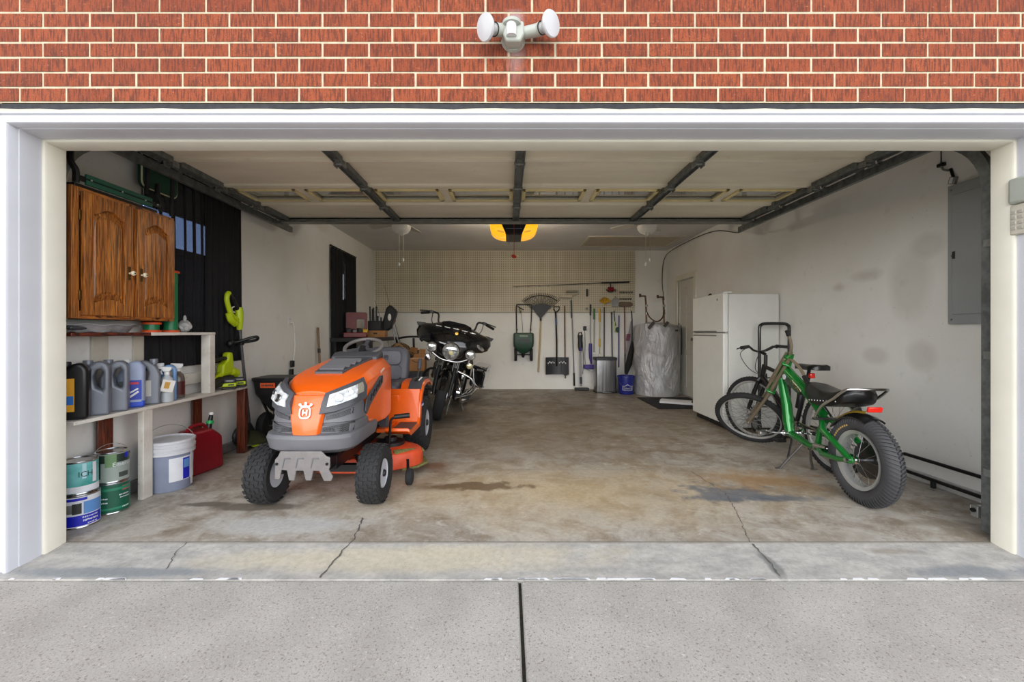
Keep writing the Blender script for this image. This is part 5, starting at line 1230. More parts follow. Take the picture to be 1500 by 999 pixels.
# lamps
m_lens = mat('lamp_glass', (216, 218, 214), .08, .6, col2=(120, 122, 120), vs=35)
b = fq(); b.lathe([(.108, .08), (.112, 0), (.106, -.012), (.098, -.008), (.098, .0)], (0, -.235, .925), (0, 1, 0), 36); hd_ = b.build('headlight', m_chrome, mc)
b = fq(); b.lathe([(.098, 0), (.08, -.012), (.04, -.02), (0, -.022)], (0, -.238, .925), (0, 1, 0), 32); ln_ = b.build('lens', m_lens, hd_)
b = fq(); b.box(-.07, .07, -.262, -.256, .935, .945); b.build('reflector_bar', m_satin, ln_)
b = fq(); b.sphere((.005, -.256, .905), (.028, .012, .028)); b.build('bulb', mat('warm_glass', (214, 206, 150), .2), ln_)
b = fq(); b.tube(spline([(-.25, -.17, .875), (-.12, -.2, .81), (0, -.215, .80), (.12, -.2, .81), (.25, -.17, .875)]), .014, 10); b.build('lamp_bar', m_chrome, mc)
for sx in (-1, 1):
    b = fq(); b.lathe([(.0, .06), (.045, .05), (.062, .01), (.066, -.004), (.058, -.010), (.056, 0)], (sx*.245, -.20, .925), (0, 1, 0), 28); fl = b.build('fog_lamp', m_chrome, mc)
    b = fq(); b.lathe([(.056, 0), (.04, -.008), (0, -.012)], (sx*.245, -.205, .925), (0, 1, 0), 24); b.build('lens', m_lens, fl)
    b = fq(); b.tube([(sx*.245, -.18, .87), (sx*.245, -.17, .80)], .018, 10); b.build('lamp_post', m_chrome, fl)
    b = fq(); b.lathe([(0, .05), (.036, .03), (.042, 0), (.034, -.014), (0, -.02)], (sx*.265, -.17, .785), (0, 1, 0), 22); b.build('turn_signal', m_chrome if sx < 0 else mat('amber_chrome', (190, 180, 140), .2, .8), mc)
# handlebar
for sx in (-1, 1):
    b = fq(); b.tube(spline([(sx*.12, .24, 1.15), (sx*.24, .26, 1.22), (sx*.27, .27, 1.33), (sx*.33, .30, 1.345), (sx*.42, .36, 1.325), (sx*.50, .42, 1.30)]), .013, 8); hb = b.build('handlebar', m_satin, mc)
    b = fq(); b.tube([(sx*.40, .345, 1.33), (sx*.51, .425, 1.298)], .019, 10); b.build('grip', m_black, hb)
    b = fq(); b.boxc((sx*.365, .31, 1.345), (.06, .05, .04)); b.build('switch_box', m_satin, hb, bevel=.008)
    b = fq(); b.tube(spline([(sx*.36, .29, 1.35), (sx*.44, .31, 1.345), (sx*.53, .38, 1.33)]), .007, 8); b.build('lever', m_satin, hb)
    b = fq(); b.tube(spline([(sx*.35, .28, 1.34), (sx*.33, .18, 1.22), (sx*.25, .14, 1.16), (sx*.2, .12, 1.1)]), .006, 6); b.build('cable', m_black, hb)
    b = fq(); b.loft([[(sx*x, .20+dy, z) for x, z in ((.39, 1.14), (.50, 1.13), (.525, 1.175), (.41, 1.19))] for dy in (0, .02)]); b.build('mirror', m_satin, mc, bevel=.004)
# frame, engine, tank, seat
for sx in (-1, 1):
    b = bq(); b.tube(spline([(sx*.03, .30, .86), (sx*.10, .40, .60), (sx*.12, .47, .30), (sx*.12, .62, .18), (sx*.13, 1.2, .20), (sx*.12, 1.4, .40), (sx*.1, 1.3, .62)]), .018, 8); b.build('frame_tube', m_satin, mc)
    b = bq(); b.tube(spline([(sx*.10, .40, .62), (sx*.30, .43, .56), (sx*.37, .46, .44), (sx*.31, .48, .33), (sx*.14, .47, .24)]), .016, 10); b.build('crash_bar', m_chrome if sx > 0 else m_satin, mc)
    b = bq(); b.boxc((sx*.27, .66, .26), (.11, .30, .025)); b.build('floorboard', m_satin, mc, bevel=.008)
b = bq(); b.box(-.13, .13, .52, 1.05, .20, .42); b.build('crankcase', m_satin, mc, bevel=.03, seg=3)
for y, tl in ((.60, -.28), (.86, .28)):
    b = bq(); o_ = Matrix.Translation((0, y, .42)) @ Matrix.Rotation(-tl, 4, 'X'); b.M = o_
    for i in range(8): b.lathe([(.085, .02+.026*i), (.105, .024+.026*i), (.105, .034+.026*i), (.085, .038+.026*i)], (0, 0, 0), (0, 0, 1), 20)
    b.lathe([(0, .0), (.08, .0), (.08, .24), (.06, .28), (0, .28)], (0, 0, 0), (0, 0, 1), 20); b.build('cylinder', m_satin, mc)
b = bq(); b.lathe([(0, 0), (.085, 0), (.095, .02), (.085, .045), (0, .05)], (.12, .74, .52), (1, 0, 0), 24); b.build('air_cleaner', m_chrome, mc)
b = bq(); b.lathe([(.0, 0), (.08, 0), (.075, .05), (0, .06)], (.13, .60, .30), (1, 0, 0), 24); b.build('primary_cover', m_chrome, mc)
for sx, zz in ((1, .24), (1, .17), (-1, .2)):
    b = bq(); b.tube(spline([(sx*.10, .62, .48), (sx*.17, .55, .34), (sx*.19, .70, zz), (sx*.22, 1.1, zz), (sx*.24, 2.0, zz+.02)]), [.022]*12+[.04]*13, 12); b.build('exhaust', m_chrome, mc)
b = bq(); b.loft([[(x*k, y, z0+dz) for x, dz in ((-.12, -.06), (-.15, 0), (-.12, .09), (0, .13), (.12, .09), (.15, 0), (.12, -.06))] for y, k, z0 in ((.36, .55, .86), (.46, .95, .86), (.65, 1, .84), (.85, .7, .79), (.95, .35, .76))]); b.build('fuel_tank', m_gloss, mc, ang=60)
b = bq(); b.loft([[(x, y, z+dz) for x, dz in ((-w_, -.06), (-w_*1.05, 0), (-w_*.7, .045), (0, .035), (w_*.7, .045), (w_*1.05, 0), (w_, -.06))] for y, w_, z in ((.88, .10, .76), (1.0, .17, .70), (1.2, .19, .69), (1.3, .15, .76), (1.55, .14, .78), (1.75, .10, .76))]); b.build('seat', mat('black_leather', (26, 25, 25), .5, bump=.2, bs=90), mc, ang=60)
b = bq(); rings = []
for a in range(0, 170, 12):
    ca, sa = math.cos(R(a)), math.sin(R(a)); rr = RW+.05
    rings.append([(x*.10, 1.62+ca*(rr-x*x*.05), RW+sa*(rr-x*x*.05)) for x in (-1, -.6, 0, .6, 1)]+[(x*.09, 1.62+ca*(rr-.012-x*x*.05), RW+sa*(rr-.012-x*x*.05)) for x in (1, 0, -1)])
b.loft(rings); b.build('rear_fender', m_gloss, mc, ang=60)
for sx in (-1, 1):
    b = bq(); b.loft([[(sx*x, y, z) for x, z in rrect(.20, .42, .33, .60, .05)] for y in (1.22, 1.28, 1.9, 1.98)]); sb = b.build('saddlebag', m_gloss, mc, bevel=.02, seg=3)
    b = bq(); b.box(min(sx*.20, sx*.425), max(sx*.20, sx*.425), 1.24, 1.96, .60, .665); b.build('bag_lid', m_gloss, sb, bevel=.02, seg=3)
    b = bq(); b.boxc((sx*.32, 1.215, .61), (.10, .012, .02)); b.build('latch', m_chrome, sb)
    b = bq(); b.tube(spline([(sx*.22, 1.16, .62), (sx*.28, 1.16, .42), (sx*.38, 1.2, .34), (sx*.43, 1.3, .36)]), .012, 8); b.build('bag_guard', m_chrome, mc)
b = bq(); b.tube(spline([(.13, .70, .22), (.22, .66, .13), (.345, .58, -.062)]), .012, 8); ks = b.build('kickstand', m_chrome, mc)
b = bq(); b.boxc((.35, .575, -.066), (.05, .04, .01)); b.build('stand_foot', m_chrome, ks)

# ============================================================ BICYCLES
m_bg = mat('bike_green', (20, 128, 50), .2, .35, coat=.7, var=.1); m_bz = mat('bronze_chrome', (172, 158, 136), .3, .7, var=.15)
m_trd = mat('tread_rubber', (66, 66, 68), .7); m_rimal = mat('rim_alloy', (190, 190, 187), .3, .5, var=.12); m_bk2 = mat('bike_black', (18, 18, 20), .3, coat=.4)
def cwheel(par, M, rr, tw, rimw, nsp, ribbed=False, hubw=.05, rimd=.02, m_t=None, rimm=None):
    b = B(M); rs = rr-tw*1.0
    N = 12; prof = []
    for k in range(N): a = 2*PI*k/N; prof.append((rr-tw*.5+tw*.5*math.cos(a), tw*.5*math.sin(a)*1.02))
    b.lathe(prof, (0, 0, 0), (1, 0, 0), 64, wrap=True)
    if ribbed:
        for k in range(72):
            for sx in (-1, 1):
                a = 2*PI*(k+.25*sx)/72; o = b.M; b.M = M @ Matrix.Rotation(a, 4, 'X')
                b.loft([[(sx*x, dy+sk, z) for dy, z in ((-.0055, zr-.012), (-.0055, zr+.010), (.0055, zr+.010), (.0055, zr-.012))] for x, zr, sk in ((.004, rr-.001, 0), (tw*.26, rr-tw*.07, .010), (tw*.43, rr-tw*.22, .020), (tw*.50, rr-tw*.38, .026))]); b.M = o
    else:
        for k in range(60):
            for sx in (-1, 0, 1):
                a = 2*PI*(k+.5*abs(sx))/60; o = b.M; b.M = M @ Matrix.Rotation(a, 4, 'X'); b.boxc((sx*tw*.27, 0, rr-.002-tw*.09*abs(sx)), (tw*.2, .012, .008), (0, -sx*.5*-1, .2*sx)); b.M = o
    t_ = b.build('wheel', m_t or m_rubber, par, ang=40)
    b = B(M); ri = rs+.004
    b.lathe([(ri, -rimw/2), (ri+.006, -rimw/2-.001), (ri+.006, rimw/2+.001), (ri, rimw/2), (ri-rimd, rimw*.38), (ri-rimd-.004, 0), (ri-rimd, -rimw*.38)], (0, 0, 0), (1, 0, 0), 56, wrap=True); b.build('rim', rimm or m_rimal, t_)
    b = B(M); b.lathe([(0, -hubw*1.2), (.012, -hubw*1.2), (.012, -hubw), (.028, -hubw*.95), (.028, -hubw*.8), (.016, -hubw*.7), (.016, hubw*.7), (.028, hubw*.8), (.028, hubw*.95), (.012, hubw), (.012, hubw*1.2), (0, hubw*1.2)], (0, 0, 0), (1, 0, 0), 18); b.build('hub', m_chrome, t_)
    pro = None
    for k in range(nsp):
        a = 2*PI*k/nsp; sx = 1 if k % 2 else -1; a2 = a+(.55 if (k//2) % 2 else -.55)
        b = B(M); b.tube([(sx*hubw*.85, .026*math.sin(a2), .026*math.cos(a2)), (0, (ri-rimd)*math.sin(a), (ri-rimd)*math.cos(a))], .0014, 5); b.build('spoke', m_steel, t_)
    return t_
# ---- green chopper
YAW = R(-4.5)
ch = thing('chopper_bicycle', 'green chopper style bicycle with a fat ribbed rear tyre and long raked fork', 'bicycle', (2.335, .526, 0.0), YAW)
RR, TW = .287, .105
cwheel(ch, Matrix.Translation((0, 0, RR)), RR, TW, .085, 24, True, .05, .018, m_trd)
H = Vector((0, .90, .84)); rk = R(43); dirf = Vector((0, -math.sin(rk), math.cos(rk))); th = R(58)
xa = Vector((1, 0, 0)); Rm = Matrix.Rotation(th, 3, dirf); axw = (Rm @ xa).normalized(); fw = (Rm @ Vector((0, 1, 0)))
fw = (fw-axw*fw.dot(axw)).normalized(); fp = dirf.cross(axw)        # in-plane forward, perpendicular to the steering axis
if fp.dot(fw) < 0: fp = -fp
RF = .325
for a in range(8):
    q_ = R(20+5.5*a); b = B(); b.M = Matrix.Translation((-.0515, 0, RR)) @ Matrix.Rotation(-q_, 4, 'X'); b.boxc((0, 0, RR-.060), (.0025, .013, .013)); b.build('tyre_lettering', mat('gold_print', (206, 170, 96), .5), ch)
A = H-dirf*.79+fp*.035
A.z = A.z
low = RF*math.sqrt(max(0, 1-axw.z**2))
A += Vector((0, 0, low-A.z+.004))
Mw = Matrix((( axw.x, fp.x, dirf.x, A.x), (axw.y, fp.y, dirf.y, A.y), (axw.z, fp.z, dirf.z, A.z), (0, 0, 0, 1)))
cwheel(ch, Mw, RF, .055, .026, 32, False, .04, .009)
def G(a, f_, d): return H+axw*a+fp*f_+dirf*d                       # steered frame: along axle, forward, up the steerer
dA = (A-H).dot(dirf); fA = (A-H).dot(fp); aA = (A-H).dot(axw)
for sx in (-1, 1):
    b = B(); b.tube([G(sx*.06, 0, .11), G(sx*.062, 0, -.30), G(sx*.060+aA, fA*.5, dA*.72), G(sx*.058+aA, fA, dA)], .0155, 10); lg = b.build('fork_leg', m_bz, ch)
    b = B(); b.cyl(G(sx*.058+aA, fA, dA), G(sx*.085+aA, fA, dA), .014, seg=10); b.build('axle_nut', m_chrome, lg)
    b = B(); b.tube([G(sx*.045, .03, .10), G(sx*.05, .035, -.28)], .010, 8); b.build('fork_strut', m_bz, lg)
for d_ in (.07, -.29):
    b = B(); b.beam(G(-.085, .0, d_), G(.085, .0, d_), .07, .02, up=dirf); b.build('fork_crown', m_bg, ch, bevel=.006)
b = B(); b.tube([H+dirf*.05, H-dirf*.11], [.034, .034], 18); b.build('head_tube', m_bg, ch)
b = B(); b.tube([H+dirf*.10, H+dirf*.06], [.026, .03], 16); b.build('stem', m_bg, ch)
for sx in (-1, 1):
    end = G(.07, .10, .30) if sx > 0 else G(-.34, -.17, .17)
    pts = [G(sx*.035, 0, .10), G(.045, .02, .18) if sx > 0 else G(-.08, -.03, .14), G(.055, .06, .25) if sx > 0 else G(-.20, -.10, .17), end]
    b = B(); b.tube(spline(pts), .0115, 10); hb = b.build('handlebar', m_bz, ch)
    b = B(); p0 = Vector(pts[-2]).lerp(end, .35); b.tube([p0, end+(end-p0)*.1], .0175, 12); b.build('grip', m_black, hb)
# frame
def tb(name, pts, r, m=m_bg, seg=14, par=ch): b = B(); b.tube(spline(pts, 5) if len(pts) > 2 else pts, r, seg); return b.build(name, m, par)
Jn = Vector((0, .36, .49)); BB = Vector((0, .82, .27))
b = B(); b.tube([H-dirf*.02+Vector((0, -.03, -.02)), Vector((0, .62, .67)), Jn+Vector((0, .03, .02))], [.040, .034, .030], 16); tt = b.build('top_tube', m_bg, ch)
b = B(); b.loft([[(x, y, z) for x in (-.024, .024) for y, z in (((H-dirf*.02).y-.04, .80), (.62, .66), (.68, .62), (.86, .70))][k] for k in (0, 1, 2, 3, 7, 6, 5, 4)] if False else [[(x, y, z) for y, z in ((.86, .79), (.62, .655), (.66, .615), (.87, .70))] for x in (-.024, .024)]); gs = b.build('gusset', mat('gusset_dark_green', (24, 60, 30), .25, .3, coat=.6), ch, bevel=.008)
for k in range(5):
    b = B(); y = .66+.035*k; b.tube(spline([(-.0255, y, .645+.022*k), (-.0255, y+.02, .672+.022*k), (-.0255, y+.045, .665+.024*k)], 4), .0045, 5, sx=.3); b.build('gold_flourish', mat('gold_stripe', (196, 160, 54), .3, .5), gs)
b = B(); b.lathe([(.0, .003), (.022, .003), (.024, 0)], (-.0405, .835, .745), (-1, 0, 0), 20); b.build('head_badge', m_wl, tt)
b = B(); b.marks(9, .016, .022, Matrix.Translation((-.0395, .66, .692)) @ Euler((R(90), 0, R(-90))).to_matrix().to_4x4() @ Euler((0, 0, R(-30))).to_matrix().to_4x4()); b.build('lettering', mat('tube_letters', (226, 224, 200), .4), tt)
b = B(); b.tube([H-dirf*.10, Vector((0, .87, .50)), Vector((0, .845, .36)), BB], [.030, .040, .042, .036], 16); b.build('down_tube', m_bg, ch)
b = B(); b.tube([BB, Vector((0, .55, .235)), Vector((0, .36, .25))], [.030, .024, .024], 14); b.build('bottom_tube', m_bg, ch)
b = B(); b.tube([Jn, Vector((0, .44, .37)), Vector((0, .46, .245))], [.026, .020, .022], 12); b.build('seat_tube', m_bg, ch)
for sx in (-1, 1):
    X = sx*.082
    b = B(); b.tube([(sx*.03, .36, .48), (X, .27, .42), (X, .10, .34), (X, 0, RR)], [.022, .022, .020, .022], 12); st_ = b.build('seat_stay', m_bg, ch)
    b = B(); b.tube([(sx*.03, .40, .25), (X, .28, .245), (X, .10, .262), (X, 0, RR)], [.018, .018, .018, .02], 12); b.build('chain_stay', m_bg, ch)
    b = B(); b.prism([(.05, .255), (.05, .33), (-.02, .31), (-.035, .285), (-.01, .262)], 'YZ', X-.006, X+.006); b.build('dropout', m_bg, ch, bevel=.003)
    b = B(); b.tube([(X-sx*.0, 0, RR), (X+sx*.035, 0, RR)], .012, 10); b.build('axle_nut', m_chrome, ch)
    # dual stand
    b = B(); b.tube([(sx*.03, .60, .235), (sx*.09-.02, .66, .09), (sx*.13-.02, .70, .004)], .010, 8); sd_ = b.build('kickstand', m_steel, ch)
    b = B(); b.boxc((sx*.14-.02, .70, .006), (.045, .02, .008)); b.build('stand_foot', m_steel, sd_)
b = B(); b.cyl((-.055, .82, .27), (.055, .82, .27), .024, seg=14); b.build('bottom_bracket', m_chrome, ch)
b = B(); b.lathe([(.088, -.002), (.098, -.002), (.098, .002), (.088, .002)], (.06, .82, .27), (1, 0, 0), 36, wrap=True); b.lathe([(.0, -.002), (.05, -.002), (.05, .002), (0, .002)], (.06, .82, .27), (1, 0, 0), 24)
for a in range(0, 360, 72): b.beam((.06, .82, .27), (.06, .82+.09*math.cos(R(a)), .27+.09*math.sin(R(a))), .014, .004, up=(1, 0, 0))
b.build('chainring', m_chrome, ch)
for sx, dy, dz in ((-1, .155, -.03), (1, -.155, .03)):
    b = B(); b.beam((sx*.065, .82, .27), (sx*.085, .82+dy, .27+dz), .022, .014); cr = b.build('crank_arm', m_chrome, ch, bevel=.004)
    pm_ = m_chrome if sx < 0 else m_black
    b = B(); c_ = (sx*.14, .82+dy, .27+dz)
    b.prism_hole([(c_[0]+x, c_[1]+y) for x, y in rrect(-.05, .05, -.042, .042, .012)], [(c_[0]+x, c_[1]+y) for x, y in rrect(-.036, .036, -.028, .028, .006)], 'XY', c_[2]-.011, c_[2]+.011); b.box(c_[0]-.05, c_[0]+.05, c_[1]-.008, c_[1]+.008, c_[2]-.012, c_[2]+.012); b.build('pedal', pm_, cr, bevel=.002)
b = B(); b.tube(spline([(.064, .82, .365), (.064, .4, .34), (.064, .02, .335)]), .004, 6); b.tube(spline([(.064, .82, .175), (.064, .4, .21), (.064, .02, .235)]), .004, 6); b.build('chain', m_bz, ch)
b = B(); b.lathe([(.02, -.004), (.058, -.004), (.058, .004), (.02, .004)], (.066, 0, RR), (1, 0, 0), 28, wrap=True); b.build('sprocket', m_bz, ch)
b = B(); b.lathe([(0, -.02), (.115, -.012), (.12, 0), (.115, .012), (0, .02)], (.03, 0, RR), (1, 0, 0), 32); b.build('brake_drum', m_bk2, ch)
b = B(); b.tube(spline([(-.02, .50, .22), (-.035, .42, .275), (-.035, .34, .285), (-.03, .27, .275)]), .008, 8); b.tube([(-.035, .44, .268), (-.035, .30, .283)], .018, 12); b.build('shock', m_chrome, ch)
b = B(); rings = []
for a in range(38, 118, 8):
    ca, sa = math.cos(R(a)), math.sin(R(a)); rr = RR+.022
    rings.append([(x*.066, ca*(rr-x*x*.028), RR+sa*(rr-x*x*.028)) for x in (-1, -.7, -.3, 0, .3, .7, 1)]+[(x*.062, ca*(rr-.008-x*x*.03), RR+sa*(rr-.008-x*x*.03)) for x in (1, .3, -.3, -1)])
b.loft(rings); fd_ = b.build('fender', m_bk2, ch, ang=60)
b = B(); b.tube(spline([(-.02, .21, RR+.238), (-.01, .10, RR+.297), (.0, -.02, RR+.317)]), .010, 6, sx=.35); b.build('gold_stripe', mat('gold_stripe', (196, 160, 54), .3, .5), fd_)
b = B(); b.boxc((0, -.095, .635), (.085, .018, .034), (.25, 0, 0)); b.build('tail_reflector', mat('red_reflector', (222, 40, 28), .15, coat=.6), fd_, bevel=.004)
# saddle with studs and the chrome loop
m_sad = mat('saddle_black', (20, 20, 21), .3, bump=.1, bs=80)
b = B(); sec = []
for y, hw, z, dr in ((.565, .025, .715, .05), (.53, .055, .738, .11), (.44, .076, .738, .145), (.34, .092, .715, .125), (.24, .11, .70, .105), (.14, .122, .715, .10), (.06, .122, .742, .098), (.015, .10, .752, .085), (-.005, .05, .752, .06)):
    sec.append([(-hw*.9, y, z-dr), (-hw, y, z-dr*.5), (-hw*.85, y, z-.008), (-hw*.4, y, z), (0, y, z-.002), (hw*.4, y, z), (hw*.85, y, z-.008), (hw, y, z-dr*.5), (hw*.9, y, z-dr)])
b.loft(sec); sdl = b.build('saddle', m_sad, ch, ang=60)
for i in range(9):
    f_ = i/8; y = .44-.36*f_; hw = .075+.047*min(1, f_*1.4); z = .612+.045*f_
    for sx in (-1, 1):
        b = B(); b.lathe([(0, .004), (.005, .003), (.007, 0)], (sx*hw, y, z), (sx, 0, 0), 10); b.build('stud', m_chrome, sdl)
lp = [(-.10, .33, .50), (-.125, .22, .60), (-.135, .08, .675), (-.13, -.02, .745), (-.10, -.05, .757), (0, -.06, .758), (.10, -.05, .757), (.13, -.02, .745), (.135, .08, .675), (.125, .22, .60), (.10, .33, .50)]
b = B(); b.tube(spline(lp, 4), .0095, 10); b.build('seat_loop', m_chrome, ch)
b = B(); b.beam((-.11, .335, .49), (.11, .335, .49), .03, .016); b.build('loop_bracket', m_steel, ch)
# ---- black mountain bike behind
mb = thing('mountain_bike', 'black mountain bike standing between the green chopper and the wall', 'bicycle', (2.60, 1.12, 0), R(2.0))
cwheel(mb, Matrix.Translation((0, 0, .331)), .33, .05, .03, 28, False, .05, .016)
MS = Matrix.Translation((0, 1.06, .331)) @ Matrix.Rotation(R(20), 4, 'Z')
cwheel(mb, MS, .33, .05, .03, 28, False, .04, .016)
hd0 = Vector((0, .86, .80)); hd1 = Vector((0, .90, .68))
def tm(name, pts, r, m=m_bk2, par=mb): b = B(); b.tube(pts, r, 12); return b.build(name, m, par)
tm('head_tube', [hd0, hd1], .024); tm('top_tube', [hd0+Vector((0, -.01, -.02)), (0, .30, .66)], .019); tm('down_tube', [hd1, (0, .42, .30)], .023); tm('seat_tube', [(0, .42, .30), (0, .27, .76)], .018)
for sx in (-1, 1):
    tm('chain_stay', [(sx*.03, .40, .30), (sx*.065, 0, .331)], .011); tm('seat_stay', [(sx*.02, .30, .68), (sx*.065, 0, .331)], .009)
    b = B(Matrix.Translation((0, 1.06, .331)) @ Matrix.Rotation(R(20), 4, 'Z') @ Matrix.Translation((0, -1.06, -.331)))
    b.tube([(sx*.06, 1.06, .331), (sx*.06, 1.0, .50), (sx*.055, .955, .62)], [.018, .021, .021], 12); lg = b.build('fork_leg', m_bk2, mb)
    b = B(Matrix.Translation((0, 1.06, .331)) @ Matrix.Rotation(R(20), 4, 'Z') @ Matrix.Translation((0, -1.06, -.331)))
    b.beam((sx*.055, .955, .62), (0, .92, .70), .035, .03); b.build('fork_crown', m_bk2, lg, bevel=.005)
HBM = Matrix.Translation((0, .85, .86)) @ Matrix.Rotation(R(20), 4, 'Z')
tm('stem', [(0, .85, .78), (0, .845, .90)], .017); b = B(HBM); b.tube([(0, 0, .045), (0, .06, .07)], .016, 10); b.build('stem_clamp', m_bk2, mb)
b = B(HBM); b.tube(spline([(-.31, .01, .115), (-.20, .03, .125), (-.10, .05, .085), (0, .06, .07), (.10, .05, .085), (.20, .03, .125), (.31, .01, .115)]), .011, 8); hb = b.build('handlebar', m_bk2, mb)
for sx in (-1, 1):
    b = B(HBM); b.tube([(sx*.20, .03, .124), (sx*.325, .008, .114)], .017, 10); b.build('grip', m_black, hb)
    b = B(HBM); b.tube(spline([(sx*.17, .05, .125), (sx*.22, .085, .115), (sx*.29, .085, .10)]), .006, 6); b.build('brake_lever', m_satin, hb)
    b = B(HBM); b.tube(spline([(sx*.17, .06, .12), (sx*.14, .17, .04), (sx*.05, .15, -.1), (0, .06, -.17)]), .0035, 6); b.build('brake_cable', m_satin, hb)
b = B(); sec = []
for y, hw, z in ((.42, .014, .845), (.38, .028, .85), (.28, .040, .848), (.20, .075, .852), (.14, .085, .858), (.11, .06, .855)):
    sec.append([(-hw, y, z-.045), (-hw*1.02, y, z-.015), (-hw*.6, y, z), (0, y, z-.003), (hw*.6, y, z), (hw*1.02, y, z-.015), (hw, y, z-.045)])
b.loft(sec); b.build('saddle', m_sad, mb, ang=60); tm('seat_post', [(0, .285, .72), (0, .262, .82)], .0135, m_satin)
b = B(); b.boxc((0, .235, .755), (.045, .03, .045)); b.build('tail_light', mat('red_reflector', (222, 40, 28), .15, coat=.6), mb, bevel=.008)
b = B(); b.lathe([(.07, -.002), (.085, -.002), (.085, .002), (.07, .002)], (.05, .42, .30), (1, 0, 0), 28, wrap=True); b.build('chainring', m_steel, mb)
for sx, dy, dz in ((-1, .05, -.155), (1, -.05, .155)):
    b = B(); b.beam((sx*.06, .42, .30), (sx*.075, .42+dy, .30+dz), .02, .013); cr = b.build('crank_arm', m_satin, mb)
    b = B(); b.boxc((sx*.12, .42+dy, .30+dz), (.085, .07, .022)); b.build('pedal', m_black, cr, bevel=.004)
b = B(); b.tube([(-.03, .40, .28), (-.14, .34, .004)], .008, 8); b.build('kickstand', m_satin, mb)
b = B(); b.tube(spline([(.0, .36, .62), (-.02, .34, .55), (-.02, .36, .46)]), .03, 12); b.build('water_bottle', m_black, mb)
# ---- hand truck between the fridge and the bikes
ht = thing('hand_truck', 'black tubular hand truck standing upright in front of the refrigerator side', 'hand truck', (2.955, 2.44, 0))
b = B(); b.tube(spline([(-.165, -.0, .03), (-.165, -.0, .9), (-.165, 0, 1.16), (-.145, 0, 1.205), (-.10, 0, 1.22), (.10, 0, 1.22), (.145, 0, 1.205), (.165, 0, 1.16), (.165, 0, .9), (.165, 0, .03)], 6), .017, 12); b.build('frame', m_bk2, ht)
for z in (.30, .62):
    b = B(); b.beam((-.165, 0, z), (.165, 0, z), .03, .012); b.build('crossbar', m_bk2, ht)
b = B(); b.box(-.19, .19, -.20, .01, .003, .010); b.build('toe_plate', m_bk2, ht, bevel=.002)
for sx in (-1, 1):
    b = B(); tire(b, (sx*.165, .06, .085), .082, .04, .045, 0, seg=28); w_ = b.build('wheel', m_rubber, ht)
    b = B(); b.cyl((sx*.165-.018, .06, .085), (sx*.165+.018, .06, .085), .046, seg=18); b.build('rim', m_galv, w_)
# ============================================================ BACK WALL: hanging tools (placed from the photograph at the wall plane)
YW = YB-.03
def hang(name, lab, cat, px, py, group=None, dy=0.0):
    p = W(px, py, YW-dy); t = thing(name, lab, cat, p, group=group); t['px0'] = px; t['py0'] = py; t['yy'] = YW-dy; return t
def rel(t, px, py, d=0.0):
    p = W(px, py, t['yy']); return (p.x-t.location.x, -d, p.z-t.location.z)
def pole(t, name, pts, r, m, seg=8, d=.02):
    b = B(); b.tube([rel(t, x, y, d) for x, y in pts], r, seg); return b.build(name, m, t)
m_pole = mat('grey_pole', (150, 150, 150), .35, .5); m_tan = mat('tan_wood', (190, 168, 122), .6, stretch=(1, 1, .1), vs=30)
m_brn = mat('brown_wood', (112, 82, 58), .65, stretch=(1, 1, .1), vs=30); m_purp = mat('purple_plastic', (70, 56, 140), .4); m_yelp = mat('yellow_plastic', (212, 172, 44), .5)
m_dgreen = mat('hopper_green', (20, 62, 42), .45); m_dk = mat('charcoal_plastic', (40, 42, 46), .5)
def plain(o): 
    for k in ('px0', 'py0', 'yy'): del o[k]
# broadcast spreader hung by its handle
t = hang('broadcast_spreader', 'green push broadcast spreader hanging by its black handle on the back wall', 'spreader', 766, 528)
b = B(); b.tube([rel(t, x, y, .04) for x, y in ((757, 494), (756.5, 470), (756, 450), (757, 446.5), (760, 446), (775, 446), (778, 446.8), (778.6, 450), (778, 470), (776, 494))], .011, 8); b.build('handle', m_blackm, t)
b = B(); b.tube([rel(t, x, y, .06) for x, y in ((758, 449), (763, 452), (767, 454))], .010, 6); b.tube([rel(t, 761, 451, .06), rel(t, 762, 459, .06)], .008, 6); b.build('control_lever', m_black, t)
b = B(); b.tube([rel(t, 763, 455, .05), rel(t, 765, 475, .05), rel(t, 766, 490, .05)], .004, 5); b.build('control_cable', m_blackm, t)
for x in (757, 777):
    b = B(); c_ = rel(t, x, 483, .05); b.boxc(c_, (.03, .03, .04)); b.build('joint_knob', m_black, t, bevel=.006)
b = B()
def el2(k, py, d0, dep): return [(rel(t, 766.5+14.6*k*u, py, d0-dep*w_)) for u, w_ in ((-1, -.3), (-.9, -1), (.9, -1), (1, -.3), (1, .4), (-1, .4))]
b.loft([el2(.92, 487.5, .14, .11), el2(1.0, 489, .14, .12), el2(1.02, 500, .14, .12), el2(.98, 507, .14, .11), el2(.62, 513, .14, .08), el2(.3, 517, .14, .05)]); hp = b.build('hopper', m_dgreen, t, bevel=.012)
b = B(); b.boxc(rel(t, 766.5, 492, .263), (.16, .004, .035)); b.build('label', mat('label_sage', (120, 140, 120), .5), hp)
b = B(); b.boxc(rel(t, 766.5, 498, .263), (.22, .004, .04)); b.build('window', m_black, hp)
for x in (755.2, 777.6):
    p_ = rel(t, x, 519, .14); b = B(); b.lathe([(.04, -.02), (.12, -.025), (.125, 0), (.12, .025), (.04, .02)], p_, (1, 0, 0), 24); w_ = b.build('wheel', m_rubber, t)
    b = B(); b.cyl((p_[0]-.018, p_[1], p_[2]), (p_[0]+.018, p_[1], p_[2]), .045, seg=14); b.build('hub', m_dk, w_)
b = B(); b.cyl(rel(t, 755, 519, .14), rel(t, 778, 519, .14), .010, seg=8); b.build('axle', m_blackm, t)
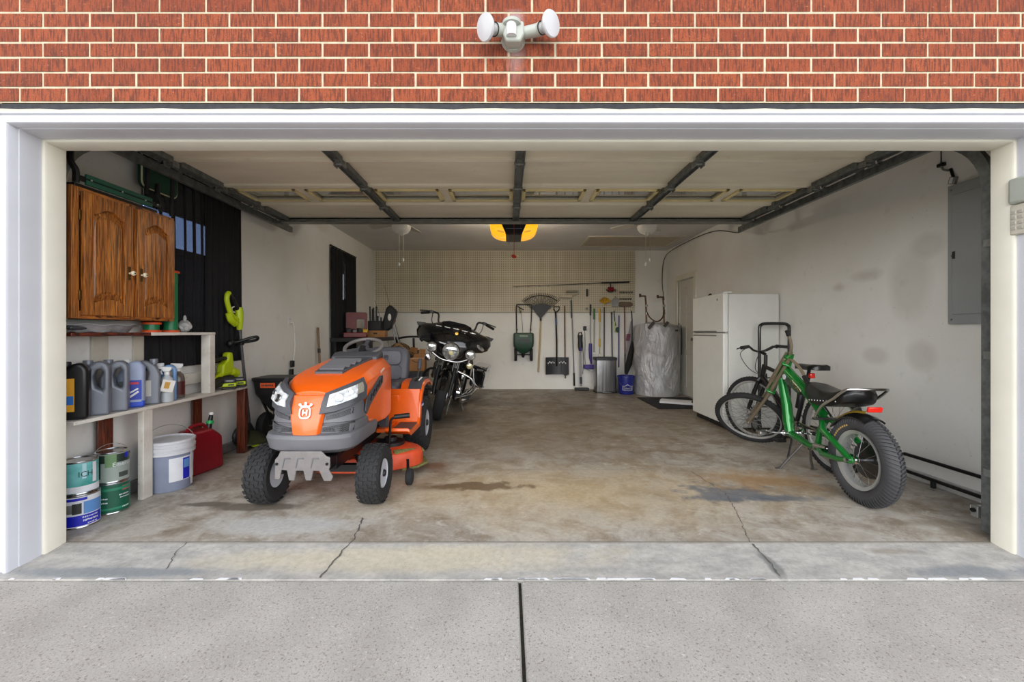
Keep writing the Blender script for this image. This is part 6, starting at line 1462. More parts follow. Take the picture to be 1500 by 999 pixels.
b = B(); b.tube([rel(t, 766, 515, .14), rel(t, 766, 523, .14)], [.05, .02], 12); b.build('spreader_gearbox', m_black, t)
plain(t)
# leaf rake, tines up
t = hang('leaf_rake', 'black leaf rake hung tines up with a pale wooden handle', 'rake', 792, 466)
for i in range(24):
    a = R(-44+88*i/23); 
    b = B(); q0 = (792+18*math.sin(a), 466-18*math.cos(a)); q1 = (792+ 40*math.sin(a), 466-36*math.cos(a))
    b.tube([rel(t, *q0, .02), rel(t, *q1, .03), rel(t, q1[0]+.6, q1[1]-.8, .06)], .0048, 5); b.build('tine', m_black, t)
b = B(); b.prism([(rel(t, x, y)[0], rel(t, x, y)[2]) for x, y in ((791, 466), (793, 466), (807, 449), (800, 446.5), (792, 445.6), (784, 446.5), (777, 449))], 'XZ', -.034, -.014); hd_ = b.build('head', m_dk, t, bevel=.003)
b = B(); b.tube([rel(t, 792+36*math.sin(R(a)), 466-33*math.cos(R(a)), .032) for a in range(-42, 43, 7)], .007, 5); b.build('spacer_band', m_black, t)
b = B(); b.tube([rel(t, 792, 466, .02), rel(t, 792, 470, .02)], .02, 10); b.build('ferrule', m_dk, t)
pole(t, 'handle', [(792, 469), (790.5, 505), (788.5, 545)], .017, m_tan); plain(t)
# snow shovel
t = hang('snow_shovel', 'black snow shovel with a D handle and wide blade hung blade down', 'shovel', 815, 548)
b = B(); b.loft([[rel(t, 798.5, y, d), rel(t, 806, y, d-.05), rel(t, 815, y, d-.065), rel(t, 824, y, d-.05), rel(t, 832, y, d), rel(t, 832, y, d+.006), rel(t, 824, y, d-.044), rel(t, 815, y, d-.059), rel(t, 806, y, d-.044), rel(t, 798.5, y, d+.006)] for y, d in ((523, .10), (535, .10), (548, .115))]); bl = b.build('blade', m_dk, t)
random.seed(5)
for i in range(5):
    for sx in (-1, 1):
        b = B(); x = 815+sx*(4+2.1*i); b.boxc(rel(t, x, 531+(.5 if i == 4 else -(1.2 if i % 2 else 0)), .062+.008*i), (.02, .004, .028)); b.build('lettering_mark', m_wl, bl)
for x in (803, 809, 821, 827):
    b = B(); b.cyl(rel(t, x, 525, .09), rel(t, x, 546, .10), .004, seg=5); b.build('rib', m_black, bl)
pole(t, 'shaft', [(813.5, 457), (815, 500), (815, 536)], .016, m_blackm, d=.05)
b = B(); b.tube([rel(t, 813.8, 466, .05), rel(t, 814.3, 476, .05)], .021, 10); b.build('grip_sleeve', mat('slate_blue', (92, 104, 150), .5), t)
b = B(); b.tube([rel(t, x, y, .05) for x, y in ((814, 458), (811, 454), (811, 449.5), (819, 449.5), (818.5, 454), (814, 458))], .012, 8); b.build('d_handle', m_black, t); plain(t)
# hoe, roller on extension pole
t = hang('garden_hoe', 'brown handled garden tool hanging just right of the snow shovel', 'hoe', 827, 555)
pole(t, 'handle', [(826.8, 448), (827.5, 520), (828, 554)], .013, m_brn)
b = B(); b.boxc(rel(t, 828, 548.5, .05), (.07, .03, .03)); b.build('blade', m_blackm, t, bevel=.004); plain(t)
t = hang('paint_roller', 'paint roller with fluffy cover on a long grey extension pole', 'paint roller', 838, 566)
b = B(); b.cyl(rel(t, 819, 434.5, .05), rel(t, 837, 434.5, .05), .034, seg=18); b.build('roller_cover', mat('nap_white', (200, 190, 168), .95, bump=.8, bs=80), t)
b = B(); b.tube([rel(t, x, y, .05) for x, y in ((837, 434), (845, 432), (848, 430), (847, 426), (843, 426))], .006, 6); b.build('frame', m_steel, t)
pole(t, 'pole', [(836.5, 438), (838, 470), (839, 500), (840.5, 548)], .012, m_pole); pole(t, 'grip', [(836.5, 440), (837, 466)], .014, m_dk); pole(t, 'foam_grip', [(840.5, 546), (841, 565)], .018, m_black); plain(t)
t = hang('roller_refill', 'spare paint roller cover hanging on the pegboard above the roller', 'roller cover', 837, 428)
b = B(); b.cyl(rel(t, 830, 427.5, .03), rel(t, 845, 427, .03), .022, seg=14); b.build('cover', mat('nap_grey', (150, 142, 126), .95, bump=.8, bs=80), t)
b = B(); b.cyl(rel(t, 828.5, 427.6, .03), rel(t, 846.5, 426.9, .03), .010, seg=8); b.build('core', m_tan, t); plain(t)
# stick vacuum, standing on the floor against the wall
def floor_tool(name, lab, cat, px, py, y):
    t = thing(name, lab, cat, (W(px, py, y).x, y, .002)); t['yy'] = y; return t
t = floor_tool('stick_vacuum', 'slim grey and purple stick vacuum standing against the back wall', 'vacuum', 850, 570, 5.93)
b = B(); b.boxc(rel(t, 852, 568.6, .02)[:2]+(.028,), (.27, .11, .045)); b.build('floor_head', m_dk, t, bevel=.012)
b = B(); b.tube([rel(t, 851, 566, .0), rel(t, 850.5, 552, .0), rel(t, 850, 512, .0)], .018, 10); b.build('wand', m_pole, t)
b = B(); b.tube([rel(t, 851, 562, .0), rel(t, 850.8, 552, 0)], .024, 10); b.build('wand_joint', mat('navy_plastic', (34, 36, 54), .4), t)
b = B(); b.tube([rel(t, 850, 514, .02), rel(t, 849.5, 507, .02), rel(t, 849.5, 498, .02), rel(t, 849.5, 491, .02)], [.03, .045, .042, .03], 14); mb_ = b.build('motor_unit', m_dk, t)
b = B(); b.tube([rel(t, 850, 513, .025), rel(t, 850, 509, .03)], [.03, .036], 12); b.build('collar', m_purp, mb_)
b = B(); b.tube([rel(t, x, y, .02) for x, y in ((847.5, 500), (846.5, 492), (848, 487), (851, 486.5), (852.5, 491), (852, 500))], .012, 8); b.build('handle', m_black, t)
b = B(); b.tube([rel(t, x, y, .0) for x, y in ((853, 500), (855, 530), (853.5, 548))], .006, 6); b.build('cord', m_black, t); plain_ = [t.pop('yy', None)] if False else None; del t['yy']
t = hang('charger_dock', 'black charger block with a dangling cord on the back wall', 'charger', 856, 484)
b = B(); b.boxc(rel(t, 856.3, 481, .02), (.06, .05, .08)); b.build('block', m_black, t, bevel=.008)
b = B(); b.tube([rel(t, x, y, .015) for x, y in ((856.3, 484), (857, 505), (856.5, 525), (858.5, 540), (865, 544))], .004, 5); b.build('cord', m_dk, t); plain(t)
t = hang('spray_mop', 'purple and grey spray mop hanging left of the steel bin', 'mop', 864, 538)
pole(t, 'shaft', [(864.5, 450), (864.3, 506)], .010, m_pole); pole(t, 'handle', [(864.6, 446), (864.5, 462)], .016, m_dk)
b = B(); b.tube([rel(t, x, y, .04) for x, y in ((864.2, 503), (864, 512), (864.2, 524), (865.5, 533))], [.03, .034, .028, .014], 12); b.build('tank', m_purp, t)
b = B(); b.boxc(rel(t, 863.5, 537, .05), (.24, .10, .085)); b.build('mop_head', m_purp, t, bevel=.02)
b = B(); b.tube([rel(t, x, y, .06) for x, y in ((858, 541), (862, 544), (868, 543))], .008, 6); b.build('pad_edge', m_whitep, t); plain(t)
t = hang('hand_brush', 'small dark brush hanging on the pegboard above the spray mop', 'brush', 859.5, 429)
b = B(); b.boxc(rel(t, 859.5, 429, .02), (.03, .03, .15)); b.build('body', m_dk, t, bevel=.008)
b = B(); b.boxc(rel(t, 860.8, 429, .02), (.014, .026, .12)); b.build('bristles', m_black, t); plain(t)
t = hang('wall_hook', 'little grey hook plate on the pegboard edge', 'hook', 859.3, 452.5)
b = B(); b.boxc(rel(t, 859.3, 452.5, .012), (.05, .02, .04)); b.build('plate', m_galv, t, bevel=.004); b = B(); b.tube([rel(t, 859.3, 452, .02), rel(t, 859.3, 454, .04), rel(t, 859.3, 452.5, .05)], .005, 6); b.build('hook', m_galv, t); plain(t)
for nm, lab, cat, px, top, bot, col, hcol, hl in (('long_brush', 'green handled long brush between the purple mop and the yellow handle', 'brush', 870, 452, 520, (150, 152, 140), (36, 110, 50), 16), ('squeegee', 'yellow handled squeegee pole left of the duster', 'squeegee', 878, 452, 522, (196, 190, 160), (212, 172, 44), 20)):
    t = hang(nm, lab, cat, px, bot)
    pole(t, 'shaft', [(px, top+hl), (px, bot)], .010, mat('shaft_'+nm, col, .5)); pole(t, 'handle', [(px, top), (px, top+hl)], .018, mat('handle_'+nm, hcol, .45))
    if nm == 'squeegee': pole(t, 'sleeve', [(px, 496), (px, 508)], .018, m_yelp)
    b = B(); b.boxc(rel(t, px, bot-2, .03), (.06, .03, .05)); b.build('head', m_whitep, t, bevel=.006); plain(t)
t = hang('duster', 'yellow round duster on a black pole above the steel bin', 'duster', 885, 522)
pole(t, 'pole', [(884.8, 450), (884.5, 524)], .012, m_dk)
b = B(); b.tube([rel(t, 885, 447, .03), rel(t, 885, 443, .03)], .016, 8); b.build('socket', m_yelp, t)
random.seed(9); b = B()
for i in range(90):
    a = R(random.uniform(-75, 75)); l = random.uniform(.09, .125); e = random.uniform(-.03, .03); c_ = rel(t, 885, 444.5, .03); b.tube([c_, (c_[0]+l*math.sin(a), c_[1]-.02+e, c_[2]+l*math.cos(a))], .006, 4)
o = b.build('bristles', mat('bristle_yellow', (204, 158, 40), .8), t); o['kind'] = 'stuff'; plain(t)
t = hang('dustpan', 'light grey dustpan hanging on the pegboard right of the duster', 'dustpan', 901, 450)
b = B(); b.prism([(rel(t, x, y)[0], rel(t, x, y)[2]) for x, y in ((895, 449), (907, 449), (906, 439), (903, 437.5), (898, 437.5), (895.5, 439))], 'XZ', -.045, -.02); b.build('pan', mat('dustpan_grey', (150, 150, 148), .5), t, bevel=.006)
b = B(); b.tube([rel(t, 901, 438, .03), rel(t, 901, 434.5, .03)], .014, 8); b.build('handle', m_galv, t); plain(t)
t = hang('mop_handle', 'dark bare pole hanging behind the right edge of the steel bin', 'pole', 896, 522)
pole(t, 'pole', [(895.5, 459), (896.5, 524)], .012, m_dk); pole(t, 'cap', [(895.5, 457), (895.5, 461)], .015, m_black); plain(t)
t = hang('hand_trimmer', 'small black and lime hand tool hanging between two poles', 'garden tool', 902, 487)
b = B(); b.tube([rel(t, x, y, .03) for x, y in ((899, 455), (899.5, 462), (900, 470), (901.5, 477))], .010, 6); b.build('strap', m_black, t)
b = B(); b.prism([(rel(t, x, y)[0], rel(t, x, y)[2]) for x, y in ((899.5, 486), (903.5, 487.5), (906, 483), (905.5, 479), (902, 479.5))], 'XZ', -.06, -.02); hd_ = b.build('body', m_dgreen, t, bevel=.008)
b = B(); b.tube([rel(t, x, y, .065) for x, y in ((899.8, 470), (899.5, 478), (900, 485.5), (903, 487))], .007, 6); b.build('lime_trim', m_lime, hd_); plain(t)
t = hang('blue_pole', 'blue grey pole hanging left of the push broom above the blue bucket', 'pole', 906, 538)
pole(t, 'pole', [(906.2, 461), (906, 538)], .013, mat('pole_blue', (66, 66, 116), .45)); pole(t, 'cap', [(906.2, 458), (906.2, 462)], .015, m_whitep); plain(t)
t = hang('push_broom', 'push broom hung bristles up with a reddish handle', 'broom', 915, 545)
b = B(); b.loft([[rel(t, x, 446+dy*3.4*k, .04+dz) for dy, dz in ((-.7, -.03), (-1, 0), (-.7, .03), (.7, .03), (1, 0), (.7, -.03))] for x, k in ((905.5, .6), (908, 1), (922, 1), (925.5, .6))]); b.build('head', mat('broom_fibre', (116, 100, 84), .9, bump=.6, bs=90), t)
pole(t, 'handle', [(914.5, 449), (915, 518)], .013, mat('reddish_wood', (120, 72, 56), .6)); pole(t, 'grip', [(915, 518), (915.2, 545)], .014, m_black); plain(t)
for (lab, x0, x1, y) in (('row of grey hooks on the pegboard over the push broom', 907, 927, 428), ('row of hooks on the pegboard just above the broom head', 907, 925, 437.5)):
    t = hang('hook_rack', lab, 'hook rack', (x0+x1)/2, y)
    b = B(); b.boxc(rel(t, (x0+x1)/2, y, .012), ((x1-x0)/74.3, .012, .035)); b.build('bar', mat('rack_grey', (138, 132, 120), .5), t, bevel=.003)
    for i in range(5):
        b = B(); b.tube([rel(t, x0+2+(x1-x0-4)*i/4, y, .02), rel(t, x0+2+(x1-x0-4)*i/4, y+1.8, .04), rel(t, x0+2+(x1-x0-4)*i/4, y+.8, .055)], .006, 6); b.build('hook', m_dk, t)
    plain(t)
# fishing rod along the pegboard, its reel
t = hang('fishing_rod', 'long fishing rod laid level on pegboard hooks with a black handle and red reel', 'fishing rod', 836, 417)
b = B(); b.tube([rel(t, x, y, .05) for x, y in ((751, 420), (790, 418.6), (836, 417), (882, 414.6))], [.004, .005, .007, .008], 6); b.build('blank', mat('rod_brown', (70, 60, 50), .5), t)
b = B(); b.tube([rel(t, x, y, .05) for x, y in ((880, 414.8), (900, 414.3), (921, 413.5))], .016, 8); b.build('handle', m_black, t)
for x in (757, 774, 790, 803, 823, 842, 860):
    y = 420-(x-751)*.041; b = B(); b.torus(rel(t, x, y+1.3, .05), (1, 0, 0), .012, .003, 12, 5); b.build('guide', m_blackm, t)
b = B(); b.tube([rel(t, 893, 415, .05), rel(t, 893, 421, .07)], .012, 8); rl = b.build('reel_foot', m_dk, t)
b = B(); b.cyl(rel(t, 889, 424, .08), rel(t, 897, 424.5, .08), .042, seg=18); b.build('spool', mat('reel_red', (140, 26, 40), .35, .3), rl)
b = B(); b.tube([rel(t, x, y, .10) for x, y in ((886, 424), (889, 428), (895, 428.5), (899, 425), (900, 428))], .009, 6); b.build('bail', m_black, rl); plain(t)
# stainless bin, blue pail, heater
t = floor_tool('trash_can', 'tall stainless steel step bin in front of the back wall tools', 'trash can', 886, 570, 5.66)
m_brush = NT('brushed_stainless', .28); m_brush.p.inputs['Metallic'].default_value = .9
m_stl = m_brush.done(m_brush.mix(m_brush.ramp(m_brush.noise(1, 4, vec=m_brush.map((90, 90, .8))), .4, .6), (168, 168, 170), (120, 120, 122)))
s_ = S(5.66); hw = 15.2/s_
b = B(); b.loft([[(x, y, z) for x, y in rrect(-hw*k, hw*k, -.13*k, .13*k, .035)] for z, k in ((.02, .97), (.03, .985), (.60, 1.0))]); b.build('body', m_stl, t)
b = B(); b.loft([[(x, y, z) for x, y in rrect(-hw*k, hw*k, -.13*k, .13*k, .035)] for z, k in ((.602, 1.05), (.64, 1.06), (.655, 1.02))]); b.build('lid', m_dk, t, bevel=.005)
b = B(); b.loft([[(x, y, z) for x, y in rrect(-hw*1.03, hw*1.03, -.134, .134, .035)] for z in (.001, .028)]); b.build('base', m_black, t)
b = B(); b.boxc((0, -.16, .014), (.16, .07, .014)); b.build('pedal', m_stl, t, bevel=.004); del t['yy']
t = floor_tool('utility_bucket', 'blue plastic bucket with a white house logo beside the water heater', 'bucket', 917, 572, 5.45)
m_lb = mat('bucket_blue', (30, 38, 120), .4)
b = B(); b.lathe([(.0, .0), (.125, 0), (.13, .01), (.148, .30), (.158, .305), (.158, .33), (.150, .335), (.142, .325), (.122, .02), (0, .02)], seg=36); bk_ = b.build('pail', m_lb, t)
b = B(); b.tube([(.155*math.cos(R(a)), -.155*math.sin(R(a))*.94, .30-.18*math.sin(R(a))) for a in range(0, 181, 12)], .004, 6); b.build('bail_handle', m_tin, t)
rr = .146
def wb(x, y): return (rr*math.sin(x/rr-R(4)), -rr*math.cos(x/rr-R(4)), y+.115)
b = B(); 
def wquad(P): b.f([b.v(wb(x, y)) for x, y in P])
for P in (((-.09, -.03), (-.082, -.03), (-.082, .038), (-.09, .038)), ((.082, -.03), (.09, -.03), (.09, .038), (.082, .038)), ((-.09, -.036), (.0, -.036), (.0, -.03), (-.09, -.03)), ((0, -.036), (.09, -.036), (.09, -.03), (0, -.03)), ((-.09, .036), (-.05, .036), (-.05, .044), (-.09, .044)), ((.05, .036), (.09, .036), (.09, .044), (.05, .044)), ((-.055, .038), (-.046, .036), (0, .064), (0, .072)), ((.046, .036), (.055, .038), (0, .072), (0, .064))): wquad(P)
b.text('Lowe\u2019s', .052, Matrix.Identity(4), wb, .95); b.build('logo', m_wl, bk_); del t['yy']
t = thing('cleaning_cloth_bag', 'white and purple folded bag hanging with a black umbrella beside the heater', 'bag', W(925, 545, 5.97))
p0 = t.location.copy(); q_ = lambda x, y, d=0: tuple(W(x, y, 5.97)-p0+Vector((0, d, 0)))
b = B(); b.loft([[q_(x0, y, 0), q_((x0+x1)/2, y, -.07), q_(x1, y, 0), q_((x0+x1)/2, y, .05)] for y, x0, x1 in ((470, 924, 926), (490, 920, 926), (515, 917, 926), (535, 916, 926))]); b.build('bag', mat('bag_white', (160, 156, 160), .7, bump=.4, bs=20), t)
b = B(); b.loft([[q_(x0, y, -.075), q_(x1, y, -.078), q_(x1, y, -.07), q_(x0, y, -.068)] for y, x0, x1 in ((489, 917, 922), (499, 915.5, 920))]); b.build('print', mat('print_plum', (110, 56, 76), .6), t); del b
t = thing('umbrella', 'furled black umbrella standing between the blue bucket and the water heater', 'umbrella', W(924, 568, 5.74)+Vector((0, 0, .0)))
t.location.z = .002; p1 = t.location.copy(); q2 = lambda x, y, d=0: tuple(W(x, y, 5.74)-p1+Vector((0, d, 0)))
b = B(); b.tube([q2(917, 548), q2(921, 533), q2(925, 512), q2(926, 500)], [.03, .06, .045, .02], 10); b.build('canopy', mat('umbrella_cloth', (20, 20, 22), .8), t)
b = B(); b.tube([q2(915, 570.5), q2(917, 548), q2(921, 533), q2(925, 512), q2(926, 500)], .009, 6); b.build('shaft', m_blackm, t)
b = B(); b.tube([q2(926, 500), q2(926, 470), q2(925, 455)], .012, 8); b.build('handle', m_blackm, t)
# water heater in a silver jacket, copper pipes
wh = thing('water_heater', 'short water heater wrapped in a wrinkled silver insulation jacket', 'water heater', (2.70, 5.42, .002))
g = NT('silver_jacket', .38); g.p.inputs['Metallic'].default_value = .35
n1 = g.noise(3.2, 5, vec=g.map((1, 1, .55), rot=(.3, .5, .2)), rough=.65, dist=1.6); n2 = g.noise(9, 5, vec=g.map((1, 1, .6), rot=(.2, .6, 0)), dist=1.2)
m_jk = g.done(g.mix(g.ramp(n1, .4, .6), (200, 200, 202), (176, 176, 178)), g.bump(n2, .5, .03, g.bump(n1, .8, .08)))
random.seed(11); b = B(); rings = []
for i in range(22):
    z = 1.25*i/21; P = []
    for k in range(48):
        a = 2*PI*k/48; rr_ = .385+.010*math.sin(3*a+z*7)+.007*math.sin(9*a-z*11)+.006*math.sin(5*z*6+a*2)+random.uniform(-.004, .004)
        if i == 0: rr_ *= .97
        if i == 21: rr_ *= .96
        P.append((rr_*math.cos(a), rr_*.97*math.sin(a), z+(.02*math.sin(2*a) if i > 18 else 0)))
    rings.append(P)
rings.append([(x*.6, y*.6, z+.03) for x, y, z in rings[-1]])
b.loft(rings); b.build('jacket', m_jk, wh, ang=60)
b = B(); b.tube(spline([(.28, -.28, 1.27), (.36, -.20, 1.22), (.395, -.14, 1.0), (.40, -.12, .72)]), .014, 6, sx=.4); b.build('jacket_seam', mat('dark_tape', (66, 62, 58), .6), wh)
m_cop = mat('aged_copper', (104, 78, 58), .4, .7, var=.3)
for x, top in ((-.19, 1.78), (.13, 1.76)):
    b = B(); b.tube(spline([(x, 0, 1.25), (x, 0, 1.45), (x, .02, 1.62), (x-.005, .04, top)]), .016, 8); pp = b.build('pipe', m_cop, wh)
    b = B(); b.tube([(x, 0.04, top), (x-.09, .04, top)], .014, 8); b.boxc((x-.10, .04, top+.01), (.03, .03, .06)); b.build('valve_handle', m_cop, pp)
    for z in (1.46, 1.60):
        b = B(); b.cyl((x, .0, z-.02), (x, .0, z+.02), .024, seg=10); b.build('fitting', m_steel, pp)
b = B(); b.tube(spline([(-.19, -.0, 1.50), (-.14, -.06, 1.38), (-.03, -.08, 1.31), (.08, -.06, 1.38), (.14, 0, 1.52)]), .012, 8); b.build('flex_pipe', m_cop, wh)
for x in (-.22, .02):
    b = B(); b.boxc((x, -.36, 1.24), (.05, .02, .15), (.35, .6, 0)); b.build('tape_strip', mat('dark_tape', (66, 62, 58), .6), wh)
b = B(); b.boxc((.22, -.35, 1.15), (.045, .02, .03)); b.build('relief_outlet', m_dk, wh)
# door mat and folded board on it
g = NT('door_mat', .95); m_mat = g.done(g.mix(g.ramp(g.noise(60, 4), .4, .6), (38, 38, 42), (24, 24, 27)), g.bump(g.noise(150, 3), .8, .006))
b = B(); b.box(-.44, .44, -.52, .52, 0, .012); o = b.build('door_mat', m_mat, bevel=.004); o.location = (2.64, 4.45, .002); tag(o, 'black doormat on the floor in front of the side door and water heater', 'mat')
t = thing('folded_cloth', 'white folded board with dark ends lying on the black doormat', 'cloth', (2.66, 4.36, .015), R(-28))
b = B(); b.loft([[(x, y, z) for y, z in ((-.13, 0), (.13, 0), (.14, .02), (.08, .045), (-.06, .05), (-.14, .025))] for x in (-.26, -.24, .24, .26)]); fc = b.build('roll', m_white, t, bevel=.008)
b = B(); b.box(.20, .27, -.10, .02, .01, .058); b.build('dark_end', m_black, fc, bevel=.006)

# ============================================================ BACK LEFT CORNER: bench and what is piled on it
wbn = thing('workbench', 'black topped workbench in the back left corner under the rear window', 'workbench', (-2.30, 4.75, 0))
b = B(); b.box(-.33, .28, -.75, .85, .98, 1.04); b.build('top', m_black, wbn, bevel=.006)
for x in (-.30, .25):
    for y in (-.70, .80):
        b = B(); b.box(x-.03, x+.03, y-.03, y+.03, .001, .98); b.build('leg', m_blackm, wbn)
b = B(); b.box(-.28, .24, -.7, .8, .30, .33); b.build('lower_shelf', m_black, wbn)
m_rc = mat('case_red', (112, 30, 26), .45, var=.2)
t = thing('tool_case', 'open dark red plastic tool case on the workbench with its lid up', 'tool case', (-2.39, 4.40, 1.041), R(14))
b = B(); b.box(-.17, .17, -.14, .14, 0, .08); b.build('tray', m_rc, t, bevel=.012)
b = B(); b.prism_hole(rrect(-.16, .16, .08, .40, .03), rrect(.0, .12, .14, .29, .02), 'XZ', .10, .14); b.build('lid', m_rc, t, bevel=.006)
for x, m_, h_ in ((-.11, m_dk, .12), (-.02, mat('tool_steel', (120, 120, 120), .4, .6), .09), (.06, m_black, .12), (.13, m_yelp, .10)):
    b = B(); b.boxc((x, -.02, .085), (.07, .11, h_), (.1, 0, .3)); b.build('tool', m_, t, bevel=.012)
t = thing('cardboard_tray', 'low brown cardboard tray on the bench right of the red case', 'box', (-2.17, 4.76, 1.041), R(5))
m_card = mat('cardboard', (164, 116, 70), .8, var=.15, vs=12)
b = B(); b.box(-.15, .15, -.12, .12, 0, .11); b.build('tray', m_card, t, bevel=.003); b = B(); b.box(-.03, .03, -.1215, -.119, .05, .075); b.build('hand_hole', m_black, t)
t = thing('tool_holder', 'black holder of upright hand tools standing in the cardboard tray', 'tool holder', (-2.19, 4.77, 1.152))
b = B(); b.box(-.11, .10, -.08, .08, 0, .16); b.build('holder', m_black, t, bevel=.01)
for x, y, h_ in ((-.09, .0, .40), (-.06, .03, .36), (-.03, -.02, .38), (.0, .02, .40), (.04, -.03, .24), (.07, .03, .22)):
    b = B(); b.tube([(x, y, .1), (x*1.1, y, h_)], [.016, .013], 8); b.build('tool_handle', m_blackm, t)
def rod(lab, p0, p1, knob):
    t = thing('fishing_pole', lab, 'fishing rod', p0); d = Vector(p1)-Vector(p0)
    b = B(); b.tube([(0, 0, 0), d*.5, d], [.012, .006, .003], 6); b.build('blank', mat('rod_brown', (70, 60, 50), .5), t)
    b = B(); b.tube([d*.02, d*.2], .016, 8); b.build('grip', m_dk, t)
    if knob:
        b = B(); b.sphere(d*.66, (.035, .03, .05), 10, 8); b.build('float', mat('float_orange', (190, 84, 40), .5), t)
    return t
rod('fishing pole with an orange float rising behind the black bag', (-1.80, 5.80, .02), tuple(W(563, 418, 5.95)), True)
rod('thin bare fishing pole leaning beside the tool holder', (-1.97, 5.76, .02), tuple(W(549, 440, 5.9)), False)
t = thing('bag_chair', 'black angular bag tilted on a folding tripod stand in the back left corner', 'bag', (-1.70, 5.0, .0))
q_ = lambda x, y, d=0: tuple(W(x, y, 5.0)-Vector((-1.70, 5.0, 0))+Vector((0, d, 0)))
b = B(); b.loft([[q_(x, y, d) for x, y in ((560, 484), (561, 477), (568, 451), (573, 447), (582, 456), (581, 462), (574, 481), (566, 486))] for d in (-.10, .06)]); bg_ = b.build('bag', mat('nylon_black', (20, 20, 22), .5), t, bevel=.02, seg=3)
b = B(); b.sphere(q_(573, 465, -.105), (.03, .01, .06), 10, 6); b.build('buckle', m_whitep, bg_)
for x0, y0, x1, y1, d in ((576, 476, 583, 498, .0), (574, 480, 577, 497, .05), (558, 470, 566, 500, .1)):
    b = B(); p0, p1 = Vector(q_(x0, y0, d)), Vector(q_(x1, y1, d)); e = p1-p0; e *= -p1.z/e.z if e.z else 0; b.tube([p0, p1+e], .012, 8); b.build('stand_leg', m_pole, t)
m_camo = NT('camouflage_cloth', .9); nz = m_camo.noise(16, 3, rough=.5)
c = m_camo.mix(m_camo.ramp(nz, .46, .50), (106, 78, 48), (60, 44, 30)); c = m_camo.mix(m_camo.ramp(m_camo.noise(11, 3, vec=m_camo.map(loc=(5, 2, 1))), .56, .60), c, (150, 120, 80)); m_cm = m_camo.done(c, m_camo.bump(m_camo.noise(14, 4), .8, .03))
bin_ = thing('storage_bin', 'blue plastic storage bin under the camouflage jacket', 'storage bin', (-1.81, 4.55, .002))
m_bin = mat('bin_blue', (30, 52, 86), .4)
b = B(); b.loft([[(x, y, z) for x, y in rrect(-.15*k, .15*k, -.22*k, .22*k, .03)] for z, k in ((0, .88), (.34, 1.0))]); b.build('tub', m_bin, bin_)
b = B(); b.loft([[(x, y, z) for x, y in rrect(-.16, .16, -.235, .235, .03)] for z in (.341, .375)]); b.build('lid', mat('bin_lid_grey', (130, 134, 140), .5), bin_, bevel=.005)
b2 = thing('storage_bin', 'clear blue storage drawer box stacked on the blue bin', 'storage bin', (-1.81, 4.55, .377))
b = B(); b.loft([[(x, y, z) for x, y in rrect(-.145, .145, -.21, .21, .03)] for z in (0, .31)]); b.build('tub', mat('drawer_blue', (48, 76, 110), .3), b2, bevel=.006)
b = B(); b.boxc((0, -.215, .15), (.24, .014, .20)); b.build('drawer_front', mat('drawer_front', (120, 142, 170), .3), b2, bevel=.005)
b = B(); random.seed(21); rings = []
for i in range(9):
    f_ = i/8; rings.append([(((.22+.04*math.sin(a*3+i))*math.cos(a))*math.sqrt(max(.02, 1-f_**2.2))+random.uniform(-.02, .02), (.23*math.sin(a))*math.sqrt(max(.02, 1-f_**2.2))+random.uniform(-.02, .02), .26*f_+random.uniform(-.012, .012)*(i > 0)) for a in [2*PI*k/22 for k in range(22)]])
b.loft(rings); o = b.build('camouflage_jacket', m_cm, sub=1, ang=80); o.location = (-1.73, 4.53, .702); tag(o, 'brown camouflage jacket heaped on the stacked storage boxes', 'jacket')
t = thing('scooter_handle', 'black bicycle style handlebar poking out over the camouflage jacket', 'handlebar', (-1.64, 5.22, .0))
b = B(); b.tube([(0, 0, .002), (-.03, .02, 1.02)], .02, 10); b.build('stem', m_blackm, t)
b = B(); b.tube(spline([(-.34, -.02, 1.0), (-.15, 0, 1.04), (.08, 0, 1.04), (.10, -.03, 1.0), (.14, -.06, .97)]), .018, 8); b.build('bar', m_black, t)
t = thing('cardboard_box', 'brown cardboard box with a printed smile arrow beside the motorcycle', 'box', (-1.47, 4.62, .501), R(4))
b = B(); b.box(-.135, .135, -.12, .12, 0, .27); bx_ = b.build('carton', m_card, t, bevel=.003)
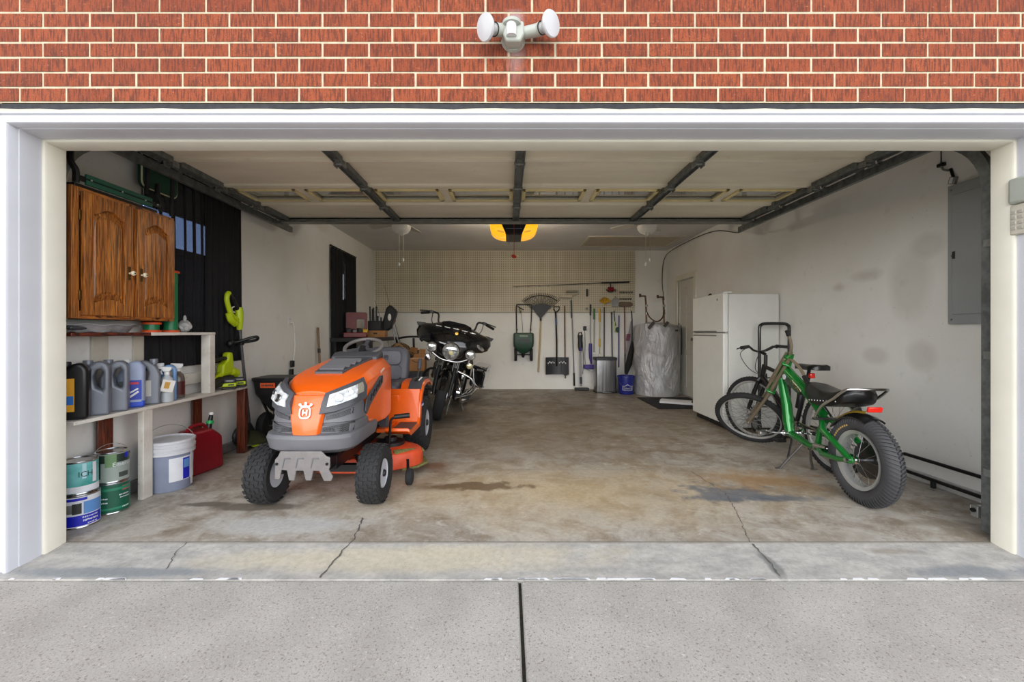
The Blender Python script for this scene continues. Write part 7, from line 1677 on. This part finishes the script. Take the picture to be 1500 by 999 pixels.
b = B(); b.boxc((-.06, -.02, .32), (.12, .004, .13), (.5, .2, .4)); b.build('flap', m_card, bx_)
b = B(); b.boxc((.07, .05, .30), (.10, .004, .10), (-.4, .1, 0)); b.build('flap', m_card, bx_)
b = B(); b.tube(spline([(-.07, -.1215, .175), (0, -.1215, .145), (.075, -.1215, .17)]), .006, 6, sx=.3); b.tube([(.05, -.1215, .178), (.08, -.1215, .176), (.075, -.1215, .152)], .004, 5, sx=.3); b.build('smile_arrow', mat('carton_print', (52, 38, 26), .7), bx_)
b = B(); b.box(-.137, .137, -.122, .122, .195, .215); b.build('tape', mat('carton_tape', (190, 146, 96), .4), bx_)
t = thing('storage_tote', 'dark tote box on the floor holding up the cardboard box', 'storage bin', (-1.47, 4.62, .002))
b = B(); b.loft([[(x, y, z) for x, y in rrect(-.16*k, .16*k, -.18*k, .18*k, .03)] for z, k in ((0, .9), (.47, 1.0))]); b.build('tub', mat('tote_navy', (26, 30, 44), .45), t)
b = B(); b.loft([[(x, y, z) for x, y in rrect(-.17, .17, -.19, .19, .03)] for z in (.471, .498)]); b.build('lid', m_dk, t, bevel=.004)
t = thing('lime_cap', 'lime green soft cap lying on the camouflage jacket edge', 'cap', (-1.70, 4.36, .80))
b = B(); b.lathe([(.075, 0), (.078, .04), (.06, .085), (.0, .10)], seg=20); b.build('crown', mat('neon_lime', (160, 204, 30), .7), t)
b = B(); b.loft([[(x*k, -.05-.09*math.cos(x*9), .002) for x in (-.06, -.03, 0, .03, .06)]+[(x*k, -.05-.09*math.cos(x*9)+.0, .010) for x in (.06, .03, 0, -.03, -.06)] for k in (.6, 1)]); b.build('brim', mat('neon_lime', (160, 204, 30), .7), t)
t = thing('paper_roll', 'grey roll standing behind the cardboard box', 'roll', (-1.47, 4.92, .0))
b = B(); b.cyl((0, 0, .001), (0, 0, .82), .07, seg=20); b.build('roll', mat('roll_grey', (120, 128, 136), .6), t); b = B(); b.lathe([(.03, 0), (.07, 0), (.07, .004), (.03, .004)], (0, 0, .82), (0, 0, 1), 20, wrap=True); b.build('core', m_card, t)
